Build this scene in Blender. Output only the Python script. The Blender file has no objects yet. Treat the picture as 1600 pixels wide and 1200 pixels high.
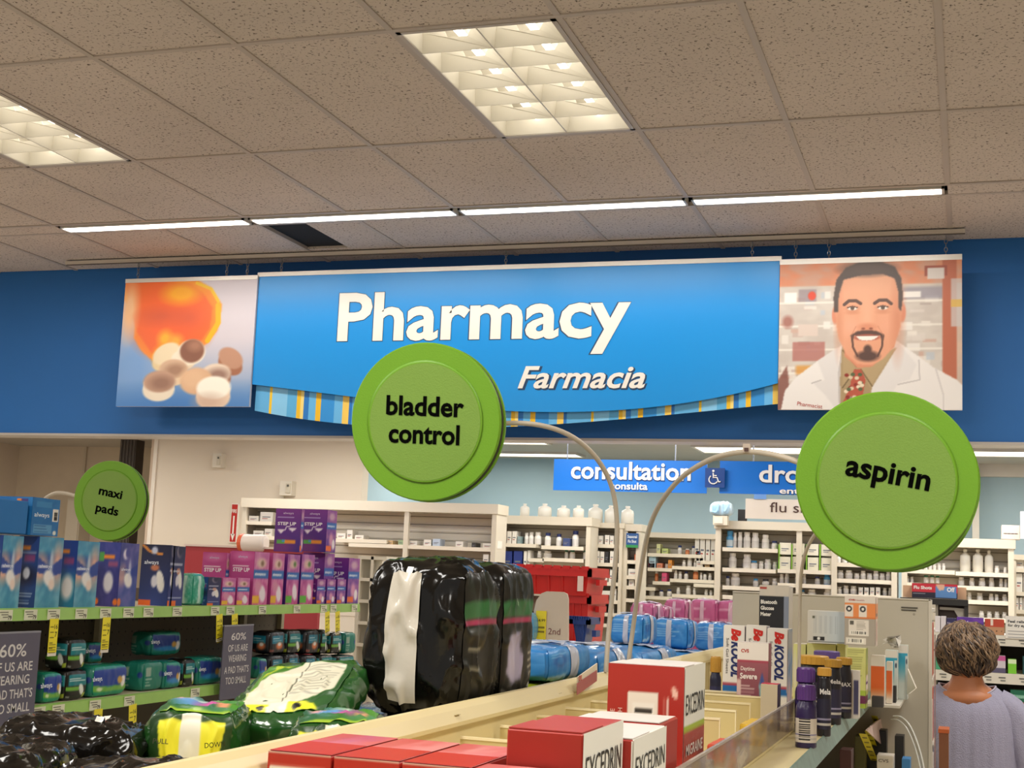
import bpy, math, random
import numpy as np
from mathutils import Vector, Matrix, noise

sc = bpy.context.scene
COL = sc.collection
random.seed(7)
# ------------------------------------------------------------------ camera
F = 2170.7; YAW = .3209; PIT = .1372; ROL = .0421; CZ = 1.62
_f = np.array([-math.sin(YAW)*math.cos(PIT), math.cos(YAW)*math.cos(PIT), math.sin(PIT)])
_r0 = np.array([math.cos(YAW), math.sin(YAW), 0.]); _u0 = np.cross(_r0, _f)
_r = math.cos(ROL)*_r0+math.sin(ROL)*_u0; _u = -math.sin(ROL)*_r0+math.cos(ROL)*_u0
EYE = np.array([0., 0., CZ])
cam = bpy.data.objects.new('camera', bpy.data.cameras.new('camera')); COL.objects.link(cam)
cam.data.sensor_width = 36; cam.data.lens = F/1600*36; cam.data.clip_start = .05; cam.data.clip_end = 100
cam.matrix_world = Matrix([[_r[0], _u[0], -_f[0], 0], [_r[1], _u[1], -_f[1], 0], [_r[2], _u[2], -_f[2], CZ], [0, 0, 0, 1]])
sc.camera = cam

def ray(x, y): return _f+_r*(x-800)/F-_u*(y-600)/F
def pY(x, y, Y): d = ray(x, y); return Vector(EYE+d*Y/d[1])
def pX(x, y, X): d = ray(x, y); return Vector(EYE+d*X/d[0])
def pZ(x, y, Z): d = ray(x, y); return Vector(EYE+d*(Z-CZ)/d[2])
def pD(x, y, D): return Vector(EYE+ray(x, y)*D)

# ------------------------------------------------------------------ world, lights, exposure
sc.view_settings.view_transform = 'Standard'; sc.view_settings.look = 'None'
sc.view_settings.gamma = 1; sc.view_settings.use_curve_mapping = False
sc.view_settings.exposure = 0.0
sc.cycles.use_denoising = True
sc.cycles.max_bounces = 8; sc.cycles.diffuse_bounces = 4; sc.cycles.glossy_bounces = 3
sc.cycles.transparent_max_bounces = 12; sc.cycles.transmission_bounces = 4
sc.cycles.sample_clamp_indirect = 4; sc.cycles.caustics_reflective = False; sc.cycles.caustics_refractive = False
w = bpy.data.worlds.new('world'); sc.world = w; w.use_nodes = True
w.node_tree.nodes['Background'].inputs[0].default_value = (1, .95, .89, 1)
w.node_tree.nodes['Background'].inputs[1].default_value = .5

def area(name, loc, sx, sy, power, col=(1, .965, .90), rot=(0, 0, 0)):
    l = bpy.data.lights.new(name, 'AREA'); l.shape = 'RECTANGLE'; l.size = sx; l.size_y = sy; l.energy = power; l.color = col
    o = bpy.data.objects.new(name, l); o.location = loc; o.rotation_euler = rot; COL.objects.link(o); return o

T = .6096; CX0 = -3.1394; CEIL = 3.49
def cx(c): return CX0+c*T
ROWS = [.609-.61, .609, 1.828, 3.047, 4.266, 5.485, 6.515]
# lamps inside the two troffers in view, and the same fixtures further along the shop
area('troffer_lamp', (cx(2.5), 4.875, CEIL+.112), .5, 1.1, 2.2)
area('troffer_lamp', (cx(-1.5), 4.875, CEIL+.112), .5, 1.1, 2.2)
for lx_, ly_ in ((cx(6.5), 4.9), (cx(2.5), 1.2), (cx(6.5), 1.2), (cx(-1.5), 1.2), (cx(-5.5), 4.9), (cx(-5.5), 1.2), (cx(2.5), -2.4), (cx(6.5), -2.4)):
    area('shop_light', (lx_, ly_, CEIL-.02), .56, 1.16, 54)
# wall washing strips in front of the big sign
for k in range(4):
    area('strip_lamp', (cx(-3+2*k)+.61+.0, 6.592, CEIL+.008), 1.15, .035, 8, (1, .97, .92), (.6, 0, 0))
# added lamps under the pharmacy ceiling, brightening the bays and the blue wall
for lx_, ly_, sx, sy, p_ in [(x, 8.0, 1.2, .3, 24) for x in (-4.6, -2.2, 0, 1.6)]+[(x, 9.15, 1.2, .3, 24) for x in (-7.2, -4.6, -2.2, 0, 1.6)]+[(x, 10.9, 1.2, .6, 24) for x in (-3.6, -1.2, 1.2)]:
    area('pharmacy_fill_lamp', (lx_, ly_, 2.67), sx, sy, p_, (1, .96, .9))

# ------------------------------------------------------------------ materials
def lin(c):
    if isinstance(c, str):
        c = c.lstrip('#'); c = [int(c[i:i+2], 16)/255 for i in (0, 2, 4)]
    return tuple((x/12.92 if x <= .04045 else ((x+.055)/1.055)**2.4) for x in c)
_M = {}
def mat(name, col='#888888', rough=.5, metal=0, var=.06, scale=8, bump=0, bscale=60, emit=0, coat=0, alpha=1, trans=0, ecol=None, spec=.5, aniso=None):
    if name in _M: return _M[name]
    m = bpy.data.materials.new(name); m.use_nodes = True; nt = m.node_tree; N = nt.nodes; L = nt.links
    b = N['Principled BSDF']; c = lin(col)
    b.inputs['Roughness'].default_value = rough; b.inputs['Metallic'].default_value = metal
    b.inputs['Coat Weight'].default_value = coat; b.inputs['Alpha'].default_value = alpha
    b.inputs['Transmission Weight'].default_value = trans; b.inputs['Specular IOR Level'].default_value = spec
    tc = N.new('ShaderNodeTexCoord')
    nz = N.new('ShaderNodeTexNoise'); nz.inputs['Scale'].default_value = scale; nz.inputs['Detail'].default_value = 3
    L.new(tc.outputs['Object'], nz.inputs['Vector'])
    mx = N.new('ShaderNodeMix'); mx.data_type = 'RGBA'
    mx.inputs['A'].default_value = (*[x*(1-var) for x in c], 1); mx.inputs['B'].default_value = (*[min(1, x*(1+var)) for x in c], 1)
    L.new(nz.outputs['Fac'], mx.inputs['Factor']); L.new(mx.outputs['Result'], b.inputs['Base Color'])
    if bump:
        n2 = N.new('ShaderNodeTexNoise'); n2.inputs['Scale'].default_value = bscale; n2.inputs['Detail'].default_value = 4
        if aniso:
            mp = N.new('ShaderNodeMapping'); mp.inputs['Scale'].default_value = aniso
            L.new(tc.outputs['Object'], mp.inputs['Vector']); L.new(mp.outputs['Vector'], n2.inputs['Vector'])
        else: L.new(tc.outputs['Object'], n2.inputs['Vector'])
        bp = N.new('ShaderNodeBump'); bp.inputs['Strength'].default_value = bump; bp.inputs['Distance'].default_value = .01
        L.new(n2.outputs['Fac'], bp.inputs['Height']); L.new(bp.outputs['Normal'], b.inputs['Normal'])
    if emit:
        b.inputs['Emission Color'].default_value = (*(lin(ecol) if ecol else c), 1); b.inputs['Emission Strength'].default_value = emit
    _M[name] = m; return m
def K(hexcol, rough=.45, **k): return mat('colour_'+hexcol.strip('#')+('_%02d' % int(rough*100)), hexcol, rough, var=.03, **k)

def print_mat():
    if 'print' in _M: return _M['print']
    m = bpy.data.materials.new('printed_picture'); m.use_nodes = True; N = m.node_tree.nodes; L = m.node_tree.links
    a = N.new('ShaderNodeVertexColor'); a.layer_name = 'Col'
    L.new(a.outputs['Color'], N['Principled BSDF'].inputs['Base Color']); N['Principled BSDF'].inputs['Roughness'].default_value = .42
    _M['print'] = m; return m

def speckle_mat():
    m = bpy.data.materials.new('mineral_fibre_tile'); m.use_nodes = True; N = m.node_tree.nodes; L = m.node_tree.links; b = N['Principled BSDF']
    b.inputs['Roughness'].default_value = .95; b.inputs['Specular IOR Level'].default_value = .1
    g = N.new('ShaderNodeNewGeometry')
    n1 = N.new('ShaderNodeTexNoise'); n1.inputs['Scale'].default_value = 85; n1.inputs['Detail'].default_value = 2; n1.inputs['Distortion'].default_value = .6
    n2 = N.new('ShaderNodeTexNoise'); n2.inputs['Scale'].default_value = 1.3
    r = N.new('ShaderNodeValToRGB'); r.color_ramp.elements[0].position = .30; r.color_ramp.elements[1].position = .42
    r.color_ramp.elements[0].color = (*lin('#6a5f56'), 1); r.color_ramp.elements[1].color = (*lin('#d6c9be'), 1)
    L.new(g.outputs['Position'], n1.inputs['Vector']); L.new(g.outputs['Position'], n2.inputs['Vector'])
    mx = N.new('ShaderNodeMix'); mx.data_type = 'RGBA'; mx.blend_type = 'MULTIPLY'; mx.inputs['Factor'].default_value = .25
    L.new(n1.outputs['Fac'], r.inputs['Fac']); L.new(r.outputs['Color'], mx.inputs['A']); L.new(n2.outputs['Fac'], mx.inputs['B'])
    L.new(mx.outputs['Result'], b.inputs['Base Color'])
    bp = N.new('ShaderNodeBump'); bp.inputs['Strength'].default_value = .35; bp.inputs['Distance'].default_value = .003
    L.new(n1.outputs['Fac'], bp.inputs['Height']); L.new(bp.outputs['Normal'], b.inputs['Normal'])
    return m

# ------------------------------------------------------------------ mesh helpers
ROOTM = {}
class MB:
    def __init__(s): s.v = []; s.f = []; s.m = []; s.mats = []
    def mi(s, m):
        if m not in s.mats: s.mats.append(m)
        return s.mats.index(m)
    def add(s, vs, fs, m):
        o = len(s.v); s.v += [tuple(x) for x in vs]; k = s.mi(m)
        for f in fs: s.f.append(tuple(i+o for i in f)); s.m.append(k)
    def box(s, a, b, m, faces=None):
        x0, y0, z0 = a; x1, y1, z1 = b
        if x0 > x1: x0, x1 = x1, x0
        if y0 > y1: y0, y1 = y1, y0
        if z0 > z1: z0, z1 = z1, z0
        vs = [(x0, y0, z0), (x1, y0, z0), (x1, y1, z0), (x0, y1, z0), (x0, y0, z1), (x1, y0, z1), (x1, y1, z1), (x0, y1, z1)]
        fd = {'-Z': (3, 2, 1, 0), '+Z': (4, 5, 6, 7), '-Y': (0, 1, 5, 4), '+X': (1, 2, 6, 5), '+Y': (2, 3, 7, 6), '-X': (3, 0, 4, 7)}
        o = len(s.v); s.v += vs
        for k, f in fd.items():
            s.f.append(tuple(i+o for i in f)); s.m.append(s.mi((faces or {}).get(k, m)))
    def prism(s, pts, n, m, m2=None):
        """pts: 3-D outline, extruded along vector n"""
        k = len(pts); n = Vector(n); a = [Vector(p) for p in pts]; b = [p+n for p in a]
        s.add(a+b, [tuple(range(k)), tuple(range(2*k-1, k-1, -1))], m)
        s.add(a+b, [(i, i+k, (i+1) % k+k, (i+1) % k) for i in range(k)], m2 or m)
    def lathe(s, prof, c, m, seg=16, ax=None):
        c = Vector(c); R = ax or Matrix.Identity(3); vs = []
        for r, z in prof:
            for i in range(seg):
                t = 2*math.pi*i/seg; vs.append(c+R @ Vector((r*math.cos(t), r*math.sin(t), z)))
        fs = [(j*seg+i, j*seg+(i+1) % seg, (j+1)*seg+(i+1) % seg, (j+1)*seg+i) for j in range(len(prof)-1) for i in range(seg)]
        s.add(vs, fs, m)
        o = len(s.v)-len(vs); k = s.mi(m)
        s.f.append(tuple(o+i for i in range(seg-1, -1, -1))); s.m.append(k)
        s.f.append(tuple(o+(len(prof)-1)*seg+i for i in range(seg))); s.m.append(k)
    def tube(s, path, r, m, seg=8):
        P = [Vector(p) for p in path]; vs = []; n = len(P); up = Vector((0, 0, 1))
        rr = r if isinstance(r, (list, tuple)) else [r]*n
        prev = None
        for i, p in enumerate(P):
            t = (P[min(i+1, n-1)]-P[max(i-1, 0)]).normalized()
            a = prev if prev is not None else (up if abs(t.z) < .9 else Vector((1, 0, 0)))
            a = (a-t*a.dot(t)).normalized(); prev = a; b = t.cross(a)
            for j in range(seg):
                q = 2*math.pi*j/seg; vs.append(p+a*math.cos(q)*rr[i]+b*math.sin(q)*rr[i])
        fs = [(i*seg+j, i*seg+(j+1) % seg, (i+1)*seg+(j+1) % seg, (i+1)*seg+j) for i in range(n-1) for j in range(seg)]
        s.add(vs, fs, m); o = len(s.v)-len(vs); k = s.mi(m)
        s.f.append(tuple(o+j for j in range(seg-1, -1, -1))); s.m.append(k); s.f.append(tuple(o+(n-1)*seg+j for j in range(seg))); s.m.append(k)
    def text(s, txt, o, ux, uy, h, m, align='C', bold=.0, shear=0, width=None, lift=0, squash=1):
        """cap height h; o = baseline point (left, centre or right)"""
        V, Fc, W = glyphs(txt, bold, shear); ux = Vector(ux).normalized(); uy = Vector(uy).normalized(); n = ux.cross(uy)
        k = h/.73; kx = k*squash if width is None else width/W; off = {'L': 0, 'C': -W/2, 'R': -W}[align]
        o = Vector(o)+n*lift
        s.add([o+ux*(x+off)*kx+uy*y*k for x, y in V], Fc, m)
    def build(s, name, parent=None, smooth=False, local=False):
        if parent is not None and parent in ROOTM and not local:
            Mi = ROOTM[parent]; vs = [Mi @ Vector(v) for v in s.v]
        else: vs = s.v
        me = bpy.data.meshes.new(name); me.from_pydata([tuple(v) for v in vs], [], s.f)
        for m in s.mats: me.materials.append(m)
        me.polygons.foreach_set('material_index', s.m)
        if smooth: me.polygons.foreach_set('use_smooth', [len(f) < 5 for f in s.f])
        me.validate(); me.update()
        return link(name, me, parent)
def link(name, me, parent=None):
    ob = bpy.data.objects.new(name, me); COL.objects.link(ob)
    if parent is not None:
        ob.parent = parent
        if parent in ROOTM: ROOTM[ob] = ROOTM[parent]
    return ob
_G = {}
def glyphs(txt, bold=0, shear=0):
    k = (txt, bold, shear)
    if k in _G: return _G[k]
    c = bpy.data.curves.new('t', 'FONT'); c.body = txt; c.offset = bold; c.shear = shear; c.resolution_u = 3
    o = bpy.data.objects.new('t', c); COL.objects.link(o); bpy.context.view_layer.update()
    ev = o.evaluated_get(bpy.context.evaluated_depsgraph_get()); me = ev.to_mesh()
    V = [(v.co.x, v.co.y) for v in me.vertices]; Fc = [tuple(p.vertices) for p in me.polygons]
    ev.to_mesh_clear(); bpy.data.objects.remove(o); bpy.data.curves.remove(c)
    x0 = min(v[0] for v in V); V = [(x-x0, y) for x, y in V]; _G[k] = (V, Fc, max(v[0] for v in V)); return _G[k]

def thing(name, label, cat, loc=(0, 0, 0), rz=0, group=None, rot=None):
    o = bpy.data.objects.new(name, None); COL.objects.link(o); o.empty_display_size = .05
    o.location = loc; o.rotation_euler = rot or (0, 0, rz); o['label'] = label; o['category'] = cat
    if group: o['group'] = group
    Mw = Matrix.Translation(Vector(loc)) @ o.rotation_euler.to_matrix().to_4x4()
    ROOTM[o] = Mw.inverted(); return o
def tag(o, label, cat, group=None, kind=None):
    o['label'] = label; o['category'] = cat
    if group: o['group'] = group
    if kind: o['kind'] = kind
    return o
def struct(name, mb, parent=None):
    o = mb.build(name, parent)
    if parent is None: o['kind'] = 'structure'
    return o
ORD = ['first', 'second', 'third', 'fourth', 'fifth', 'sixth', 'seventh', 'eighth', 'ninth', 'tenth', 'eleventh', 'twelfth', 'thirteenth', 'fourteenth', 'fifteenth', 'sixteenth', 'seventeenth', 'eighteenth', 'nineteenth', 'twentieth']

# ------------------------------------------------------------------ painted prints (colour per vertex on a fine grid)
class Paint:
    def __init__(s, w, h, col='#ffffff'):
        s.w = w; s.h = h; s.a = np.zeros((h, w, 3)); s.a[:] = s.c(col)
        s.u, s.v = np.meshgrid((np.arange(w)+.5)/w, (np.arange(h)+.5)/h)
        s.asp = w/h
    def c(s, x):
        if isinstance(x, str): x = x.lstrip('#'); return np.array([int(x[i:i+2], 16)/255 for i in (0, 2, 4)])
        return np.array(x)
    def mix(s, k, col): s.a = s.a*(1-k[..., None])+s.c(col)*k[..., None]
    def ell(s, cu, cv, ru, rv, col, soft=.06, rot=0, op=1):
        x = (s.u-cu)*s.asp; y = s.v-cv; t = math.radians(rot); X = x*math.cos(t)+y*math.sin(t); Y = -x*math.sin(t)+y*math.cos(t)
        d = np.sqrt((X/(ru*s.asp))**2+(Y/rv)**2); s.mix(np.clip((1+soft-d)/(2*soft), 0, 1)*op, col); return s
    def rect(s, u0, v0, u1, v1, col, soft=.004, op=1):
        k = np.clip((s.u-u0)/soft+.5, 0, 1)*np.clip((u1-s.u)/soft+.5, 0, 1)*np.clip((s.v-v0)/soft+.5, 0, 1)*np.clip((v1-s.v)/soft+.5, 0, 1)
        s.mix(k*op, col); return s
    def poly(s, pts, col, op=1, blur=1):
        ins = np.zeros(s.u.shape, bool); n = len(pts)
        for i in range(n):
            x1, y1 = pts[i]; x2, y2 = pts[(i+1) % n]
            if y1 == y2: continue
            ins ^= ((y1 > s.v) != (y2 > s.v)) & (s.u < (x2-x1)*(s.v-y1)/(y2-y1)+x1)
        k = ins.astype(float)
        for _ in range(blur):
            p = np.pad(k, 1, mode='edge'); k = (p[1:-1, 1:-1]*4+p[:-2, 1:-1]+p[2:, 1:-1]+p[1:-1, :-2]+p[1:-1, 2:])/8
        s.mix(k*op, col); return s
    def grad(s, c0, c1, ax='v', lo=0, hi=1, op=1):
        t = np.clip(((s.v if ax == 'v' else s.u)-lo)/(hi-lo), 0, 1)[..., None]
        s.a = s.a*(1-op)+(s.c(c0)*(1-t)+s.c(c1)*t)*op; return s
    def line(s, pts, wdt, col, op=1):
        d = np.full(s.u.shape, 9.)
        for (x1, y1), (x2, y2) in zip(pts[:-1], pts[1:]):
            ax, ay = (s.u-x1)*s.asp, s.v-y1; bx, by = (x2-x1)*s.asp, y2-y1
            t = np.clip((ax*bx+ay*by)/(bx*bx+by*by+1e-9), 0, 1); d = np.minimum(d, np.hypot(ax-t*bx, ay-t*by))
        s.mix(np.clip((wdt-d)/(.4*wdt+1e-4)+.5, 0, 1)*op, col); return s
    def smoke(s, col, seed, amt=.6, sc_=3.):
        r = np.random.RandomState(seed); k = np.zeros(s.u.shape)
        for i in range(6):
            f = sc_*(1+i*.8); a, b, p, q = r.rand(4)*6.28
            k += np.sin(s.u*f*math.cos(a)*3+s.v*f*math.sin(a)*3+p+1.5*np.sin(s.v*f*2+q))/(1+i*.5)
        k = np.clip(.5+k*.35, 0, 1); s.mix(k*amt, col); return s
    def lines(s, u0, u1, v0, v1, n, col, seed=0, th=.35, op=.8):
        r = random.Random(seed)
        for i in range(n):
            v = v1-(v1-v0)*(i+.5)/n; h = (v1-v0)/n*th/2; s.rect(u0, v-h, u0+(u1-u0)*r.uniform(.6, 1), v+h, col, .003, op)
        return s
    def bars(s, u0, v0, u1, v1, seed=1, ax='u', col='#181410', bg='#efe9dc'):
        s.rect(u0, v0, u1, v1, bg); r = random.Random(seed); t = .06
        while t < .92:
            k = r.uniform(.02, .07)
            if ax == 'u': s.rect(u0+(u1-u0)*t, v0+(v1-v0)*.15, u0+(u1-u0)*(t+k), v1-(v1-v0)*.1, col, .002)
            else: s.rect(u0+(u1-u0)*.15, v0+(v1-v0)*t, u1-(u1-u0)*.1, v0+(v1-v0)*(t+k), col, .002)
            t += k+r.uniform(.02, .05)
        return s
    def mesh(s, name, fn):
        """fn(u array, v array) -> xyz arrays"""
        h, w = s.h, s.w; uu, vv = np.meshgrid(np.linspace(0, 1, w), np.linspace(0, 1, h))
        P = fn(uu, vv).reshape(-1, 3); i = np.arange((h-1)*(w-1)); a = (i//(w-1))*w+i % (w-1)
        Q = np.stack([a, a+1, a+w+1, a+w], 1)
        me = bpy.data.meshes.new(name); me.vertices.add(len(P)); me.vertices.foreach_set('co', P.ravel())
        me.loops.add(len(Q)*4); me.loops.foreach_set('vertex_index', Q.ravel()); me.polygons.add(len(Q))
        me.polygons.foreach_set('loop_start', np.arange(len(Q))*4); me.polygons.foreach_set('use_smooth', [True]*len(Q))
        me.update(calc_edges=True)
        ca = me.color_attributes.new('Col', 'FLOAT_COLOR', 'POINT'); c = np.ones((h*w, 4)); x = s.a.reshape(-1, 3)
        c[:, :3] = np.where(x <= .04045, x/12.92, ((x+.055)/1.055)**2.4); ca.data.foreach_set('color', c.ravel())
        me.materials.append(print_mat()); return me
    def quad(s, name, parent, p00, p10, p11, p01, lift=0.):
        A = [np.array(p) for p in (p00, p10, p11, p01)]; n = np.cross(A[1]-A[0], A[3]-A[0]); n = n/np.linalg.norm(n)*lift
        Mi = ROOTM.get(parent)
        def fn(u, v):
            u = u[..., None]; v = v[..., None]
            P = (A[0]*(1-u)*(1-v)+A[1]*u*(1-v)+A[2]*u*v+A[3]*(1-u)*v+n)
            if Mi is not None: m = np.array(Mi); P = P @ m[:3, :3].T+m[:3, 3]
            return P
        return link(name, s.mesh(name, fn), parent)

def face_pts(lo, hi, f):
    (x0, y0, z0), (x1, y1, z1) = lo, hi
    return {'-Y': ((x0, y0, z0), (x1, y0, z0), (x1, y0, z1), (x0, y0, z1)), '+X': ((x1, y0, z0), (x1, y1, z0), (x1, y1, z1), (x1, y0, z1)),
            '+Z': ((x0, y0, z1), (x1, y0, z1), (x1, y1, z1), (x0, y1, z1)), '-X': ((x0, y1, z0), (x0, y0, z0), (x0, y0, z1), (x0, y1, z1))}[f]

def carton(name, label, cat, lo, hi, col, arts=(), texts=(), group=None, faces=None, rot=0, edge=None):
    """a folding carton: body with bevelled look, tuck flap line, printed faces and lettering"""
    lo = Vector(lo); hi = Vector(hi); c = Vector(((lo.x+hi.x)/2, (lo.y+hi.y)/2, lo.z)); a = lo-c; b = hi-c
    t = thing(name, label, cat, c, rot, group)
    m = MB(); fm = {k: K(v) for k, v in (faces or {}).items()}; m.box(a, b, K(col), fm)
    body = m.build('carton_body', t, local=True)
    mo = body.modifiers.new('b', 'BEVEL'); mo.width = min((b-a))*.025; mo.segments = 1
    m = MB(); e = .0006; d = min(b-a)
    # tuck flap proud of the lid
    m.box((a.x+e*2, a.y+e*2, b.z), (b.x-e*2, a.y+(b.y-a.y)*.5, b.z+.0012), fm.get('+Z', K(edge or col)))
    m.build('tuck_flap', t, local=True)
    old = ROOTM.pop(t)
    for f, P in arts:
        q = face_pts(a, b, f); P.quad('printed_face', t, *q, lift=.0008)
    if texts:
        m = MB()
        for f, txt, u, v, h, colr, kw in texts:
            p00, p10, p11, p01 = [Vector(p) for p in face_pts(a, b, f)]
            ux, uy = (p10-p00), (p01-p00); kw = dict(kw); o = p00+ux*u+uy*v
            if 'wf' in kw: kw['width'] = kw.pop('wf')*(ux.length if not kw.get('turn') else uy.length)
            turn = kw.pop('turn', 0)
            if turn: ux, uy = (uy, -ux) if turn > 0 else (-uy, ux)
            hh = h*(p01-p00).length if not turn else h*(p10-p00).length
            m.text(txt, o, ux, uy, hh, K(colr), lift=.0016, **kw)
        m.build('lettering', t, local=True)
    ROOTM[t] = old
    return t

# ------------------------------------------------------------------ soft packs
def soft_pt(p, k, half, pinch, wr, seed, sag):
    q = Vector(p); n = (sum(abs(c)**k for c in q))**(1/k); q = q/n
    z = q.z; s = 1-pinch*abs(z)**3
    x, y = q.x*s, q.y*s
    P = Vector((x*half[0], y*half[1], z*half[2]))
    nn = Vector((q.x/half[0], q.y/half[1], q.z/half[2])).normalized()
    m = min(half)
    f = noise.noise(Vector((P.x*18+seed, P.y*18, P.z*9)))*.6
    r = 1-abs(noise.noise(Vector((P.x*30+seed*2, P.y*30, P.z*13+seed))))*2
    P = P+nn*(wr*(f+.8*max(0, r-.55)*2.2))
    P.z += half[2]+sag*math.sin(P.x/half[0]*2.2+seed)*half[2]
    return P, nn
FACES = {'-Y': lambda u, v: (2*u-1, -1, 2*v-1), '+X': lambda u, v: (1, 2*u-1, 2*v-1), '+Z': lambda u, v: (2*u-1, 2*v-1, 1),
         '+Y': lambda u, v: (1-2*u, 1, 2*v-1), '-X': lambda u, v: (-1, 1-2*u, 2*v-1), '-Z': lambda u, v: (2*u-1, 1-2*v, -1)}
def soft_pack(name, label, cat, base, size, col, group=None, k=7, pinch=.12, wr=.006, seed=0, n=20, arts=(), strips=(), rough=.22, rz=0, rot=None, sag=0, bump=.25, texts=()):
    """a film wrapped pack of soft goods. arts: (face, u0,u1,v0,v1, Paint or colour, part name)"""
    t = thing(name, label, cat, base, rz, group, rot); half = [s/2 for s in size]
    mt = mat('film_'+col.strip('#')+'_%d' % int(rough*100), col, rough, coat=.15 if rough < .2 else .35, spec=.3 if rough < .2 else .5, bump=bump, bscale=14, var=.12, scale=12)
    idx = {}; V = []; Fs = []
    for f, fn in FACES.items():
        g = {}
        for i in range(n+1):
            for j in range(n+1):
                p = fn(i/n, j/n); key = tuple(round(c, 4) for c in p)
                if key not in idx: idx[key] = len(V); V.append(soft_pt(p, k, half, pinch, wr, seed, sag)[0])
                g[i, j] = idx[key]
        for i in range(n):
            for j in range(n): Fs.append((g[i, j], g[i+1, j], g[i+1, j+1], g[i, j+1]))
    m = MB(); m.add(V, Fs, mt); m.build('film_wrap', t, smooth=True, local=True)
    def surf(f, u, v, lift):
        P, nn = soft_pt(FACES[f](u, v), k, half, pinch, wr, seed, sag); return P+nn*lift
    for f, u0, u1, v0, v1, P, nm in arts:
        if isinstance(P, str):
            w, h = 22, 26; m = MB(); vs = [surf(f, u0+(u1-u0)*i/w, v0+(v1-v0)*j/h, .0038) for j in range(h+1) for i in range(w+1)]
            m.add(vs, [(j*(w+1)+i, j*(w+1)+i+1, (j+1)*(w+1)+i+1, (j+1)*(w+1)+i) for j in range(h) for i in range(w)], mat('film_'+P.strip('#')+'_30', P, .3, coat=.4, bump=.2, bscale=14)); m.build(nm, t, smooth=True, local=True)
        else:
            def fn(uu, vv, f=f, u0=u0, u1=u1, v0=v0, v1=v1):
                out = np.zeros(uu.shape+(3,))
                for a in range(uu.shape[0]):
                    for b in range(uu.shape[1]): out[a, b] = surf(f, u0+(u1-u0)*uu[a, b], v0+(v1-v0)*vv[a, b], .0018)
                return out
            link(nm, P.mesh(nm, fn), t)
    if texts:
        m = MB()
        for f, txt, u, v, h, colr in texts:
            o = surf(f, u, v, .009); ux = (surf(f, min(1, u+.1), v, .006)-o); uy = (surf(f, u, min(1, v+.1), .006)-o)
            ux.normalize(); uy = (uy-ux*uy.dot(ux)); m.text(txt, o, ux, uy, h, K(colr), bold=.01)
        m.build('lettering', t, local=True)
    return t

# ================================================================== THE ROOM
m = MB(); m.box((-9, -4, -.05), (4.5, 14, 0), mat('vinyl_floor', '#cfc6b8', .35, var=.06, scale=3)); struct('floor', m)
tile_m = speckle_mat(); grid_m = mat('grid_enamel', '#b3a79c', .5, var=.03)
m = MB(); m.box((-9, -4, CEIL+.2), (4.5, 7.75, CEIL+.25), mat('plenum', '#3a3530', .9))
ceiling = struct('ceiling', m)
me_t = None
HX0, HX1, HY0, HY1 = -3.70, -3.48, 6.75, 7.28
def tile(x0, x1, y0, y1, sink=0):
    m = MB(); z = CEIL+.004+sink; m.box((x0+.012, y0+.012, z+.014), (x1-.012, y1-.012, z), tile_m)
    return m.build('ceiling_tile', ceiling)
mesh_cache = {}
for c in range(-9, 9):
    for r in range(len(ROWS)-1):
        if (c in (2, -2)) and r == 4: continue
        key = round(ROWS[r+1]-ROWS[r], 3)
        if key not in mesh_cache:
            m = MB(); m.box((.011, .011, 0), (T-.011, key-.011, .014), tile_m)
            o = m.build('ceiling_tile', ceiling); mesh_cache[key] = o.data; o.location = (cx(c), ROWS[r], CEIL+.005)
        else:
            o = link('ceiling_tile', mesh_cache[key], ceiling); o.location = (cx(c), ROWS[r], CEIL+.005)
    x0, x1 = cx(c), cx(c+1)
    if x0 < HX0 < x1 or abs(x0-HX0) < .1: # the tile with a piece missing
        tile(HX1, x1, 6.69, 7.6)
        m = MB(); m.box((x0+.01, HY1, CEIL+.005), (HX1+.012, 7.6, CEIL+.019), tile_m); m.build('ceiling_tile', ceiling)
        continue
    # behind the washing strips; two of them sag a little out of the grid
    tile(x0, x1, 6.69, 7.6, 0)
# T bars
m = MB()
for c in range(-9, 10): m.box((cx(c)-.012, -.1, CEIL), (cx(c)+.012, 6.515, CEIL+.02), grid_m); m.box((cx(c)-.012, 6.69, CEIL), (cx(c)+.012, 7.6, CEIL+.02), grid_m)
for y in ROWS+[6.69]: m.box((-8.6, y-.012, CEIL-.0008), (2.3, y+.012, CEIL+.02), grid_m)
m.build('grid_bars', ceiling)['kind'] = 'stuff'
m = MB(); m.box((-9, 6.515, CEIL+.001), (cx(-3), 6.69, CEIL+.02), tile_m); m.box((cx(5), 6.515, CEIL+.001), (4.5, 6.69, CEIL+.02), tile_m); m.build('filler_strip', ceiling)
m = MB(); m.box((-9, -4, CEIL+.001), (4.5, ROWS[0], CEIL+.02), tile_m); m.box((2.35, ROWS[0], CEIL+.001), (4.5, 7.6, CEIL+.02), tile_m); m.build('outer_ceiling_panel', ceiling)
# darkness above the missing piece, painted as a black box
m = MB(); m.box((HX0-.05, HY0-.02, CEIL+.02), (HX1+.02, HY1+.02, CEIL+.19), mat('void_shade_black', '#0c0a0a', .9)); 
o = m.build('dark_ceiling_void', ceiling)

# header wall above the pharmacy
blue = mat('header_blue_paint', '#1d69b4', .6, var=.03)
m = MB(); m.box((-9, 7.6, 2.412), (4.5, 7.75, CEIL+.2), blue); struct('wall_header', m)
m = MB(); m.box((-9, 7.588, 2.397), (4.5, 7.76, 2.412), mat('header_trim', '#b9b3ab', .4)); struct('trim_1', m)
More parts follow.
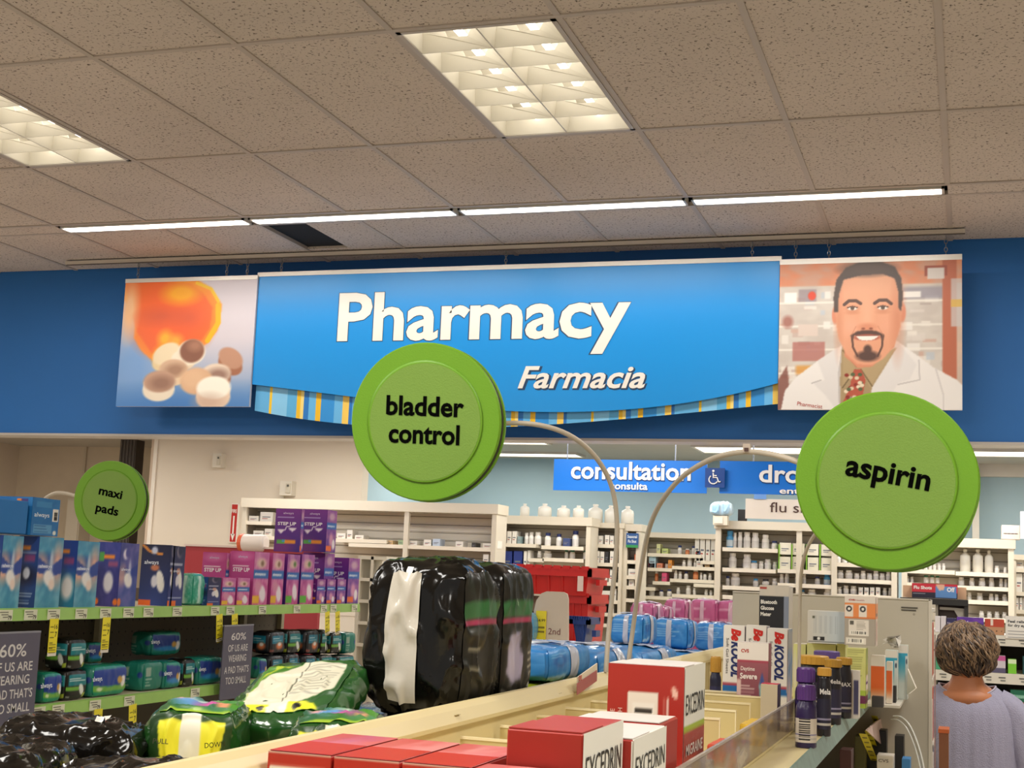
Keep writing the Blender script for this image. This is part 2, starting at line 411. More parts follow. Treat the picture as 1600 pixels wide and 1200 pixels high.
# pharmacy room
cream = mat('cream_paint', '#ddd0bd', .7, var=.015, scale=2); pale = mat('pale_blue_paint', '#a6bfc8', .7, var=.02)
XL = pY(238, 760, 10.2).x; XR = -4.62
m = MB(); m.box((XL, 10.2, 0), (XR, 10.32, 2.7), cream); struct('wall_back_left', m)
m = MB(); m.box((XL-.05, 10.22, 0), (XL, 11.6, 2.7), mat('cream_paint_shaded', '#cdb8a2', .7)); struct('wall_return', m)  # tan tone is the shading of the cream return, put into its colour
m = MB(); m.box((XR-.1, 10.32, 0), (XR, 12.2, 2.7), pale); struct('wall_pharmacy_side', m)
m = MB(); m.box((-9, 11.6, 0), (XL-.05, 11.7, 2.7), mat('cream_paint_far_shade', '#d6c7b0', .7)); struct('wall_far_left', m)  # dimmer cream carries the slight shading of this far wall
m = MB(); x = pY(126, 760, 11.55).x; m.box((x-.012, 11.575, 0), (x+.012, 11.6, 2.7), mat('seam_trim', '#cfc2ac', .6)); struct('trim_2', m)
m = MB(); m.box((XL-.004, 10.185, 0), (XL+.03, 10.2, 2.7), mat('corner_bead', '#e6dccd', .6)); struct('trim_3', m)
m = MB(); m.box((XR, 12.2, 0), (4.5, 12.3, 2.7), pale); struct('wall_back', m)
m = MB(); m.box((-9, 7.75, 2.7), (4.5, 12.3, 2.75), mat('pharmacy_ceiling_paint', '#b9b2a6', .8)); struct('ceiling_pharmacy', m)
m = MB(); m.box((-9.1, -4, 0), (-9, 12.3, CEIL+.2), cream); struct('wall_left', m)
m = MB(); m.box((4.5, -4, 0), (4.6, 12.3, CEIL+.2), cream); struct('wall_right', m)
# white column by the blue wall on the right
xa = pY(1519, 760, 12.0).x; xb = pY(1530, 760, 12.0).x
m = MB(); m.box((xa, 12.05, 0), (xb, 12.2, 2.7), mat('white_trim', '#dcd5c8', .6)); m.box((xa, 12.12, 2.6), (4.4, 12.2, 2.7), mat('white_trim', '#dcd5c8', .6)); struct('trim_4', m)
# dark column
t = thing('support_column', 'dark ribbed column beside the cream wall, behind the maxi pads disc', 'column', (pY(201, 760, 10.9).x, 10.9, 0))
xa = pY(188, 760, 10.9).x; xb = pY(213, 760, 10.9).x; dk = mat('dark_column_paint', '#4a443e', .6, var=.15, scale=20)
m = MB(); m.box((xa, 10.85, 0), (xb, 10.98, 2.7), dk); m.build('shaft', t)
m = MB()
for k in range(5): x = xa+(xb-xa)*(k+.5)/5; m.box((x-.005, 10.842, 0), (x+.005, 10.85, 2.7), mat('column_rib', '#5a5450', .5))
m.build('ribs', t)

# ------------------------------------------------------------------ troffers
white_en = mat('white_reflector', '#f1ece0', .35, var=.01)
tube_m = mat('fluorescent_tube', '#fff6e2', .4, emit=5.5, ecol='#fff5e6')
cell_en = mat('louver_reflector', '#cfcabd', .3, var=.01)
def troffer(c, r, label):
    x0, x1 = cx(c)+.013, cx(c+1)-.013; y0, y1 = ROWS[r]+.013, ROWS[r+1]-.013; z = CEIL
    t = thing('troffer_light', label, 'ceiling light', ((x0+x1)/2, (y0+y1)/2, z), 0, None)
    fr = mat('troffer_frame', '#b5aba0', .4)
    m = MB(); g = .018
    for a, b in (((x0, y0), (x1, y0+g)), ((x0, y1-g), (x1, y1)), ((x0, y0), (x0+g, y1)), ((x1-g, y0), (x1, y1))): m.box((*a, z-.003), (*b, z+.0015), fr)
    m.build('frame', t)
    m = MB(); h = z+.125; e = .004
    m.box((x0, y0, h), (x1, y1, h+.01), cell_en)
    for a, b in (((x0+g-e, y0+g-e), (x1-g+e, y0+g)), ((x0+g-e, y1-g), (x1-g+e, y1-g+e)), ((x0+g-e, y0), (x0+g, y1)), ((x1-g, y0), (x1-g+e, y1))): m.box((*a, z), (*b, h), cell_en)
    m.build('housing', t)
    X0, X1, Y0, Y1 = x0+g, x1-g, y0+g, y1-g; xm = (X0+X1)/2; bh = .075; tubes = [(X0+xm)/2, (X1+xm)/2]
    m = MB(); m.prism([(xm-.003, Y0, z), (xm+.003, Y0, z), (xm+.012, Y0, z+bh), (xm-.012, Y0, z+bh)], (0, Y1-Y0, 0), cell_en); m.build('louver_spine', t)
    for k in range(1, 6):
        y = Y0+(Y1-Y0)*k/6
        for a, b, q in ((X0, xm-.004, tubes[0]), (xm+.004, X1, tubes[1])):
            m = MB(); tp = z+bh
            o = [(a, y, z), (b, y, z), (b, y, tp), (q+.05, y, tp), (q+.038, y, tp-.024), (q-.038, y, tp-.024), (q-.05, y, tp), (a, y, tp)]
            o2 = [(px, y-(.003 if i < 2 else .012), pz) for i, (px, _, pz) in enumerate(o)]
            m.prism(o2, (0, .003, 0), cell_en); m.build('louver_blade', t)
    for q in tubes:
        m = MB(); m.tube([(q, Y0+.01, z+.078), (q, Y1-.01, z+.078)], .014, tube_m, 10); m.build('tube', t)
troffer(2, 4, 'grid ceiling light with twelve lit cells above the pharmacy sign')
troffer(-2, 4, 'grid ceiling light cut by the left edge of the picture')

# wall washing strips
met = mat('strip_metal', '#d8d2c8', .35, .2)
names = ['first ceiling wall-wash strip from the left, above the pill bottle poster', 'second wall-wash strip from the left, beside the dark missing ceiling piece', 'third wall-wash strip from the left, above the word on the sign', 'fourth wall-wash strip from the left, above the man poster']
for k in range(4):
    a = cx(-3+2*k)+.015; b = cx(-1+2*k)-.015; y0, y1 = 6.55, 6.662
    t = thing('wall_wash_strip', names[k], 'ceiling light', ((a+b)/2, 6.605, CEIL), 0, 'recessed strips along the ceiling before the sign')
    m = MB()
    for p, q in (((a, y0), (b, y0+.012)), ((a, y1-.012), (b, y1)), ((a, y0), (a+.012, y1)), ((b-.012, y0), (b, y1))): m.box((*p, CEIL-.006), (*q, CEIL+.03), met)
    m.box((a, y0, CEIL+.05), (b, y1, CEIL+.056), white_en)
    m.build('housing', t)
    m = MB(); m.box((a+.01, y1-.014, CEIL-.005), (b-.01, y1-.0125, CEIL+.045), white_en); m.build('reflector', t)
    m = MB(); m.tube([(a+.03, 6.575, CEIL+.022), (b-.03, 6.575, CEIL+.022)], .007, tube_m, 8); m.build('tube', t)
# hanging rail
SY = 7.34
rl = pZ(105, 413, CEIL-.02); rr_ = pZ(1508, 367, CEIL-.02)
m = MB(); m.box((rl.x, SY-.015, CEIL-.024), (rr_.x, SY+.015, CEIL-.004), mat('rail_enamel', '#cfc6ba', .45)); m.box((rl.x, SY-.004, CEIL-.03), (rr_.x, SY+.004, CEIL-.024), mat('rail_painted_shadow', '#6b625a', .5))  # dark strip below the rail is its shadow, painted
tag(m.build('hanging_rail'), 'long thin cream rail on the ceiling from which the big sign hangs', 'rail')

# ------------------------------------------------------------------ the three part hanging sign
chain_m = mat('chain_steel', '#8d8f92', .3, .8); strip_m = mat('aluminium_strip', '#d9d3c9', .35, .3)
def chains(t, xs, ztop, y):
    for px in xs:
        x = pY(px, 415, y).x; m = MB(); z = CEIL-.03; n = 5; L_ = (z-ztop)/n
        for k in range(n):
            zc = z-L_*(k+.5); ax = k % 2; pts = []
            for q in range(9):
                a = 2*math.pi*q/8; dx = .008*math.cos(a); dz = L_*.62*math.sin(a)
                pts.append((x+(dx if ax else 0), y+(0 if ax else dx), zc+dz))
            m.tube(pts, .0022, chain_m, 5)
        m.build('chain', t)
# left poster: pills spilling from an orange bottle
P = Paint(170, 164, '#b9bfd2'); P.grad('#3f7fc4', '#cfc6cf', 'v', 0, .55); P.ell(.1, .32, .25, .25, '#7aa4da', .7); P.ell(.85, .62, .4, .55, '#d5cbd0', .8, op=.7); P.ell(.6, .02, .6, .12, '#3273bd', .8, op=.7)
P.poly([(0, 1), (0, .86), (.1, .7), (.1, .55), (.16, .45), (.24, .38), (.35, .3), (.45, .32), (.56, .42), (.66, .5), (.73, .6), (.75, .8), (.66, .94), (.56, 1)], '#f6962c', blur=3)
P.poly([(0, 1), (.05, .8), (.12, .6), (.25, .42), (.4, .4), (.6, .5), (.67, .62), (.68, .78), (.6, .9), (.5, .98), (.3, 1)], '#ef6a2b', blur=4)
P.ell(.38, .68, .25, .24, '#f2622c', .5); P.ell(.44, .9, .13, .08, '#f7a81e', .5); P.ell(.05, .78, .06, .2, '#f3bd8c', .6); P.ell(.3, .72, .14, .06, '#c2543a', .8, op=.6); P.ell(.52, .7, .1, .07, '#c9563a', .8, op=.6)
P.line([(.72, .8), (.73, .66), (.66, .52)], .02, '#f8b313'); P.line([(.55, .98), (.66, .93), (.72, .83)], .012, '#f3c125'); P.ell(.34, .54, .05, .06, '#fbb12c', .6); P.ell(.42, .52, .05, .05, '#f9a637', .6); P.ell(.32, .4, .06, .08, '#f5a51d', .5)
def pill(u, v, r, hgt, top, side, rot=0, dk=None):
    P.ell(u, v-hgt, r, r*.72, side, .08, rot); P.rect(u-r*.99, v-hgt, u+r*.99, v, side, .01, 1) if abs(rot) < 15 else None
    P.ell(u, v, r, r*.72, top, .1, rot)
    if dk: P.ell(u+r*.15, v-r*.1, r*.7, r*.45, dk, .5, rot, .6)
pill(.36, .42, .11, .05, '#f2ddb8', '#e9cf9e', 30); pill(.84, .38, .1, .05, '#c08f74', '#a5694c', -38)
pill(.49, .385, .09, .03, '#f6e9d2', '#ead7ba'); P.ell(.545, .43, .105, .1, '#f3e4cc', .08); P.ell(.55, .44, .09, .092, '#8a5843', .1, 0); P.ell(.57, .48, .05, .04, '#c08c70', .6, 0, .6)
pill(.42, .3, .105, .06, '#d8b293', '#ecd1ae', 0, '#8d6048'); pill(.74, .26, .11, .05, '#e8d2bd', '#a36d55', 0, '#6c3d31'); P.ell(.6, .2, .12, .105, '#dcae88', .1); P.ell(.57, .22, .09, .08, '#e6bb94', .4)
pill(.32, .2, .12, .07, '#c49a80', '#f2e2cb', 0, '#7e5443'); pill(.73, .15, .125, .08, '#fdf6e6', '#e9cdb4', 0, None); P.ell(.7, .04, .1, .06, '#c6a08b', .6, 0, .6)
L0, L1, L2, L3 = [pY(x, y, SY) for x, y in ((197, 437), (403, 431), (390, 636), (182, 635))]
def board(t, x0, x1, z0, z1, y, col, strip=.022, nm='board', th=.02):
    m = MB(); m.box((x0, y, z0), (x1, y+th, z1), K(col)); m.build(nm, t)
    m = MB(); m.box((x0-.001, y-.004, z1-strip), (x1+.001, y+th+.003, z1+.003), strip_m); m.build('top_strip', t)
x0, x1, z0, z1 = L0.x, L1.x, L3.z, L0.z
t = thing('poster', 'square hanging poster of white pills spilling from an orange bottle', 'poster', ((x0+x1)/2, SY, z0)); board(t, x0, x1, z0, z1, SY, '#c9c6cf')
P.quad('printed_picture', t, (x0, SY-.001, z0), (x1, SY-.001, z0), (x1, SY-.001, z1-.022), (x0, SY-.001, z1-.022)); chains(t, (217, 355, 387), z1, SY+.01)
# right poster: smiling pharmacist
R = Paint(250, 206, '#d8b7a0')
R.rect(0, .84, 1, 1, '#dc8a62'); R.grad('#dd9066', '#d98a66', 'u', 0, 1, 0)
R.rect(0, .0, .9, .84, '#d2c8bd', .02); R.smoke('#b9aba2', 3, .45, 6)
rr = random.Random(4)
for i in range(95):
    u, v = rr.uniform(0, .9), rr.uniform(.02, .8); R.rect(u, v, u+rr.uniform(.02, .08), v+rr.uniform(.01, .06), rr.choice(['#e8e1d8', '#f0ebe4', '#c2a79c', '#a89890', '#b9c2cc', '#caa08e', '#efe7dc', '#d9cfc6']), .01, .7)
for v in (.72, .56, .4, .24): R.rect(0, v, .92, v+.014, '#ece5da', .006, .8)
R.rect(.03, .73, .1, .8, '#f0ece6', .01); R.rect(.11, .735, .21, .82, '#8f7f86', .01, .7); R.ell(.185, .775, .022, .03, '#d9482c', .2); R.rect(.63, .74, .9, .82, '#8e8896', .02, .7); R.rect(.68, .75, .78, .79, '#efe9e2', .01)
R.rect(.895, .2, .97, 1, '#b9674a', .01); R.rect(.8, .89, .92, .96, '#9c4c38', .008); R.rect(.815, .87, .905, .945, '#d9cfc8', .008)
R.rect(.94, .55, 1, .87, '#c9c2c0', .01, .8); R.rect(.94, .68, 1, .73, '#e0b13c', .006, .7); R.rect(.08, .33, .26, .46, '#b06d64', .01, .8); R.rect(.1, .24, .2, .3, '#d9963f', .02, .8); R.rect(.11, .5, .22, .58, '#d8c6ba', .01); R.ell(.05, .6, .03, .04, '#a77266', .4)
R.poly([(.0, .0), (.0, .2), (.05, .3), (.08, 0)], '#7c463c', .8, 3)
# coat
R.poly([(.02, 0), (.04, .13), (.1, .22), (.22, .33), (.36, .44), (.5, .5), (.64, .47), (.72, .4), (.85, .28), (.97, .2), (1, .16), (1, 0)], '#ebe5e0', blur=2)
R.poly([(.22, .33), (.26, .2), (.2, .18), (.27, .09), (.33, 0), (.36, 0), (.33, .42)], '#dcd6d3', .8, 3); R.poly([(.66, .45), (.76, .3), (.72, .2), (.66, .18), (.6, .05), (.52, 0), (.5, .1)], '#dfd9d6', .7, 3)
R.line([(.36, .43), (.34, .25), (.345, .05)], .008, '#bdb5b2', .8); R.line([(.77, .33), (.775, .2), (.66, .17)], .005, '#c6bfbc', .8); R.line([(.24, .2), (.19, .18)], .005, '#c6bfbc'); R.line([(.86, .27), (.9, .1), (.9, 0)], .006, '#d0c9c6', .7)
# shirt, tie
R.poly([(.355, .43), (.345, .2), (.35, 0), (.5, 0), (.52, .15), (.655, .42), (.6, .36), (.5, .28), (.42, .3)], '#a9906a', blur=2); R.poly([(.36, .43), (.44, .28), (.36, .15)], '#b39a72', blur=2); R.poly([(.45, .29), (.51, .15), (.65, .42)], '#b59c74', blur=2)
R.line([(.36, .4), (.435, .29)], .006, '#7d6848'); R.line([(.36, .15), (.43, .27)], .005, '#7d6848'); R.line([(.52, .16), (.46, .27)], .005, '#7d6848')
R.poly([(.42, .27), (.46, .275), (.485, .2), (.455, .0), (.345, .0), (.4, .16)], '#b5543f', blur=1)
for i in range(26): R.ell(rr.uniform(.37, .47), rr.uniform(.0, .24), .012, .012, rr.choice(['#e7d5b9', '#56613f', '#8c2d22', '#d9c2a4', '#8f8f72']), .2)
# neck & face
R.poly([(.36, .52), (.37, .36), (.44, .28), (.52, .29), (.64, .42), (.65, .55)], '#d98d6c', blur=3)
R.ell(.315, .64, .018, .06, '#d98a6c', .2); R.ell(.68, .65, .02, .065, '#d98a6c', .2)
R.poly([(.33, .88), (.31, .74), (.32, .6), (.335, .48), (.38, .37), (.44, .305), (.52, .3), (.58, .34), (.64, .43), (.67, .55), (.685, .7), (.68, .85), (.62, .95), (.5, .98), (.4, .95)], '#e3a17f', blur=3)
R.ell(.5, .84, .14, .1, '#e9ab88', .6); R.ell(.4, .56, .05, .06, '#eaa98a', .7); R.ell(.6, .56, .05, .06, '#e7a484', .7); R.ell(.655, .6, .03, .2, '#cb805f', .8, 0, .6); R.ell(.335, .6, .02, .18, '#d08a68', .8, 0, .6)
# hair
R.poly([(.31, .66), (.305, .76), (.32, .88), (.37, .96), (.45, 1), (.56, 1), (.64, .96), (.675, .88), (.685, .76), (.675, .66), (.66, .68), (.662, .78), (.64, .88), (.57, .915), (.45, .905), (.36, .88), (.335, .78), (.33, .66)], '#54453f', blur=2)
R.ell(.49, .95, .13, .045, '#5f4f48', .5)
for s_ in (-1, 1):
    ex = .493+s_*.083; R.line([(ex-.045, .71), (ex-.02, .735), (ex+.02, .735), (ex+.045, .715)] if s_ < 0 else [(ex-.045, .715), (ex-.02, .735), (ex+.02, .735), (ex+.045, .71)], .011, '#5e4238')
    R.ell(ex, .683, .035, .02, '#cf8f70', .5); R.ell(ex, .683, .026, .012, '#f0e2d8', .2); R.ell(ex, .684, .011, .013, '#5b4a3e', .2); R.line([(ex-.028, .688), (ex, .698), (ex+.028, .688)], .004, '#5a3d32'); R.ell(ex, .655, .035, .012, '#cd8866', .6, 0, .6)
R.ell(.49, .6, .03, .1, '#ecb08e', .7, 0, .8); R.ell(.49, .555, .045, .025, '#d98f6e', .5); R.ell(.47, .545, .01, .007, '#8f4f3c', .4); R.ell(.512, .545, .01, .007, '#8f4f3c', .4)
R.poly([(.4, .5), (.44, .53), (.49, .535), (.54, .53), (.585, .5), (.575, .45), (.56, .5), (.42, .5), (.415, .45)], '#5b4038', blur=2); R.ell(.49, .485, .07, .022, '#b5624f', .15); R.poly([(.43, .497), (.555, .497), (.53, .47), (.49, .463), (.45, .47)], '#f4ece2', blur=1); R.line([(.43, .498), (.555, .498)], .003, '#8c4a3c')
R.line([(.408, .5), (.415, .42), (.44, .36)], .007, '#6a4b40'); R.line([(.578, .5), (.572, .42), (.55, .36)], .007, '#6a4b40'); R.ell(.495, .36, .06, .035, '#5a4038', .3); R.ell(.495, .405, .022, .03, '#5a4038', .3); R.line([(.43, .56), (.405, .5)], .003, '#c27c5e', .5); R.line([(.55, .56), (.578, .5)], .003, '#c27c5e', .5)
R.line([(.1, .035), (.22, .005)], .004, '#b9c0c0', .0)
Q0, Q1, Q2 = pY(1219, 410, SY), pY(1503, 398, SY), pY(1216, 640, SY)
x0, x1, z0, z1 = Q0.x, Q1.x, Q2.z, Q1.z
t = thing('poster', 'hanging poster of a smiling man with goatee, white coat and patterned tie', 'poster', ((x0+x1)/2, SY, z0)); board(t, x0, x1, z0, z1, SY-.002, '#cfc4bb', .026)
R.quad('printed_picture', t, (x0, SY-.004, z0), (x1, SY-.004, z0), (x1, SY-.004, z1-.024), (x0, SY-.004, z1-.024)); chains(t, (1243, 1295, 1478), z1, SY+.01)
m = MB(); m.text('Pharmacist', (x0+.1, SY-.006, z0+.022), (1, 0, -.13), (0.1, 0, 1), .022, K('#b03a2c'), align='L'); m.build('lettering', t)
# centre board with curved bottom and striped swoosh behind it
PY_ = SY+.012
cx0 = L1.x+.004; cx1 = Q0.x-.004; ztop = pY(800, 420, PY_).z
def curve(pts, y):
    W = [pY(px, py, y) for px, py in pts]; xs = [p.x for p in W]; zs = [p.z for p in W]; n = 40; out = []
    cf = np.polyfit(xs, zs, 3)
    for i in range(n+1): x = cx0+(cx1-cx0)*i/n; out.append((x, float(np.polyval(cf, x))))
    return out
c1 = curve([(397, 602), (554, 617), (670, 633), (780, 645), (932, 645), (1033, 631), (1129, 616), (1217, 601)], PY_)
c2 = curve([(390, 640), (547, 663), (660, 668), (785, 668), (887, 662), (1033, 648), (1129, 640), (1217, 631)], PY_+.03)
t = thing('hanging_sign', 'long blue hanging sign reading Pharmacy Farmacia with a curved striped lower edge', 'sign', ((cx0+cx1)/2, PY_, 2.6))
sign_blue = mat('sign_blue', '#008edc', .32, var=.01)
m = MB(); m.prism([(cx0, PY_, ztop)]+[(x, PY_, z) for x, z in c1]+[(cx1, PY_, ztop)], (0, .012, 0), sign_blue); m.build('blue_board', t)
m = MB(); m.box((cx0-.01, PY_-.006, ztop-.002), (cx1+.01, PY_+.018, ztop+.024), strip_m); m.build('top_strip', t)
# stripes, each a slat of its own
seq = [('5fb0e2', 22), ('f2c51f', 4), ('86c8ee', 24), ('58aee0', 15), ('f2c01c', 6), ('f9dc80', 5), ('1d78c8', 8), ('62b6ea', 11), ('f3bf1d', 8), ('2a92dc', 21), ('67b7ea', 13), ('f7cf5e', 10), ('1c74c4', 5), ('5fb0e2', 16)]
xs_ = 398; k = 0; yb = PY_+.03
def zc(c, x): return float(np.interp(x, [p[0] for p in c], [p[1] for p in c]))
while xs_ < 1216:
    colr, wd = seq[k % len(seq)]; k += 1; a = pY(xs_, 640, yb).x; b = pY(min(xs_+wd, 1218), 640, yb).x; xs_ += wd
    a = max(a, cx0); b = min(b, cx1)
    m = MB(); m.prism([(a, yb, zc(c2, a)), (b, yb, zc(c2, b)), (b, yb, zc(c1, b)+.09), (a, yb, zc(c1, a)+.09)], (0, .006, 0), K('#'+colr)); m.build('stripe', t)
# lettering with a thin dark outline
outl = K('#1c3f66'); wl = mat('letter_white', '#eee8de', .4, var=.01)
a, b = pY(527, 531, PY_), pY(985, 519, PY_); h = pY(530, 456, PY_).z-pY(527, 531, PY_).z
m = MB(); m.text('Pharmacy', (a.x-.006, PY_, a.z), (1, 0, 0), (0, 0, 1), h, outl, 'L', .034, 0, (b-a).x+.008, .001); m.build('letter_outline', t)
m = MB(); m.text('Pharmacy', (a.x, PY_, a.z), (1, 0, 0), (0, 0, 1), h, wl, 'L', .024, 0, (b-a).x, .004); m.build('lettering', t)
a, b = pY(809, 606, PY_), pY(1008, 605, PY_); h = pY(820, 571, PY_).z-pY(820, 606, PY_).z
m = MB(); m.text('Farmacia', (a.x+.002, PY_, a.z-.005), (1, 0, 0), (0, 0, 1), h, outl, 'L', .045, .3, (b-a).x+.01, .001)
m.text('Farmacia', (a.x, PY_, a.z), (1, 0, 0), (0, 0, 1), h, wl, 'L', .02, .3, (b-a).x, .004); m.build('lettering', t)
chains(t, (440, 790, 1175), ztop+.024, SY+.01)

# ------------------------------------------------------------------ green aisle discs
def disc_sign(label, c, R_, lines_, tilt, path, hgt, extra=None, text=True, noff=(0, 0), polr=.0055):
    c = Vector(c); n = (Vector(EYE)-c).normalized(); n = (n+Vector((noff[0], 0, noff[1]))).normalized()
    ux = Vector((0, 0, 1)).cross(n).normalized(); a = math.radians(tilt); uy = n.cross(ux); ux, uy = ux*math.cos(a)+uy*math.sin(a), uy*math.cos(a)-ux*math.sin(a)
    B = Matrix((ux, uy, n)).transposed()
    t = thing('aisle_sign', label, 'sign', path[0])
    g = mat('green_plastic', '#6c9f1f', .42, var=.05, scale=5, bump=.08, bscale=300); g2 = mat('green_plastic_centre', '#769a3c', .5, var=.04, scale=9, bump=.12, bscale=300); bk = mat('disc_backing', '#3f3c30', .6)
    m = MB(); m.lathe([(R_*.985, -.006), (R_, -.003), (R_, .003), (R_*.985, .006)], c, g, 72, B); m.build('disc_rim', t, smooth=False)
    m = MB(); m.lathe([(R_*.745, .0060), (R_*.775, .0075), (R_*.755, .0064), (R_*.75, .0066)], c, g, 72, B); m.build('embossed_ring', t, smooth=True)
    m = MB(); m.lathe([(R_*.74, .006), (R_*.74, .0072)], c, g2, 72, B); m.build('centre_panel', t)
    m = MB(); m.lathe([(R_*.97, -.013), (R_*.985, -.012), (R_*.985, -.006)], c+B @ Vector((.004, -.002, 0)), bk, 72, B); m.lathe([(R_*.985, -.022), (R_, -.019), (R_, -.013)], c+B @ Vector((.005, -.003, 0)), g, 72, B); m.build('back_disc', t)
    if text:
        m = MB(); k = mat('sign_black', '#050504', .95, spec=.05)
        for txt, v, hh, wd in lines_: m.text(txt, c+uy*v*R_+n*.0076, ux, uy, hh*R_, k, 'C', .027, 0, wd*R_, .0006)
        m.build('lettering', t)
    m = MB(); m.tube(path, polr, mat('putty_pole', '#b9ae9d', .45), 10); m.build('pole', t, smooth=True)
    if extra: extra(t)
    return t
def smooth(pts, it=2):
    P = [Vector(p) for p in pts]
    for _ in range(it):
        Q = [P[0]]
        for a, b in zip(P[:-1], P[1:]): Q += [a*.75+b*.25, a*.25+b*.75]
        P = Q+[P[-1]]
    return P
b0 = pX(947, 1042, -.752)
pa = smooth([Vector((b0.x, b0.y, 1.4215)), b0]+[pD(x, y, d) for x, y, d in ((953, 960, 3.07), (962, 880, 3.07), (965, 820, 3.06), (960, 772, 3.05), (947, 737, 3.03), (925, 706, 3.0), (893, 680, 2.96), (850, 664, 2.93), (800, 660, 2.92), (765, 665, 2.93))])
disc_sign('large green disc sign reading bladder control on a curved pole', pD(665, 659, 2.89), .165, [('bladder', .08, .25, 1.04), ('control', -.27, .25, .95)], -1.5, pa, 0, noff=(-.35, .0))
b1 = pX(982, 1032, -.752)
pa = smooth([Vector((b1.x, b1.y, 1.4215)), b1]+[pD(x, y, d) for x, y, d in ((990, 975, 3.25), (1000, 900, 3.2), (1008, 850, 3.15), (1018, 812, 3.1), (1036, 778, 3.02), (1065, 744, 2.93), (1105, 719, 2.83), (1140, 708, 2.75), (1175, 705, 2.68), (1215, 711, 2.62), (1262, 727, 2.57))])
def clipper(t):
    a = pD(1167, 701, 2.69); m = MB(); m.box(a+Vector((-.007, -.006, -.008)), a+Vector((.007, .006, .009)), K('#b9a99a')); m.box(a+Vector((-.004, -.008, -.006)), a+Vector((.004, -.006, .001)), K('#4a3028')); m.build('pole_clip', t)
disc_sign('largest green disc sign, reading aspirin, on a curved pole', pD(1385, 751, 2.54), .163, [('aspirin', -.02, .25, .93)], -9.5, pa, 0, extra=clipper, noff=(.1, .0))
b2 = Vector((-3.72, 4.93, 1.45))
pa = smooth([b2]+[pD(x, y, d) for x, y, d in ((60, 800, 5.95), (66, 782, 5.94), (84, 770, 5.92), (102, 770, 5.9), (125, 777, 5.85))])
disc_sign('small green disc sign reading maxi pads above the blue boxes', pD(172, 782, 5.77), .165, [('maxi', .1, .22, .66), ('pads', -.33, .22, .64)], -9.5, pa, 0, noff=(-.5, .0), polr=.008)
c3 = pD(1398, 771, 3.0)
b3 = pD(1250, 925, 3.2); b3.z = 1.31
pa = smooth([b3]+[pD(x, y, d) for x, y, d in ((1250, 925, 3.2), (1252, 890, 3.18), (1259, 860, 3.15), (1272, 835, 3.12), (1295, 812, 3.08), (1330, 800, 3.05))])
disc_sign('green disc sign almost wholly hidden behind the aspirin disc, thin pole showing', c3, .167, [], 0, pa, 0, text=False, noff=(.1, 0), polr=.004)

# ------------------------------------------------------------------ pharmacy signs
SB = mat('consult_blue', '#0a6cc4', .4, var=.02)
def flat_sign(label, px0, py0, px1, py1, Y, texts, colm, name='hanging_sign', hang=(), ztop=2.7, outline=True, tcol=None):
    a = pY(px0, py0, Y); b = pY(px1, py1, Y); x0, x1, z1, z0 = a.x, b.x, a.z, b.z
    t = thing(name, label, 'sign', ((x0+x1)/2, Y, z0))
    m = MB(); m.box((x0, Y, z0), (x1, Y+.012, z1), colm); m.build('panel', t)
    m = MB()
    for txt, qx0, qx1, qy0, qy1 in texts:
        p = pY(qx0, qy1, Y); q = pY(qx1, qy0, Y); zb = p.z
        if outline: m.text(txt, (p.x, Y, zb-.006), (1, 0, 0), (0, 0, 1), (q.z-p.z), K('#0a3f78'), 'L', .04, 0, (q-p).x+.004, .001)
        m.text(txt, (p.x, Y, zb), (1, 0, 0), (0, 0, 1), q.z-p.z, tcol or wl, 'L', .02 if outline else .0, 0, (q-p).x, .003)
    m.build('lettering', t)
    if hang:
        for h in hang:
            x = pY(h, py0, Y).x; m = MB(); m.tube([(x, Y+.006, z1), (x, Y+.006, ztop)], .004, chain_m, 6); m.build('hanger', t)
    return t
CY = 8.6
flat_sign('blue hanging sign reading consultation consulta', 866, 717, 1104, 771, CY, [('consultation', 892, 1080, 722, 747), ('consulta', 953, 1012, 754, 764)], SB, hang=(886, 1055))
flat_sign('blue hanging sign reading drop off entrega, mostly behind the aspirin disc', 1125, 720, 1412, 777, CY, [('drop off', 1186, 1340, 727, 753), ('entrega', 1218, 1290, 763, 771)], SB, hang=(1177, 1390))
t = flat_sign('small dark blue square sign with a white wheelchair symbol', 1102, 731, 1133, 763, CY-.02, [], mat('navy_sign', '#143c7c', .4)) if False else None
a = pY(1102, 731, CY-.03); b = pY(1132, 762, CY-.03)
t = thing('accessibility_sign', 'small dark blue square sign with a white wheelchair symbol', 'sign', ((a.x+b.x)/2, CY-.03, b.z)); m = MB(); m.box((a.x, CY-.03, b.z), (b.x, CY-.018, a.z), K('#143c7c')); m.build('panel', t)
m = MB(); s = (b.x-a.x); o = Vector((a.x, CY-.034, b.z)); G = lambda u, v: o+Vector((u*s, 0, v*s))
m.tube([G(.42, .74), G(.43, .5), G(.62, .5), G(.7, .28), G(.8, .3)], s*.035, wl, 6); m.lathe([(.001, 0), (s*.06, 0.0), (s*.06, .003)], G(.42, .84), wl, 12, Matrix(((1, 0, 0), (0, 0, 1), (0, 1, 0)))); m.tube([G(.43+.22*math.cos(q), .4+.22*math.sin(q)) for q in [math.radians(d) for d in range(125, 350, 15)]], s*.03, wl, 6); m.tube([G(.43, .6), G(.6, .6)], s*.025, wl, 6)
m.build('wheelchair_symbol', t)
t = flat_sign('cream paper sign reading flu shots taped below the blue sign', 1165, 779, 1352, 815, CY-.01, [('flu shots', 1203, 1300, 786, 800)], K('#e2d6c6'), name='paper_sign', outline=False, tcol=K('#4a2f28'))
m = MB(); a = pY(1178, 772, CY-.02); b = pY(1197, 780, CY-.02); m.box((a.x, CY-.016, b.z), (b.x, CY-.011, a.z), K('#6f9bd6')); m.build('tape', t)
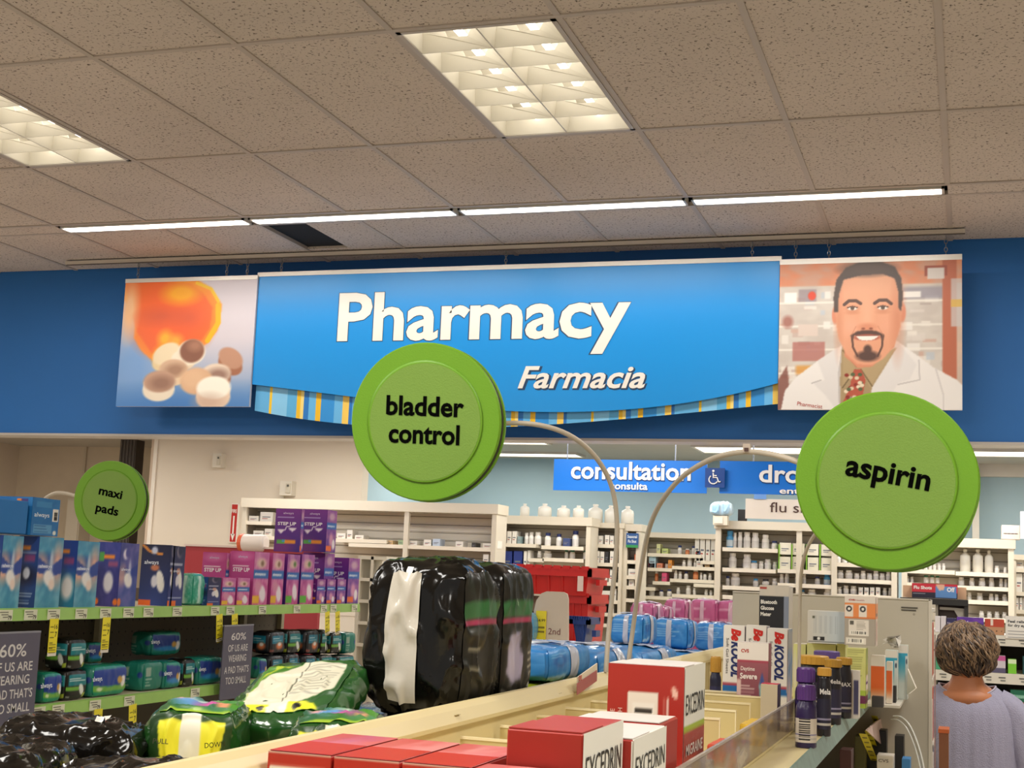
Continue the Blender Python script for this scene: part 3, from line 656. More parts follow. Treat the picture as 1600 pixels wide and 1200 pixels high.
# fire arrow, wall devices
a = pY(363, 787, 10.19); b = pY(371, 848, 10.19)
t = thing('fire_arrow_sign', 'narrow red sign with white downward arrow on the cream wall', 'sign', ((a.x+b.x)/2, 10.19, b.z)); m = MB(); x0, x1 = pY(361, 800, 10.18).x, pY(372, 800, 10.18).x; m.box((x0, 10.18, b.z), (x1, 10.2, a.z), K('#efe9de')); m.box((x0+.006, 10.178, b.z+.006), (x1-.006, 10.18, a.z-.006), K('#b8231c')); m.build('plate', t)
xm = (x0+x1)/2; m = MB(); m.box((xm-.006, 10.174, b.z+.06), (xm+.006, 10.178, a.z-.1), wl); m.prism([(xm-.018, 10.174, b.z+.07), (xm, 10.174, b.z+.015), (xm+.018, 10.174, b.z+.07)], (0, .004, 0), wl); m.text('FIRE', (xm, 10.177, a.z-.075), (1, 0, 0), (0, 0, 1), .03, wl, 'C', .02, 0, x1-x0-.02, .001); m.build('arrow', t)
def device(label, px0, py0, px1, py1, name):
    a = pY(px0, py0, 10.1); b = pY(px1, py1, 10.1); t = thing(name, label, 'wall device', ((a.x+b.x)/2, 10.2, b.z)); k = K('#d9d0bf')
    m = MB(); m.box((a.x, 10.12, b.z), (b.x, 10.2, a.z), k); m.build('casing', t); m = MB(); s = b.x-a.x; m.box((a.x+s*.55, 10.108, b.z+.02), (b.x-.008, 10.12, a.z-.02), K('#c8bea9')); m.box((a.x+s*.68, 10.1, a.z-.045), (b.x-s*.18, 10.108, a.z-.03), K('#5a554c')); m.build('lens', t); return t
device('small cream sensor high on the cream wall', 331, 708, 343, 730, 'wall_sensor')
t = device('cream wall alarm box with conduit above the white shelving', 436, 751, 453, 774, 'alarm_box'); x = pY(440, 780, 10.18).x
m = MB(); m.box((x-.018, 10.18, pY(440, 800, 10.18).z), (x+.018, 10.2, pY(440, 770, 10.18).z), K('#d9d0bf')); m.build('conduit', t)
def fixture(label, px0, py0, px1, py1):
    a = pZ(px0, py0, 2.69); b = pZ(px1, py1, 2.69); x0, x1 = min(a.x, b.x), max(a.x, b.x); y0, y1 = sorted((a.y, b.y))
    t = thing('ceiling_panel_light', label, 'ceiling light', ((x0+x1)/2, (y0+y1)/2, 2.69)); m = MB(); m.box((x0, y0, 2.685), (x1, y1, 2.7), mat('lit_diffuser', '#fff8ea', .5, emit=3.2, ecol='#fff6e6')); m.build('diffuser', t)
    m = MB(); g = .025
    for p, q in (((x0-g, y0-g), (x1+g, y0)), ((x0-g, y1), (x1+g, y1+g)), ((x0-g, y0), (x0, y1)), ((x1, y0), (x1+g, y1))): m.box((*p, 2.68), (*q, 2.7), K('#d4ccc0'))
    m.build('frame', t)
fixture('near lit ceiling panel beside the bladder control disc, under the blue header', 700, 686, 857, 693)
fixture('far lit ceiling panel beside the bladder control disc, above the pale blue wall', 690, 706, 910, 713)
fixture('lit ceiling panel above the arc of the aspirin sign pole', 1085, 697, 1290, 708)
fixture('lit ceiling panel at the right edge under the blue header', 1450, 703, 1680, 713)

# ================================================================== LEFT GONDOLA (maxi pads aisle), shelf fronts at X = -3
shelf_m = mat('shelf_enamel', '#d9cfae', .4, var=.03); dark_sh = mat('shelf_underside_shade', '#8b8372', .6); peg = mat('pegboard', '#a59c88', .6); green_rail = mat('lime_price_rail', '#9cc763', .4, var=.12, scale=14)  # darker underside colour paints the shadow beneath the shelves
LX = -3.0; Z1 = 1.445; Z2 = 1.118; LXB = -3.46; LY0 = 2.6; LY1 = 6.68
t = thing('shelving_gondola', 'long shelving run on the left stocked with pads, lime green price rails', 'shelving', (-3.45, 4.6, 0))
m = MB(); m.box((LXB-.02, LY0, 0), (LXB+.01, LY1, 1.5), mat('dark_pegboard', '#6e6658', .6)); m.build('back_panel', t)
for z, d, w_ in ((Z1, .026, .0), (Z2, .026, .0), (.80, .026, 0), (.48, .026, 0)):
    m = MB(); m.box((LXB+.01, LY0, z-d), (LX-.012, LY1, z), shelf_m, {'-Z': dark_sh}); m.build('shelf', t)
    m = MB(); m.prism([(LX-.012, LY0, z+.001), (LX, LY0, z-.002), (LX+.004, LY0, z-.041), (LX-.010, LY0, z-.041)], (0, LY1-LY0, 0), green_rail); m.build('price_rail', t)
m = MB(); m.box((LXB+.01, LY0, 0), (LX-.03, LY1, .16), shelf_m); m.build('base_deck', t)
for y in (LY0+.02, 3.82, 5.04, 6.26, LY1-.02): m = MB(); m.box((LXB+.01, y-.015, .16), (LXB+.035, y+.015, 1.5), shelf_m); m.build('upright', t)
m = MB()
for i in range(60):
    for j in range(5): y = 3.7+i*.05; z = 1.16+j*.05; m.add([(LXB+.0108, y, z), (LXB+.0108, y+.008, z), (LXB+.0108, y+.008, z+.008), (LXB+.0108, y, z+.008)], [(0, 1, 2, 3)], K('#2a2620'))
m.build('peg_holes', t)['kind'] = 'stuff'
def lY(px, py=945, X=LX): return pX(px, py, X).y
# paper price tags on rails, hanging yellow sale tags
def price_tag(px, z, lab):
    y = lY(px, 960 if z > 1.3 else 1100)
    x = LX+.0042; g = thing('price_tag', lab, 'price tag', (x, y, z-.041), 0, 'white price tags on the lime rails')
    m = MB(); m.box((x, y-.034, z-.039), (x+.0015, y+.034, z-.004), K('#dfe0c4')); m.build('paper', g)
    m = MB()
    for k in range(3): m.box((x+.0015, y-.03+.02*k*.4, z-.013-.008*k), (x+.002, y+.012, z-.010-.008*k), K('#6c6a58'))
    m.text('79', (x+.002, y+.02, z-.036), (0, 1, 0), (0, 0, 1), .014, K('#2c2a22'), 'C', .02); m.build('print', g)
pt = [7, 46, 82, 125, 163, 199, 230, 275, 334, 358, 408, 462, 504, 519, 552]
for i, px in enumerate(pt): price_tag(px, Z1, '%s white price tag from the left on the upper lime rail' % ORD[i])
for i, px in enumerate([60, 90, 147, 200, 302]): price_tag(px, Z2, '%s white price tag from the left on the lower lime rail' % ORD[i])
def sale_tag(px, z, lab, h=.135, w_=.042, tilt=0, py=990):
    y = lY(px, py); x = LX+.008; g = thing('sale_tag', lab, 'sale tag', (x, y, z-.036), 0, 'yellow sale tags hanging under the lime rails', (tilt, 0, 0))
    m = MB(); m.box((0, -w_/2, -h), (.0012, w_/2, .0), K('#f0e02c')); m.box((0, -w_/2, -h-.012), (.0012, w_/2, -h), K('#e8dfd0')); m.build('paper', g, local=True)
    m = MB(); x = .0014
    m.text('16', (x, w_*.05, -.035), (0, 1, 0), (0, 0, 1), .016, K('#3a3306'), 'L', .02); m.text('7', (x, w_*.15, -.062), (0, 1, 0), (0, 0, 1), .018, K('#3a3306'), 'L', .02)
    for k in range(5): m.box((x, -w_*.4, -.03-k*.018), (x+.0003, w_*(-.02+.04*(k % 3)), -.026-k*.018), K('#8f8416'))
    for k in range(4): m.box((x, -w_*.4, -.09-k*.009), (x+.0003, w_*.35, -.0865-k*.009), K('#9a8e1c'))
    m.build('print', g, local=True)
for i, (px, tl) in enumerate(((80, 0), (162, 0), (338, .12), (362, .12), (507, .14), (523, .14))): sale_tag(px, Z1, '%s yellow sale tag from the left under the upper lime rail' % ORD[i], tilt=tl, h=.115 if i < 2 else .1, w_=.048 if i < 2 else .05)
for i, (px, tl) in enumerate(((60, 0), (92, 0), (150, 0), (203, .1))): sale_tag(px, Z2, '%s yellow sale tag from the left under the lower lime rail' % ORD[i], tilt=tl, py=1120, h=.07, w_=.05)

# ---- box art of the pad cartons
def art_front(kind):
    P = Paint(22, 52)
    if kind == 'teal':
        P.grad('#3f90ae', '#3d8fb8', 'v'); P.smoke('#a9d3dc', 1, .5, 2); P.rect(0, .45, 1, .75, '#274a9a', .1); P.smoke('#2f6f9a', 5, .3, 4); P.ell(.15, .55, .25, .18, '#e8b59b', .5); P.ell(.8, .6, .2, .25, '#dcae9c', .6)
        P.poly([(.0, .72), (.5, .58), (1, .72), (1, .5), (.6, .44), (0, .5)], '#1f3f96', .95); P.ell(.5, .42, .2, .12, '#ece8e4', .2, 20); P.ell(.55, .62, .07, .18, '#dfe4ea', .4, 0, .7); P.ell(.62, .33, .12, .08, '#e9d5c8', .3); P.rect(.05, .56, .42, .6, '#d6dcf0', .02, .8)
    elif kind == 'violet':
        P.grad('#34509f', '#3b3f8a', 'v'); P.smoke('#8b79b9', 2, .5, 2); P.ell(.3, .82, .14, .08, '#e7e0f0', .3); P.ell(.4, .84, .12, .08, '#4a4a98', .3); P.poly([(0, .68), (.5, .56), (1, .68), (1, .48), (0, .48)], '#1f3a92'); P.ell(.15, .5, .2, .15, '#d7a79a', .5, 0, .8)
        P.ell(.5, .42, .2, .12, '#eeeae8', .2, 20); P.ell(.55, .58, .07, .15, '#dcdcec', .4, 0, .7); P.ell(.1, .08, .1, .06, '#ef7a2a', .2)
    elif kind == 'navy':
        P.grad('#2c3e86', '#151a44', 'v'); P.ell(.5, .9, .2, .1, '#c7b3b0', .3, 20, .7); P.ell(.58, .93, .18, .1, '#151a44', .3); P.ell(.66, .45, .16, .17, '#ece9e4', .15, 15); P.ell(.45, .42, .12, .09, '#dedbe2', .2); P.ell(.5, .58, .14, .05, '#d18a6a', .3); P.rect(0, .0, .45, .1, '#e86a22'); P.rect(.1, .67, .8, .71, '#d9dbe8', .02, .75); P.lines(.1, .9, .12, .16, 1, '#b9c0dc', 2)
    elif kind == 'pink':
        P.grad('#c23c86', '#c86aa9', 'v'); P.smoke('#f0b7cf', 4, .5, 2.5); P.rect(0, .5, 1, .66, '#2467b4', .03); P.rect(.1, .55, .8, .6, '#d9e6f4', .02, .8); P.ell(.5, .78, .3, .09, '#e5c7b8', .4); P.ell(.55, .78, .1, .05, '#8a6a52', .5); P.ell(.65, .22, .2, .16, '#efe2ea', .2, 10); P.ell(.35, .36, .2, .1, '#d88fae', .4); P.rect(.02, .04, .45, .18, '#ecb52b', .03)
    elif kind == 'pinkgreen':
        P.grad('#b8317c', '#9c4fa3', 'v'); P.smoke('#eeb0cf', 6, .5, 2.5); P.rect(0, .5, 1, .64, '#2467b4', .03); P.rect(.1, .55, .8, .59, '#d9e6f4', .02, .8); P.ell(.5, .8, .3, .09, '#dcb8ae', .4); P.ell(.6, .8, .1, .05, '#547a3a', .5); P.ell(.7, .25, .18, .16, '#efe2ea', .2, 10); P.rect(.02, .04, .5, .18, '#58b12e', .03)
    elif kind == 'purple':
        P.grad('#5a2c94', '#8a3f9a', 'v'); P.smoke('#d486a4', 8, .45, 2.5); P.rect(0, .55, 1, .7, '#2a62b4', .03); P.rect(.1, .6, .8, .64, '#cfe0f4', .02, .8); P.ell(.5, .84, .26, .09, '#caa0b8', .4); P.ell(.5, .3, .2, .16, '#d694b4', .4); P.rect(.05, .04, .55, .16, '#ee6a1e', .03); P.ell(.75, .2, .14, .12, '#efe6ea', .2)
    elif kind == 'bluebox':
        P = Paint(50, 40, '#1f6fb2'); P.smoke('#3689c4', 3, .4, 2); P.rect(.6, .1, .78, .62, '#e8eadf', .01, .25); P.rect(.68, .6, .78, .95, '#e98a3a', .01); P.rect(.76, .7, .9, .95, '#58306f', .02, .7); P.rect(.66, .35, .76, .6, '#73b53c', .01); P.rect(.66, .1, .76, .2, '#d8e7e2', .01)
    return P
def art_side(kind):
    P = Paint(26, 52)
    if kind == 'teal': P.grad('#20437a', '#274a94', 'v'); P.ell(.5, .45, .5, .12, '#131d3e', .5); P.rect(.1, .8, .6, .86, '#e48b3a', .02); P.rect(.35, .64, .85, .74, '#8f4a82', .05); P.rect(.1, .75, .9, .78, '#b9c2de', .02, .6); P.ell(.5, .48, .16, .08, '#d9dce8', .2); P.lines(.1, .9, .05, .25, 6, '#9db5d3', 1)
    elif kind == 'teal2': P.grad('#237a9a', '#26489a', 'v', .4, .6); P.ell(.6, .3, .3, .18, '#e9e6e2', .3); P.rect(.1, .8, .6, .86, '#e48b3a', .02); P.rect(.35, .64, .85, .74, '#8f4a82', .05)
    elif kind == 'violet': P.grad('#3b3a84', '#2f3a8a', 'v'); P.smoke('#5e58a8', 3, .4); P.rect(.1, .7, .3, .84, '#4fa04a', .02); P.rect(.3, .74, .75, .8, '#ea8a35', .02); P.rect(.5, .62, .9, .7, '#93507f', .05); P.ell(.55, .38, .2, .16, '#e9e6ee', .2); P.ell(.1, .08, .1, .05, '#ef7a2a', .2); P.ell(.9, .08, .1, .05, '#ef7a2a', .2)
    elif kind == 'navy': P.grad('#2d4388', '#141838', 'v'); P.line([(.05, .98), (.3, .88), (.7, .84)], .02, '#d68a3c'); P.ell(.45, .9, .1, .06, '#c9cfe6', .3); P.ell(.5, .62, .14, .05, '#c77a58', .3); P.ell(.7, .4, .13, .18, '#ece9e4', .12, 10); P.ell(.5, .4, .1, .1, '#d5d3de', .2); P.rect(0, .0, .42, .09, '#e86a22')
    elif kind == 'purple': P = Paint(36, 52, '#54289a'); P.grad('#3a2080', '#7c2e8f', 'v'); P.ell(.3, .1, .4, .2, '#a93f7e', .6, 0, .5); P.line([(.1, .8), (.7, .8)], .008, '#b9a0d8'); P.rect(.12, .19, .42, .28, '#5bb052', .01); P.rect(.3, .23, .45, .28, '#4aa0c8', .01); P.rect(.42, .2, .82, .28, '#ea9a35', .01); P.poly([(.1, .52), (.4, .52), (.25, .42)], '#efe9f2'); P.poly([(.5, .56), (.85, .56), (.68, .46)], '#efe9f2'); P.line([(.4, .5), (.45, .58), (.6, .6)], .01, '#e8e0f0')
    elif kind == 'pinkside': P = Paint(36, 52, '#b8418a'); P.grad('#a53a86', '#c24a90', 'v'); P.line([(.1, .72), (.75, .72)], .01, '#edd0e4'); P.ell(.5, .9, .4, .08, '#d06aa8', .4); P.poly([(.3, .25), (.85, .25), (.6, .12)], '#f1e3ee'); P.line([(.2, .2), (.45, .34), (.6, .34)], .012, '#efe0ec')
    return P
AF = {k: art_front(k) for k in ('teal', 'violet', 'navy', 'pink', 'pinkgreen', 'purple', 'bluebox')}; AS = {k: art_side(k) for k in ('teal', 'teal2', 'violet', 'navy', 'purple', 'pinkside')}
BASEC = {'teal': '#2a5c94', 'violet': '#36408c', 'navy': '#1c2352', 'pink': '#b83f88', 'pinkgreen': '#a83c88', 'purple': '#57298f', 'teal2': '#2a5c94', 'pinkside': '#b0408a'}
def pad_box(label, pxl, pxn, pxf, ytop, front, side, zb=Z1, group='sanitary pad cartons on the top shelf', texts=(), X=LX-.012, depth=None, text=None, ztop=None):
    n = pX(pxn, ytop, X); f = pX(pxf, 900, X)
    y0 = pX(pxn, 900, X).y; y1 = max(f.y, y0+.03); xb = pY(pxl, 900, y0).x if depth is None else X-depth
    if pxn-pxl < 6: xb = X-(depth or .09)
    xb = max(xb, X-.3)
    tx = list(texts)
    if front in ('teal', 'violet', 'pink', 'pinkgreen', 'purple', 'navy'): tx.append(('+X', 'always', .08, .565 if front != 'purple' else .6, .05, '#e4e8f4', {'align': 'L', 'wf': .5, 'bold': .01}))
    return carton('pad_carton', label, 'box', (xb, y0, zb), (X, y1, ztop or n.z), BASEC[front], [('+X', AF[front]), ('-Y', AS[side])], tx, group)
ST = lambda c='#f2ecf4': [('-Y', 'STEP UP', .1, .62, .075, c, {'align': 'L', 'wf': .72, 'bold': .03}), ('-Y', 'always', .3, .88, .05, '#d8c2e4', {'align': 'L', 'wf': .4, 'bold': .01})]
pad_box('teal pad carton cut by the left edge, under the stacked blue carton', -30, 0, 32, 836, 'teal', 'teal')
pad_box('first full teal pad carton from the left, under the stacked blue carton', 25, 57, 95, 838, 'teal', 'teal')
pad_box('teal pad carton between the stacked blue carton and the maxi pads disc', 88, 118, 152, 845, 'teal', 'teal2')
pad_box('violet-blue pad carton with a crescent, below the maxi pads disc', 150, 186, 214, 848, 'violet', 'violet')
pad_box('wide dark navy pad carton with orange corner stamp', 219, 264, 268, 852, 'navy', 'navy', texts=[('-Y', 'always', .12, .68, .07, '#e4e8f4', {'align': 'L', 'wf': .5, 'bold': .01})])
pad_box('narrow dark navy pad carton right of the wide navy one', 265, 268.5, 287, 853, 'navy', 'navy')
BX = Paint(40, 40, '#1f6aa8'); BX.smoke('#2f80bc', 5, .4, 2); BX.bars(.76, .4, .95, .72, 4, 'v'); BX.rect(.1, .08, .75, .3, '#7fb0cc', .01, .6); BX.lines(.12, .72, .1, .28, 5, '#1f5a92', 3); BX.rect(.15, .75, .7, .9, '#4a90c0', .02, .6); BX.ell(.86, .1, .06, .06, '#d9dcd4', .2)
a = pX(52, 777, LX-.012); b = pX(92, 775, LX-.012)
carton('pad_carton', 'large blue pad carton lying on top of the teal cartons', 'box', (a.x-.2, a.y, pX(52, 838, LX-.012).z+.004), (a.x, b.y+.01, a.z), '#1f6fb2', [('-Y', AF['bluebox']), ('+X', BX)], [('+X', 'always', .08, .5, .12, '#dfe9f2', {'align': 'L', 'wf': .55, 'bold': .01})], 'sanitary pad cartons on the top shelf')
a2 = pX(-20, 777, LX-.012)
carton('pad_carton', 'large blue pad carton cut by the left edge on top of the teal cartons', 'box', (a2.x-.2, 3.62, pX(52, 838, LX-.012).z+.004), (a2.x, a.y-.02, a2.z), '#1f6fb2', [('-Y', AF['bluebox'])], (), 'sanitary pad cartons on the top shelf')
# mint wrapped pack
pG = Paint(16, 30, '#2f9c7f'); pG.smoke('#bfe8dc', 3, .6, 3); pG.line([(.5, .0), (.45, .5), (.55, 1)], .05, '#d9efe6', .8)
c = pX(296, 945, LX-.07); zt = pX(296, 896, LX-.05).z
soft_pack('wrapped_pack', 'small mint green film wrapped pack beside the navy carton', 'pack', (c.x, c.y, Z1), (.08, .1, zt-Z1), '#2f9c7f', 'soft packs on the left shelves', n=8, wr=.004, arts=[('-Y', .05, .95, .05, .95, pG, 'print'), ('+X', .05, .95, .05, .95, pG, 'print')])
pad_box('small navy pad carton in front of the pink ones', 306, 326, 346, 902, 'navy', 'teal')
pad_box('first small pink and blue carton from the left', 345, 348.5, 369, 903, 'pink', 'pinkside')
pad_box('second small pink and blue carton, before the tall pink ones', 369, 372, 391, 903, 'pink', 'pinkside')
pad_box('tall pink carton reading step up behind the mint pack', 315, 352, 356, 864, 'pink', 'pinkside', X=LX-.14, texts=ST())
pad_box('tall pink carton reading step up, right of its twin', 360, 396, 419, 862, 'pink', 'pinkside', texts=ST())
pad_box('slim pink carton between two red gaps', 420, 424.5, 443, 864, 'pink', 'pinkside', depth=.22)
pad_box('first pink carton with a green stamp', 444, 448, 467, 866, 'pinkgreen', 'purple', depth=.22)
pad_box('second pink carton with a green stamp', 468, 470, 490, 866, 'pinkgreen', 'purple', depth=.22)
pad_box('tall purple step up carton at the right end of the shelf', 507, 544, 561, 872, 'purple', 'purple', texts=ST())
pad_box('purple step up carton half hidden behind the green-stamped ones', 472, 506, 521, 868, 'purple', 'purple', X=LX-.052, texts=ST(), ztop=pX(506, 864, LX-.012).z)
pad_box('first of three small purple cartons before the end carton', 494, 496.5, 509, 905, 'purple', 'purple', depth=.035)
pad_box('second of three small purple cartons before the end carton', 510, 512, 525, 905, 'purple', 'purple', depth=.035)
pad_box('third of three small purple cartons before the end carton', 526, 528, 541, 905, 'purple', 'purple', depth=.035)
# the two stacked purple cartons
for lab, l, n_, f_, yt in (('left of two purple step up cartons stacked highest on the shelf', 425, 465, 468, 795), ('right of two purple step up cartons stacked highest on the shelf', 467, 506, 521, 796)):
    pad_box(lab, l, n_, f_, yt, 'purple', 'purple', zb=pX(n_, 864, LX-.012).z+.004, texts=ST())

# ---- lower shelf goods
def pad_pack_art(kind='day'):
    P = Paint(36, 30)
    if kind == 'day': P.grad('#24986f', '#1f8f86', 'v'); P.poly([(0, .85), (1, .9), (1, .3), (0, .35)], '#1f3f96', blur=2); P.poly([(0, .38), (.5, .3), (1, .4), (1, .15), (0, .18)], '#7fb544', .9, 2); P.ell(.85, .45, .07, .18, '#efe9e4', .15); P.ell(.75, .5, .06, .12, '#caa04a', .3); P.ell(.2, .25, .08, .06, '#d9e6b4', .3)
    elif kind == 'teal': P.grad('#1c7f6c', '#20907c', 'v'); P.poly([(.0, .9), (.9, .8), (.95, .35), (.1, .3)], '#213a88', blur=2); P.ell(.55, .3, .4, .1, '#2f86c4', .4); P.ell(.85, .4, .08, .18, '#e9e4dc', .2); P.ell(.72, .45, .07, .12, '#d3a24a', .3)
    elif kind == 'black': P = Paint(30, 32, '#14140f'); P.rect(.12, .48, .98, .85, '#1b7f86', .02); P.ell(.72, .34, .1, .2, '#e9ece4', .15, 20); P.rect(0, .32, .6, .45, '#6fae3a', .03); P.rect(.8, .06, .96, .22, '#a6b43a', .02); P.rect(.02, .06, .2, .14, '#c9cfc4', .02, .6); P.lines(.18, .9, .6, .75, 2, '#e4efe9', 1)
    elif kind == 'green': P = Paint(30, 32, '#1c7a68'); P.rect(.1, .5, .35, .8, '#c9c4b4', .02, .7); P.lines(.1, .4, .1, .45, 8, '#c7cfc0', 2, .5, .6); P.ell(.85, .55, .12, .1, '#25408c', .2)
    elif kind == 'orange': P = Paint(30, 32, '#15161c'); P.rect(.15, .45, .8, .8, '#1c7d98', .03); P.ell(.6, .35, .2, .16, '#de7a48', .4); P.ell(.6, .42, .1, .08, '#e9e4dc', .3); P.rect(.02, .05, .3, .2, '#7d3a30', .02); P.lines(.2, .75, .55, .72, 2, '#dff0f0', 1)
    return P
PK = {k: pad_pack_art(k) for k in ('day', 'teal', 'black', 'green', 'orange')}
PKC = {'day': '#1f8a6c', 'teal': '#1c7a6a', 'black': '#121210', 'green': '#1a7464', 'orange': '#14151a'}
def shelf_pack(label, px0, px1, ytop, kind, X=LX-.02, zb=Z2, n=8, turn=False):
    a = pX(px0, 1060, X-.05); b = pX(px1, 1060, X-.05); zt = pX((px0+px1)/2, ytop, X-.03).z
    # packs are turned a little towards the aisle
    d = .10; yc = (a.y+b.y)/2; wd = (b.y-a.y)*1.0
    tx = [('+X', 'always', .12, .52, .018, '#e6ecf4')] if kind in ('day', 'teal') and wd > .08 else ()
    return soft_pack('pad_pack', label, 'pack', (X-d/2, yc, zb), (d, max(.05, wd), zt-zb), PKC[kind], 'soft packs on the left shelves', n=n, wr=.0025, pinch=.06, k=6, seed=px0, arts=[('+X', .03, .97, .03, .97, PK[kind], 'print'), ('-Y', .03, .97, .03, .97, PK['green' if kind != 'black' and kind != 'orange' else kind], 'print')], bump=.1, texts=tx)
shelf_pack('teal and blue pad pack beside the left grey slogan sign', 50, 80, 1050, 'day')
shelf_pack('black pad pack right of the teal one by the left slogan sign', 84, 119, 1046, 'black')
shelf_pack('large teal pad pack with green swoosh in the middle of the lower shelf', 125, 183, 1038, 'day')
shelf_pack('dark green pack turned sideways showing its back print', 206, 238, 1033, 'green', X=LX-.03)
shelf_pack('teal pad pack directly right of the sideways one', 241, 266, 1033, 'teal')
shelf_pack('slim black pad pack between two teal packs', 270, 288, 1029, 'black')
shelf_pack('large teal pad pack at the right, by the tilted slogan sign', 292, 333, 1026, 'teal')
shelf_pack('dark blue pack set back on the lower shelf behind the large one', 184, 203, 1034, 'green', X=LX-.16)
zz = pX(95, 1050, LX-.03).z
shelf_pack('black pad pack stacked on another under the first yellow tag', 84, 114, 997, 'black', zb=zz+.003)
shelf_pack('dim teal pack far back on the stack under the top shelf', 117, 142, 1003, 'teal', X=LX-.18, zb=zz+.002)
shelf_pack('dim teal pack lying high at the back of the lower shelf', 214, 265, 986, 'teal', X=LX-.14, zb=pX(240, 1028, LX-.1).z)
i = 0
for px0, px1, yt, kk, X_, lv in ((388, 401, 1028, 'teal', LX-.02, 0), (405, 428, 1024, 'orange', LX-.02, 0), (432, 452, 1022, 'orange', LX-.02, 0), (402, 428, 986, 'orange', LX-.04, 1), (431, 453, 984, 'black', LX-.04, 1), (460, 482, 984, 'orange', LX-.04, 1), (484, 494, 984, 'black', LX-.04, 1), (500, 518, 988, 'black', LX-.05, 1), (522, 540, 988, 'green', LX-.05, 1), (458, 480, 1024, 'orange', LX-.02, 0), (484, 505, 1024, 'black', LX-.02, 0), (510, 540, 1024, 'black', LX-.03, 0)):
    nm_ = ['teal pack at the foot right of the tilted slogan sign', 'black and orange pack low beside the tilted slogan sign', 'second black and orange pack low right of the slogan sign', 'black and orange pack on the upper tier beside the slogan sign', 'black pack on the upper tier, right of the orange one', 'dark pack with blue panel on the upper tier above the fallen green bag', 'narrow black pack on the upper tier', 'dim black pack under the twin yellow tags', 'dim green pack at the dark right end of the lower shelf', 'black and orange pack half behind the fallen green bag', 'black pack behind the top of the fallen green bag', 'black pack at the right end behind the fallen bag'][i]; i += 1
    zb = Z2 if lv == 0 else pX(px0, 1026, LX-.03).z+.003
    shelf_pack(nm_, px0, px1, yt, kk, X=X_, zb=zb)
# slogan signs
def slogan(label, pts, lines_, X=LX+.03):
    q = [pX(x, y, X) for x, y in pts]; y0, y1 = q[0].y, q[1].y; z0, z1 = min(p.z for p in q), max(p.z for p in q)
    c = (X, (y0+y1)/2, z0)
    t = thing('slogan_sign', label, 'sign', c); m = MB(); m.box((X, y0, z0), (X+.004, y1, z1), K('#5d5a6a')); m.build('card', t)
    m = MB(); m.box((X-.005, y0, z1-.004), (X+.005, y1, z1+.002), K('#8f8f98')); m.build('clip', t); m = MB(); m.box((X-.03, (y0+y1)/2-.01, z0+.002), (X, (y0+y1)/2+.01, z0+.005), K('#8f8f98')); m.build('foot', t)
    m = MB(); H = z1-z0
    for txt, v, h, wd in lines_: m.text(txt, (X+.0045, (y0+y1)/2+(y1-y0)*0.0, z0+H*v), (0, 1, 0), (0, 0, 1), H*h, K('#d9d6d2'), 'C', .01, 0, (y1-y0)*wd)
    m.build('lettering', t)
slogan('grey slogan sign cut by the left edge of the picture', ((-34, 1125), (50, 1130), (50, 990), (-34, 990)), [('60%', .74, .14, .5), ('OF US ARE', .585, .1, .78), ('WEARING', .445, .1, .7), ('A PAD THAT\'S', .295, .1, .86), ('TOO SMALL', .145, .1, .8)])
slogan('grey slogan sign with yellow tags over it, between the lower shelf packs', ((342, 1088), (388, 1088), (388, 978), (342, 978)), [('60%', .8, .1, .5), ('OF US ARE', .645, .095, .66), ('WEARING', .505, .095, .6), ('A PAD THAT\'S', .35, .095, .82), ('TOO SMALL', .205, .095, .7)])

# things beyond the left gondola
def pbox(px0, py0, px1, py1, Y): a = pY(px0, py0, Y); b = pY(px1, py1, Y); return a.x, b.x, b.z, a.z
x0, x1, z0, z1 = pbox(290, 853, 500, 900, 7.3); t = thing('red_display_board', 'red board standing behind the pink step up cartons', 'board', ((x0+x1)/2, 7.3, 0))
m = MB(); m.box((x0, 7.3, .0), (x1, 7.33, z1), K('#a8323a')); m.build('board', t); m = MB(); m.box((x0-.005, 7.29, z1), (x1+.005, 7.34, z1+.012), K('#d9c3b8')); m.build('top_cap', t)
x0, x1, z0, z1 = pbox(374, 838, 418, 856, 7.6); P_ = pY(396, 856, 7.62)
t = thing('rounded_canister', 'white rounded canister with an orange end on the red board', 'canister', (P_.x, 7.315, z1-.16)); m = MB(); 
zc_ = pY(396, 862, 7.315).z; xa, xb = pY(376, 850, 7.315).x, pY(416, 850, 7.315).x
m = MB(); AX = Matrix(((0, 0, 1), (1, 0, 0), (0, 1, 0))); rr_2 = .05
m.lathe([(.03, 0), (.045, .004), (.05, .012), (.05, xb-xa-.012), (.045, xb-xa-.004), (.03, xb-xa)], (xa, 7.315, zc_+.05), K('#e9dcd2'), 20, AX); m.build('drum', t, smooth=True)
m = MB(); m.lathe([(.051, .0), (.053, .004), (.053, .02), (.051, .024)], (xa, 7.315, zc_+.05), K('#e2643c'), 20, AX); m.build('lid', t)
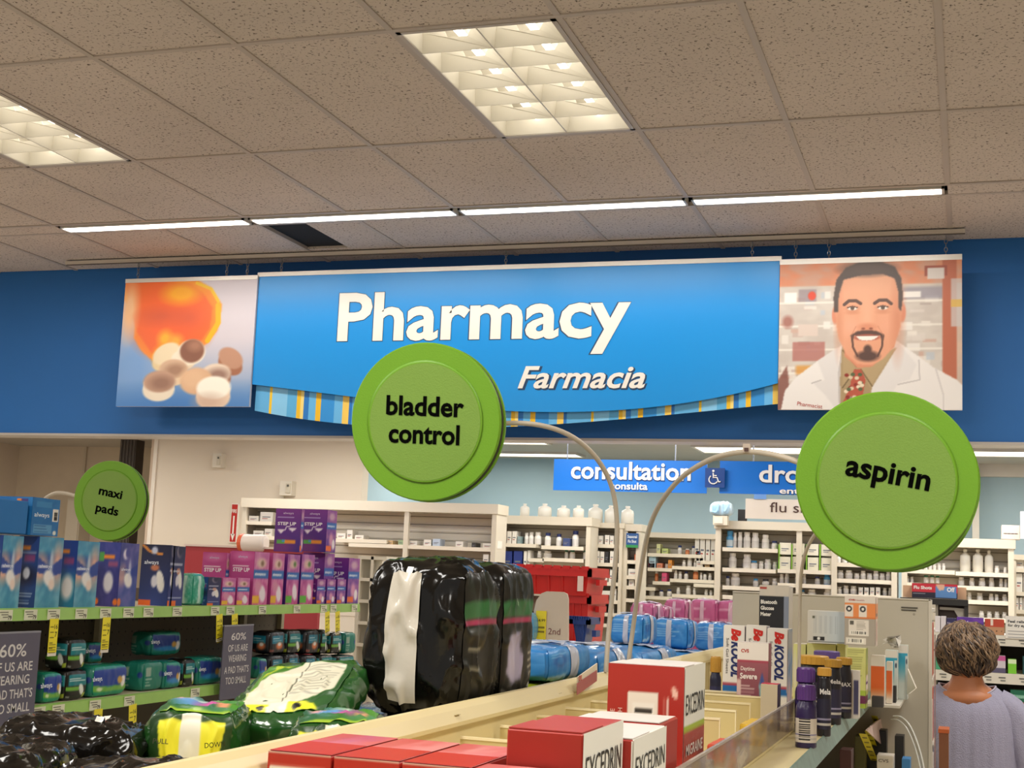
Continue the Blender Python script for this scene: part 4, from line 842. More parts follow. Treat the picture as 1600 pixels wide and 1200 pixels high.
# white wire cabinet at the gondola end
x0, x1, z0, z1 = pbox(560, 868, 600, 950, 7.2); t = thing('white_rack', 'white rack behind the right end of the pads shelf', 'rack', ((x0+x1)/2, 7.2, 0)); wk = K('#d5ccba')
m = MB(); m.box((x0, 7.2, 0), (x0+.02, 7.5, z1), wk); m.box((x1-.02, 7.2, 0), (x1, 7.5, z1), wk); m.box(((x0+x1)/2-.008, 7.2, 0), ((x0+x1)/2+.008, 7.215, z1), wk); m.build('frame', t)
for k in range(5): m = MB(); zq = z1-.02-k*.12; m.box((x0+.02, 7.2, zq), (x1-.02, 7.5, zq+.018), wk); m.build('shelf', t)
x0, x1, z0, z1 = pbox(94, 777, 110, 842, 11.3)
t = thing('wall_cabinet', 'tall cream cabinet on the far wall left of the maxi pads disc', 'cabinet', ((x0+x1)/2, 11.5, z0-.3)); m = MB(); m.box((x0, 11.42, z0-.3), (x1, 11.6, z1), K('#d8cdb8')); m.build('cabinet_body', t); m = MB(); m.box((x0+.012, 11.41, z0-.28), (x1-.012, 11.42, z1-.02), K('#dfd5c2')); m.build('door', t)

# ================================================================== NEAR GONDOLA (aspirin / bladder control)
GX = -.75; GF = -.30; GL = -1.22; GZ = 1.305; GY0, GY1 = .55, 4.6
beige = mat('beige_enamel', '#d6c594', .38, var=.04, scale=4); beige2 = mat('beige_divider', '#dccb98', .35, var=.02)
t = thing('near_gondola', 'beige double sided shelving run in the foreground, top rail crossing the picture', 'shelving', (GX, 2.6, 0))
m = MB(); m.box((GX-.012, GY0, 0), (GX+.008, 7.2, 1.408), beige); m.build('back_panel', t)
pr = [(GX-.022, 1.398), (GX-.022, 1.412), (GX-.014, 1.421), (GX-.004, 1.421), (GX+.004, 1.414), (GX+.016, 1.398), (GX+.016, 1.392), (GX+.008, 1.392)]
m = MB(); m.prism([(x, GY0, z) for x, z in pr], (0, 7.2-GY0, 0), beige); m.build('top_rail', t)
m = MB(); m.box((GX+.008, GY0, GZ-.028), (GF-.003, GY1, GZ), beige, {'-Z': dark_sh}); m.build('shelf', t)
hol = mat('teal_foil_price_strip', '#8fa79b', .3, .15, var=.35, scale=40)
m = MB(); m.prism([(GF-.003, GY0, GZ+.001), (GF, GY0, GZ+.003), (GF+.012, GY0, GZ-.032), (GF+.009, GY0, GZ-.036)], (0, GY1-GY0, 0), beige, hol); m.build('price_rail', t)
m = MB(); m.prism([(GF+.0005, GY0, GZ+.0005), (GF+.0125, GY0, GZ-.032), (GF+.0135, GY0, GZ-.031), (GF+.002, GY0, GZ+.002)], (0, GY1-GY0, 0), hol); m.build('foil_strip', t)
for z, f in ((1.06, GF+.13), (.72, GF+.13), (.4, GF+.13)):
    m = MB(); m.box((GX+.008, GY0, z-.026), (f, GY1, z), beige, {'-Z': dark_sh}); m.build('shelf', t); m = MB(); m.box((f, GY0, z-.04), (f+.006, GY1, z+.002), hol); m.build('price_rail', t)
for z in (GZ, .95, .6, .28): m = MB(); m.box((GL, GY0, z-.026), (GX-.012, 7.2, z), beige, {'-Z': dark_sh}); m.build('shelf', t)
m = MB(); m.box((GL+.02, GY0, 0), (GF-.05, 7.2, .15), beige); m.build('base_deck', t)
for y in (GY0+.01, 1.77, 2.99, 4.21, 5.43): m = MB(); m.box((GX+.008, y-.002, GZ), (GX+.0095, y+.002, 1.392), K('#b9a878')); m.build('panel_seam', t)
for y, z in ((2.02, 1.412), (2.58, 1.408)): m = MB(); m.box((GX+.005, y, z-.0045), (GX+.012, y+.02, z-.004), K('#a08f62')); m.build('scratch', t)
m = MB()
for k in range(14): y = 3.35+k*.03; m.box((GX+.0085, y, 1.372), (GX+.0095, y+.008, 1.384), K('#4a4230'))
m.build('slots', t)['kind'] = 'stuff'

div_m = mat('divider_plastic', '#cbb983', .4, var=.04); highlight_m = mat('divider_edge_highlight', '#ecdfb6', .35)  # pale lip paints the highlight along the divider edges
# divider tray with clear front fence
FX = -.37
t = thing('divider_tray', 'beige pusher tray with thin dividers and a clear front fence on the near shelf', 'tray', ((GX+FX)/2, 2.3, GZ+.001))
m = MB(); m.box((GX+.02, GY0+.1, GZ+.001), (FX, 3.26, GZ+.006), beige2); m.build('tray_floor', t)
for y in (2.02, 2.21, 2.415, 2.6, 2.785, 2.975, 3.17, 3.26, 1.95-.33, 1.0, .8):
    z = 1.378
    m = MB(); m.box((GX+.02, y, GZ+.006), (-.437, y+.0025, z-.004), div_m); m.box((GX+.02, y-.0012, z-.004), (-.435, y+.004, z), highlight_m); m.box((-.437, y-.0008, GZ+.006), (-.435, y+.0035, z-.004), highlight_m); m.build('divider', t)
cl = bpy.data.materials.new('clear_plastic'); cl.use_nodes = True; N = cl.node_tree.nodes; L = cl.node_tree.links
for n_ in list(N): N.remove(n_)
out = N.new('ShaderNodeOutputMaterial'); tr = N.new('ShaderNodeBsdfTransparent'); pb = N.new('ShaderNodeBsdfPrincipled'); mx = N.new('ShaderNodeMixShader'); tc = N.new('ShaderNodeTexCoord'); mp = N.new('ShaderNodeMapping'); nz = N.new('ShaderNodeTexNoise')
mp.inputs['Scale'].default_value = (1, 3, 9); nz.inputs['Scale'].default_value = 3.5; nz.inputs['Detail'].default_value = 3
L.new(tc.outputs['Object'], mp.inputs['Vector']); L.new(mp.outputs['Vector'], nz.inputs['Vector'])
rp = N.new('ShaderNodeValToRGB'); rp.color_ramp.elements[0].position = .35; rp.color_ramp.elements[1].position = .68; rp.color_ramp.elements[0].color = (.4,)*3+(1,); rp.color_ramp.elements[1].color = (.85,)*3+(1,)
L.new(nz.outputs['Fac'], rp.inputs['Fac']); L.new(rp.outputs['Color'], mx.inputs['Fac']); nz2 = N.new('ShaderNodeTexNoise'); nz2.inputs['Scale'].default_value = 2.2; rp2 = N.new('ShaderNodeValToRGB'); L.new(mp.outputs['Vector'], nz2.inputs['Vector']); L.new(nz2.outputs['Fac'], rp2.inputs['Fac']); L.new(rp2.outputs['Color'], pb.inputs['Base Color'])
cr = rp2.color_ramp; cr.elements[0].position = .3; cr.elements[0].color = (*lin('#7d6f66'), 1); cr.elements[1].position = .7; cr.elements[1].color = (*lin('#c9bdb2'), 1); e_ = cr.elements.new(.5); e_.color = (*lin('#a08a6a'), 1); e_ = cr.elements.new(.58); e_.color = (*lin('#9a8f98'), 1)
pb.inputs['Metallic'].default_value = 0; pb.inputs['Roughness'].default_value = .2
tr.inputs['Color'].default_value = (.95, .93, .9, 1); L.new(tr.outputs[0], mx.inputs[1]); L.new(pb.outputs[0], mx.inputs[2]); L.new(mx.outputs[0], out.inputs['Surface'])
m = MB(); m.box((FX-.002, GY0+.1, GZ+.0062), (FX, 3.26, 1.372), cl); m.build('clear_fence', t)
m = MB(); m.box((FX-.0035, GY0+.1, 1.372), (FX+.001, 3.26, 1.376), mat('clear_edge', '#cdc3b8', .2, alpha=.8)); m.build('fence_edge', t)

# pain relief cartons
RED = '#a8281c'
def exc_front(op=False):
    P = Paint(40, 56, '#efeee4'); P.rect(0, 0, 1, .5, '#a8342c'); P.smoke('#c06a5c', 2, .2, 2); P.rect(0, .52, 1, 1, '#eeece0'); P.rect(0, .49, 1, .535, '#a9bf2e'); P.grad('#a8342c', '#8e3a38', 'v', 0, 1, 0)
    P.ell(.3, .05, .4, .2, '#d76a52', .6); P.rect(.0, .0, 1, .03, '#7c2c28'); P.ell(.85, .12, .2, .2, '#7f4348', .6, 0, .8); return P
def exc_side(): P = Paint(44, 50, RED); P.rect(.27, .05, .66, .78, '#e9dfcf', .01); P.bars(.33, .08, .62, .7, 3, 'v'); P.rect(.74, .0, .75, .75, '#e7c2b4', .008); P.rect(.78, .0, .79, .75, '#e7c2b4', .008); P.ell(.87, .79, .035, .05, '#e7b9a6', .2, 30); return P
EF, ES = exc_front(), exc_side()
a = pX(1070, 1043, -.40); zt = a.z; xl = pY(951, 1042, a.y).x; b = pX(1098, 1038, -.40)
t1 = [('+X', 'EXCEDRIN', .06, .62, .17, '#1c1a16', {'align': 'L', 'wf': .9, 'bold': .0}), ('+X', 'MIGRAINE', .1, .3, .09, '#e9d9d0', {'align': 'L', 'wf': .8, 'bold': .02}),
      ('-Y', 'LOT TH', .2, .48, .06, '#e9c4b6', {'align': 'L', 'turn': 1}), ('-Y', 'EXP NE', .1, .48, .06, '#e9c4b6', {'align': 'L', 'turn': 1})]
carton('medicine_carton', 'red upright headache carton showing its barcode side, behind the front row', 'box', (xl, a.y, GZ+.006), (-.40, b.y+.02, zt), '#efe9e0', [('+X', EF), ('-Y', ES)], t1, 'red and white headache medicine cartons', {'+Z': '#e6ddd6'})
tf = [('+X', 'EXCEDRIN', .06, .64, .2, '#1c1a16', {'align': 'L', 'wf': .88, 'bold': .0}), ('+X', 'MIGRAINE', .1, .3, .1, '#e9d9d0', {'align': 'L', 'wf': .8, 'bold': .02})]
a = pX(910, 1145, -.40); b = pX(976, 1124, -.40)
carton('medicine_carton', 'red and white headache carton with open top, left of the pair facing the aisle', 'box', (-.47, 1.447, GZ+.006), (-.386, 1.625, 1.459), RED, [('+X', EF)], tf, 'red and white headache medicine cartons', {'+Z': '#a9342c'})
a = pX(989, 1171, -.374); b = pX(1041, 1120, -.374)
carton('medicine_carton', 'nearest headache carton with pale lid, facing the aisle beside the clear fence', 'box', (-.462, 1.63, GZ+.006), (-.374, 1.816, 1.4365), '#efe9e0', [('+X', EF)], tf, 'red and white headache medicine cartons', {'+Z': '#dad3cc', '-Y': RED})
carton('medicine_carton', 'pale topped headache carton tucked between the aisle facing pair and the barcode one', 'box', (-.498, 1.83, GZ+.006), (-.385, 1.95, pY(946, 1113, 1.93).z), RED, (), (), 'red and white headache medicine cartons', {'+Z': '#dcd5ce'})
dx = [(-.727, -.652), (-.648, -.573), (-.569, -.492), (-.488, -.410)]
for i, (xa, xb) in enumerate(dx):
    P = Paint(44, 40, '#b4281c'); P.rect(.04, 0, .9, .86, '#ece6dc', .01); P.lines(.08, .86, .0, .7, 12, '#8d857c', i, .4, .5); P.rect(.0, .975, 1, 1, '#d8b4a8', .02)
    T_ = Paint(30, 40, '#c65a58'); T_.smoke('#a34a86' if i == 0 else '#d9a7a0', i+2, .5, 1.6); T_.rect(0, 0, .04, 1, '#a32a20', .02); T_.ell(.5, .3, .5, .3, '#d68f96', .7, 0, .5); T_.poly([(0, .6), (.3, .5), (.4, 1), (0, 1)], '#b03c36', .4, 3)  # pinkish sheen on the red lids is painted into this picture
    carton('medicine_carton', '%s red Drug Facts carton from the left in the front row' % ORD[i], 'box', (xa, 1.40-(.04 if i == 3 else 0), GZ+.006), (xb, 1.59 if i < 3 else 1.44, 1.4205), '#b4281c', [('-Y', P), ('+Z', T_)], [('-Y', 'Drug Facts (continued)', .08, .78, .06, '#2c2622', {'align': 'L', 'wf': .45})], 'red cartons lying along the front row')
carton('medicine_carton', 'low red carton lying behind the clear fence under the dividers', 'box', (-.43, 2.03, GZ+.006), (-.376, 2.2, 1.352), '#b4402c', (), (), 'low cartons inside the clear fence', {'+Z': '#c9b8a8'})
carton('medicine_carton', 'low orange carton farther along behind the clear fence', 'box', (-.43, 2.44, GZ+.006), (-.376, 2.57, 1.346), '#d4553a', (), (), 'low cartons inside the clear fence')
carton('medicine_carton', 'low yellow carton in the tray before the cooling strip boxes', 'box', (-.43, 2.8, GZ+.006), (-.376, 2.95, 1.35), '#e2b93c', (), (), 'low cartons inside the clear fence')

# cooling gel cartons
def bek(label, px0, px1, yt, Y, dep, idx):
    a = pY(px0, yt, Y); b = pY(px1, yt, Y)
    P = Paint(24, 60, '#e9e4dc'); P.rect(0, .0, 1, .34, '#e9e4dc'); P.rect(0, .33, 1, .36, '#a33648', .01); P.rect(0, .26, 1, .33, '#1d67a8', .01); P.rect(.95, .3, 1, 1, '#c9b9b4', .02)
    S = Paint(14, 60, '#d7b3b8'); S.smoke('#3d7fb8', idx+3, .8, 2.5); S.rect(0, .75, 1, 1, '#b5a79c', .1, .7)
    H = a.z-GZ-.006
    carton('cooling_gel_carton', label, 'box', (a.x, Y, GZ+.006), (b.x, Y+dep, a.z), '#e6dfd6', [('-Y', P), ('+X', S)],
           [('-Y', 'Be', .4, .97, .42, '#cc2318', {'align': 'L', 'turn': -1, 'bold': .06, 'wf': .14, 'shear': .25}), ('-Y', 'KOOOL', .4, .825, .42, '#1c2c66', {'align': 'L', 'turn': -1, 'bold': .05, 'wf': .4, 'shear': .25}), ('-Y', 'Soft Gel Sheets', .14, .86, .13, '#3a3436', {'align': 'L', 'turn': -1, 'wf': .4})], 'white cooling gel cartons')
bek('left white cooling gel carton with sideways red and blue name', 1131, 1164, 977, 3.42, .05, 0)
bek('middle white cooling gel carton, mostly behind the sinus carton', 1166, 1198, 977, 3.42, .05, 1)
bek('right white cooling gel carton beside the dark glucose meter box', 1199, 1231, 982, 3.40, .09, 2)
P = Paint(50, 60, '#8f4f58'); P.grad('#6e3440', '#a25f68', 'v'); P.rect(0, .78, 1, 1, '#e6ded4', .01); P.rect(0, .76, 1, .785, '#a8324a', .01); P.poly([(.7, .48), (.8, .62), (.92, .45), (.85, .2), (.75, .3)], '#7fb5b4', .9, 2); P.poly([(.72, .5), (.8, .66), (.88, .5)], '#3d4a8a', 1, 2); P.ell(.62, .25, .04, .07, '#e2b43c', .3); P.lines(.1, .6, .3, .5, 5, '#d8b9b4', 1, .4); P.rect(0, .36, .14, .55, '#d9b9b0', .03); P.rect(0, .14, .12, .28, '#5a2a38', .03)
a = pY(1163, 1003, 3.22); b = pY(1203, 1003, 3.22)
carton('sinus_carton', 'mauve daytime severe sinus carton in front of the cooling gel boxes', 'box', (a.x-.012, 3.2, GZ+.006), (b.x, 3.25, a.z), '#8a4c56', [('-Y', P)], [('-Y', 'Daytime', .12, .66, .05, '#e8d5ce', {'align': 'L', 'wf': .45, 'bold': .02}), ('-Y', 'Severe', .1, .56, .07, '#efe2dc', {'align': 'L', 'wf': .55, 'bold': .03}), ('-Y', 'CVS', .12, .88, .04, '#b5281c', {'align': 'L', 'bold': .03})], None, {'+Z': '#d9cfc6'})
a = pY(1199, 1068, 3.12); b = pY(1218, 1070, 3.12)
carton('small_carton', 'small carton with crimson top band standing before the right cooling gel box', 'box', (-.432, 3.1, GZ+.006), (-.395, 3.15, a.z), '#c9bba0', (), (), None, {'+X': '#3a2c58', '+Z': '#c21f45'})

# generic bottle
_bm = {}
def bottle(name, label, loc, r, h, body, cap, lab=None, group=None, cat='bottle', capr=.8, caph=.2, neck=.08, text=None, seg=16, capcol2=None, shoulder=.12, rz=0, gloss=.3, labelband=(.12, .62)):
    t = thing(name, label, cat, loc, rz, group)
    key = (round(r, 4), round(h, 4), body, cap, lab, capr, caph, seg, text)
    if key in _bm:
        for n_, me in _bm[key]: link(n_, me, t)
        return t
    old = ROOTM.pop(t); out = []
    hb = h*(1-caph); m = MB(); m.lathe([(r*.9, 0), (r, h*.02), (r, hb*(1-shoulder-neck)), (r*.93, hb*(1-neck-shoulder*.4)), (r*capr*.85, hb*(1-neck*.6)), (r*capr*.85, hb)], (0, 0, 0), K(body, gloss), seg); o = m.build('bottle_body', t, smooth=True); out.append(('bottle_body', o.data))
    m = MB(); c = r*capr; m.lathe([(c, 0), (c, caph*h*.9), (c*.92, caph*h)], (0, 0, hb), K(cap, .35), seg)
    if seg > 12:
        for k in range(20): q = 2*math.pi*k/20; m.box((c*math.cos(q)-.0008, c*math.sin(q)-.0008, hb+.001), (c*math.cos(q)+.0008, c*math.sin(q)+.0008, hb+caph*h*.85), K(cap, .35))
    o = m.build('cap', t); out.append(('cap', o.data))
    if lab:
        m = MB(); k = r*1.006; z0, z1 = hb*labelband[0], hb*labelband[1]; m.lathe([(k, z0), (k, z1)], (0, 0, 0), K(lab, .5), seg)
        if seg > 12:
            m.lathe([(k*1.003, z0+(z1-z0)*.3), (k*1.003, z0+(z1-z0)*.36)], (0, 0, 0), K('#8c86a0'), seg); m.lathe([(k*1.003, z0+(z1-z0)*.12), (k*1.003, z0+(z1-z0)*.2)], (0, 0, 0), K('#b9b2a8'), seg)
        o = m.build('label', t); out.append(('label', o.data))
    if text:
        txt, th, tcx, tz = text; m = MB(); m.text(txt, (0, -r*1.03, hb*tz), (1, 0, 0), (0, 0, 1), th, K(tcx), 'C', .02, 0, r*1.5); o = m.build('lettering', t); out.append(('lettering', o.data))
    ROOTM[t] = old; _bm[key] = out
    return t
# sleep aid bottles at the right front
S = lambda x, y, z=GZ+.0: pZ(x, y, z)
P = pZ(1261, 1168, GZ); 
def bot(label, px, pyb, pytop, wpx, body, cap, lab, capr=.85, caph=.2, text=None, name='supplement_bottle', X=None, Y=None, gr='supplement bottles at the right front'):
    c = pZ(px, pyb, GZ) if X is None else Vector((X, Y, GZ)); 
    top = pY(px, pytop, c.y); r = wpx/2/F*((c-Vector(EYE)).dot(Vector(_f))); h = top.z-GZ
    return bottle(name, label, (c.x-(.0 if X is None else 0), c.y, GZ), r, h, body, cap, lab, gr, capr=capr, caph=caph, text=text, seg=20, rz=math.atan2(c.x, c.y)*-1 if False else 0.25)
c0 = pZ(1259, 1168, GZ)
t = bot('purple capped bottle with barcode label, nearest on the shelf edge', 1259, 1168, 1070, 33, '#2a1c4a', '#58307c', '#cfc4b4', caph=.24, text=None)
r_ = 16.5/F*((c0-Vector(EYE)).dot(Vector(_f)))*1.012; m = MB(); rb = random.Random(2); zq = .016
while zq < .058:
    hq = rb.uniform(.0012, .003); vs = [(r_*math.cos(q), r_*math.sin(q), z_) for z_ in (zq, zq+hq) for q in [math.radians(-125+i*8) for i in range(9)]]; m.add([c0+Vector(v) for v in vs], [(i, i+1, i+10, i+9) for i in range(8)], K('#1c1814')); zq += hq+rb.uniform(.001, .003)
m.build('barcode', t)
bot('taller purple capped bottle just behind the barcode one', 1258, 1145, 1043, 33, '#2a1c4a', '#5a3480', '#3a2c68', caph=.22)
bot('dark bottle lettered Mela with black shoulders, second from the shelf edge', 1287, 1150, 1043, 22, '#17141c', '#c9983c', '#1c1930', caph=.12, capr=.95, text=('Mela', .012, '#e6e0dc', .7))
bot('gold capped dark bottle behind the Mela bottle', 1301, 1132, 1030, 26, '#17141c', '#c59638', '#221d38', caph=.12, capr=1.0, text=('Mela', .010, '#d8d2ce', .72))
bot('gold capped dark bottle next to the white carton', 1318, 1122, 1027, 24, '#17141c', '#c59638', '#221d38', caph=.12, capr=1.0, text=('MAX', .010, '#d8d2ce', .6))
bot('wide gold capped bottle at the back behind the purple caps', 1270, 1108, 1024, 48, '#1b1720', '#c9993c', '#2a2440', caph=.16, capr=1.0)
bot('gold capped bottle behind the left cooling gel carton', 1128, 1085, 1026, 18, '#1b2040', '#c0923a', '#2a2c58', caph=.3, capr=.9, X=-.62, Y=3.62)
def bxp(name, label, px0, px1, yt, yb, Y, col, arts=(), texts=(), dep=.05, zb=None, group=None, faces=None, cat='box', rot=0):
    a = pY(px0, yt, Y); b = pY(px1, yt, Y); z0 = pY((px0+px1)/2, yb, Y).z if zb is None else zb
    return carton(name, label, cat, (a.x, Y, z0), (b.x, Y+dep, a.z), col, arts, texts, group, faces, rot)
# tall white carton, yellow cartons, orange and blue cartons towards the panel
P = Paint(16, 50, '#d8cfc6'); P.rect(.45, .1, .95, .8, '#4a4668', .03); P.rect(.1, .1, .3, .95, '#c9b4a8', .03)
bxp('supplement_carton', 'slim white carton with a dark picture beside the gold capped bottles', 1328, 1342, 1048, 1112, 3.62, '#ddd4c8', [('-Y', P)], zb=GZ)
YG = Paint(30, 60, '#c9c878'); YG.lines(.06, .9, .5, .97, 16, '#8d8a50', 2, .35, .7); YG.rect(0, .0, 1, .08, '#9fb23a', .01); YG.rect(0, .08, 1, .22, '#6a2548', .01); YG.rect(0, .22, 1, .3, '#a2b63c', .01)
YS = Paint(12, 60, '#a9b45a'); YS.rect(0, .3, 1, .55, '#e0d8c8', .02); YS.rect(0, .4, 1, .44, '#5a3f78', .01); YS.rect(0, .08, 1, .22, '#6a2548', .01)
bxp('supplement_carton', 'tall yellow-green carton with printed back text under the orange tester box', 1323, 1353, 1012, 1100, 3.95, '#c9c878', [('-Y', YG), ('+X', YS)], dep=.07, zb=GZ, faces={'+Z': '#dcd9a8'})
YT = Paint(40, 16, '#d6d58c'); YT.lines(.35, .9, .3, .8, 4, '#8d8a50', 4); YT.ell(.15, .5, .15, .3, '#d9d2b8', .4)
bxp('supplement_carton', 'pale yellow carton at the left under the white leaflet box', 1240, 1259, 1006, 1030, 4.12, '#d6d58c', [('-Y', YT)], dep=.1, zb=GZ, group='pale yellow cartons in a row', faces={'+Z': '#e4ddc9'})
bxp('supplement_carton', 'pale yellow carton in the middle under the white leaflet box', 1261, 1306, 1005, 1030, 4.12, '#d6d58c', [('-Y', YT)], dep=.1, zb=GZ, group='pale yellow cartons in a row', faces={'+Z': '#e4ddc9'})
bxp('supplement_carton', 'pale yellow carton at the right of the row, by the tester box', 1308, 1321, 1005, 1030, 4.12, '#d6d58c', [('-Y', YT)], dep=.1, zb=GZ, group='pale yellow cartons in a row', faces={'+Z': '#e4ddc9'})
c = pY(1292, 1017, 3.9); bottle('purple_tub', 'tub with white and purple rounded lid behind the gold caps', (c.x, 3.9, GZ), .034, c.z-GZ, '#d8cfd0', '#5d4a8c', '#e6dede', cat='tub', capr=1.0, caph=.12, seg=20)
WB = Paint(60, 50, '#c9cbc6'); WB.grad('#cdc7bb', '#b9c6cf', 'u'); WB.rect(.04, .02, 1, .06, '#3a3a38', .005, .5); WB.rect(.13, .76, .2, .84, '#5a5a48', .01); WB.rect(.16, .08, .45, .2, '#1c1c1c', .01); WB.ell(.3, .14, .04, .05, '#e6e6e0', .2)
for k in range(16): WB.rect(.13+k*.045, .3, .145+k*.045, .85, '#8f959a', .006, .55 if k % 3 else 0)
bxp('leaflet_carton', 'white carton with sideways small print in front of the grey panel', 1262, 1322, 954, 1003, 4.05, '#c9c7be', [('-Y', WB)], dep=.1, zb=pY(1290, 1006, 4.12).z+.005, faces={'+Z': '#d9d6cc'})
# tester box
TB = Paint(56, 90, '#a89e90'); TB.rect(0, .86, 1, 1, '#e0d6ca', .005); TB.rect(0, .55, 1, .86, '#e58a4c', .005); TB.rect(0, .55, 1, .58, '#d4763a', .005); TB.rect(.02, .58, .28, .82, '#e6dacc', .01); TB.rect(.46, .58, .72, .82, '#e6dacc', .01)
for u in (.15, .59): TB.ell(u, .74, .095, .06, '#2c2a2c', .08); TB.ell(u, .74, .045, .03, '#e8e2da', .1)
TB.rect(.14, .2, .78, .52, '#e2d9cc', .01); TB.rect(.18, .42, .3, .5, '#5a564e', .01); TB.lines(.4, .74, .28, .5, 7, '#9a9186', 3, .4); TB.bars(.2, .22, .72, .3, 5, 'u'); TB.rect(.05, .03, .7, .16, '#e2d9cc', .01); TB.bars(.12, .05, .62, .14, 8, 'u')
TS = Paint(14, 90, '#dccabb'); TS.rect(0, .55, 1, .86, '#e29460', .01); TS.rect(.2, .1, .8, .5, '#c9a898', .05); TS.rect(.2, .6, .8, .66, '#8a6a58', .02)
bxp('tester_carton', 'tall orange and grey tester carton with two round icons', 1320, 1368, 931, 1016, 4.0, '#d9cdc0', [('-Y', TB), ('+X', TS)], [('-Y', 'CVS', .13, .91, .03, '#b3261a', {'align': 'L', 'wf': .2, 'bold': .05}), ('-Y', 'Health', .34, .91, .03, '#b5656a', {'align': 'L', 'wf': .3})], dep=.09, zb=pY(1340, 1012, 3.95).z+.004)
GM = Paint(46, 70, '#14141a'); GM.rect(0, .86, 1, 1, '#cfc4b4', .005); GM.rect(.0, .0, .04, .86, '#14141a'); GM.rect(.82, 0, 1, .86, '#7f8798', .01); GM.smoke('#9aa0a8', 2, .1); GM.rect(0, 0, .8, .85, '#14141a', .005); GM.rect(.02, .94, .25, .97, '#a83428', .005); GM.lines(.06, .72, .25, .44, 6, '#b9b4ac', 3, .3); GM.lines(.06, .76, .05, .22, 5, '#b9b4ac', 5, .3)
bxp('meter_carton', 'dark box lettered Bluetooth Glucose Meter standing against the grey panel', 1187, 1233, 914, 1000, 4.2, '#b9b0a4', [('-Y', GM)], [('-Y', 'Bluetooth', .05, .76, .05, '#ece8e0', {'align': 'L', 'wf': .55, 'bold': .03}), ('-Y', 'Glucose', .05, .68, .05, '#ece8e0', {'align': 'L', 'wf': .45, 'bold': .03}), ('-Y', 'Meter', .05, .6, .05, '#ece8e0', {'align': 'L', 'wf': .36, 'bold': .03})], dep=.1, zb=1.40)
bxp('support_carton', 'plain carton under the dark glucose meter box, behind the cooling gel boxes', 1187, 1233, 1000, 1080, 4.2, '#c9bfa0', dep=.1, zb=GZ).__setitem__('group', 'hidden risers')
bpy.data.objects['support_carton'].scale.z = (1.397-GZ)/(pY(1187, 1000, 4.2).z-GZ)
OR = Paint(20, 60, '#d9cfc2'); OR.grad('#e0d4c4', '#e06a28', 'v', .1, .35); OR.rect(0, .35, 1, .78, '#e0662a', .01); OR.rect(0, .78, 1, 1, '#e2dace', .005)
bxp('supplement_carton', 'upright orange and white carton right of the yellow-green one', 1361, 1382, 1024, 1088, 4.1, '#e0d6c8', [('-Y', OR)], dep=.06, zb=GZ, group='tall cartons before the grey panel')
BL = Paint(20, 60, '#a9c0c4'); BL.grad('#c9cfc8', '#2f9cbc', 'v', .3, .7); BL.rect(0, .85, 1, 1, '#dcd6cc', .005); BL.rect(.75, 0, 1, .8, '#c9d2d0', .01); BL.ell(.88, .7, .08, .05, '#3a4a60', .2)
bxp('supplement_carton', 'tall turquoise carton with a white lid band', 1383, 1402, 1016, 1110, 4.38, '#c9cfc8', [('-Y', BL)], dep=.07, zb=1.3, group='tall cartons before the grey panel')
bxp('supplement_carton', 'tallest turquoise carton standing nearest the panel edge', 1404, 1418, 1008, 1105, 4.45, '#c9cfc8', [('-Y', BL)], dep=.07, zb=1.3, group='tall cartons before the grey panel')
bxp('supplement_carton', 'short orange carton in front of the turquoise ones', 1385, 1394, 1034, 1100, 4.25, '#e0d6c8', [('-Y', OR)], dep=.05, zb=1.3, group='tall cartons before the grey panel')
bxp('supplement_carton', 'short black carton at the foot of the turquoise ones', 1395, 1400, 1072, 1115, 4.3, '#2a2826', dep=.04, zb=1.3)
bxp('supplement_carton', 'dark grey carton low beside the yellow-green one', 1362, 1380, 1088, 1118, 4.02, '#3c3836', dep=.04, zb=GZ)
# crumpled clear wrap on the boxes, folded paper
t = thing('paper_flap', 'folded white paper leaning on the turquoise cartons', 'paper', (pY(1420, 1080, 4.42).x, 4.42, GZ+.03)); m = MB(); q = [pY(1418, 1045, 4.42), pY(1431, 1075, 4.38), pY(1420, 1084, 4.35), pY(1417, 1085, 4.42)]; m.prism(q, (.003, .003, 0), K('#cfc8b8')); m.build('sheet', t)
t = thing('crumpled_wrap', 'crumpled clear wrap lying on the turquoise carton', 'wrap', (pY(1392, 1005, 4.45).x, 4.45, pY(1392, 1010, 4.45).z)); m = MB(); rr = random.Random(3); c = pY(1393, 1003, 4.45); wr_ = mat('silver_wrap', '#d9d4cb', .25)
pts = [c+Vector((rr.uniform(-.03, .03), rr.uniform(-.03, .03), rr.uniform(-.02, .022))) for _ in range(24)]
for k in range(22): i, j, l = rr.sample(range(24), 3); m.add([pts[i], pts[j], pts[l]], [(0, 1, 2)], wr_ if k % 9 else K('#2c2c30'))
m.build('film', t)

# tall grey-white panel closing the run
gp = mat('grey_white_panel', '#bdb6a6', .5, var=.01)
a = pY(1140, 925, 4.6); b = pY(1454, 938, 4.6)
t = thing('end_panel', 'tall grey-white panel closing the end of the near shelves', 'panel', ((a.x+b.x)/2, 4.6, 0))
m = MB(); m.box((GX+.012, 4.605, 0), (b.x, 4.63, a.z), gp); m.build('panel', t)
m = MB(); m.box((b.x-.006, 4.6, 0), (b.x+.004, 4.64, a.z+.003), K('#cfc8ba')); m.box((GX+.012, 4.6, a.z), (b.x, 4.635, a.z+.004), K('#cfc8ba')); m.build('edge_trim', t)
x = pY(1234, 950, 4.6).x; m = MB(); m.box((x-.002, 4.603, 0), (x+.002, 4.605, a.z), K('#a9a292')); m.build('seam', t)
m = MB(); m.box((GF+.012, 4.2, 1.292), (-.19, 4.605, 1.299), K('#cfc8ba')); m.build('ledge', t)
m = MB(); q = pY(1408, 949, 4.6); 
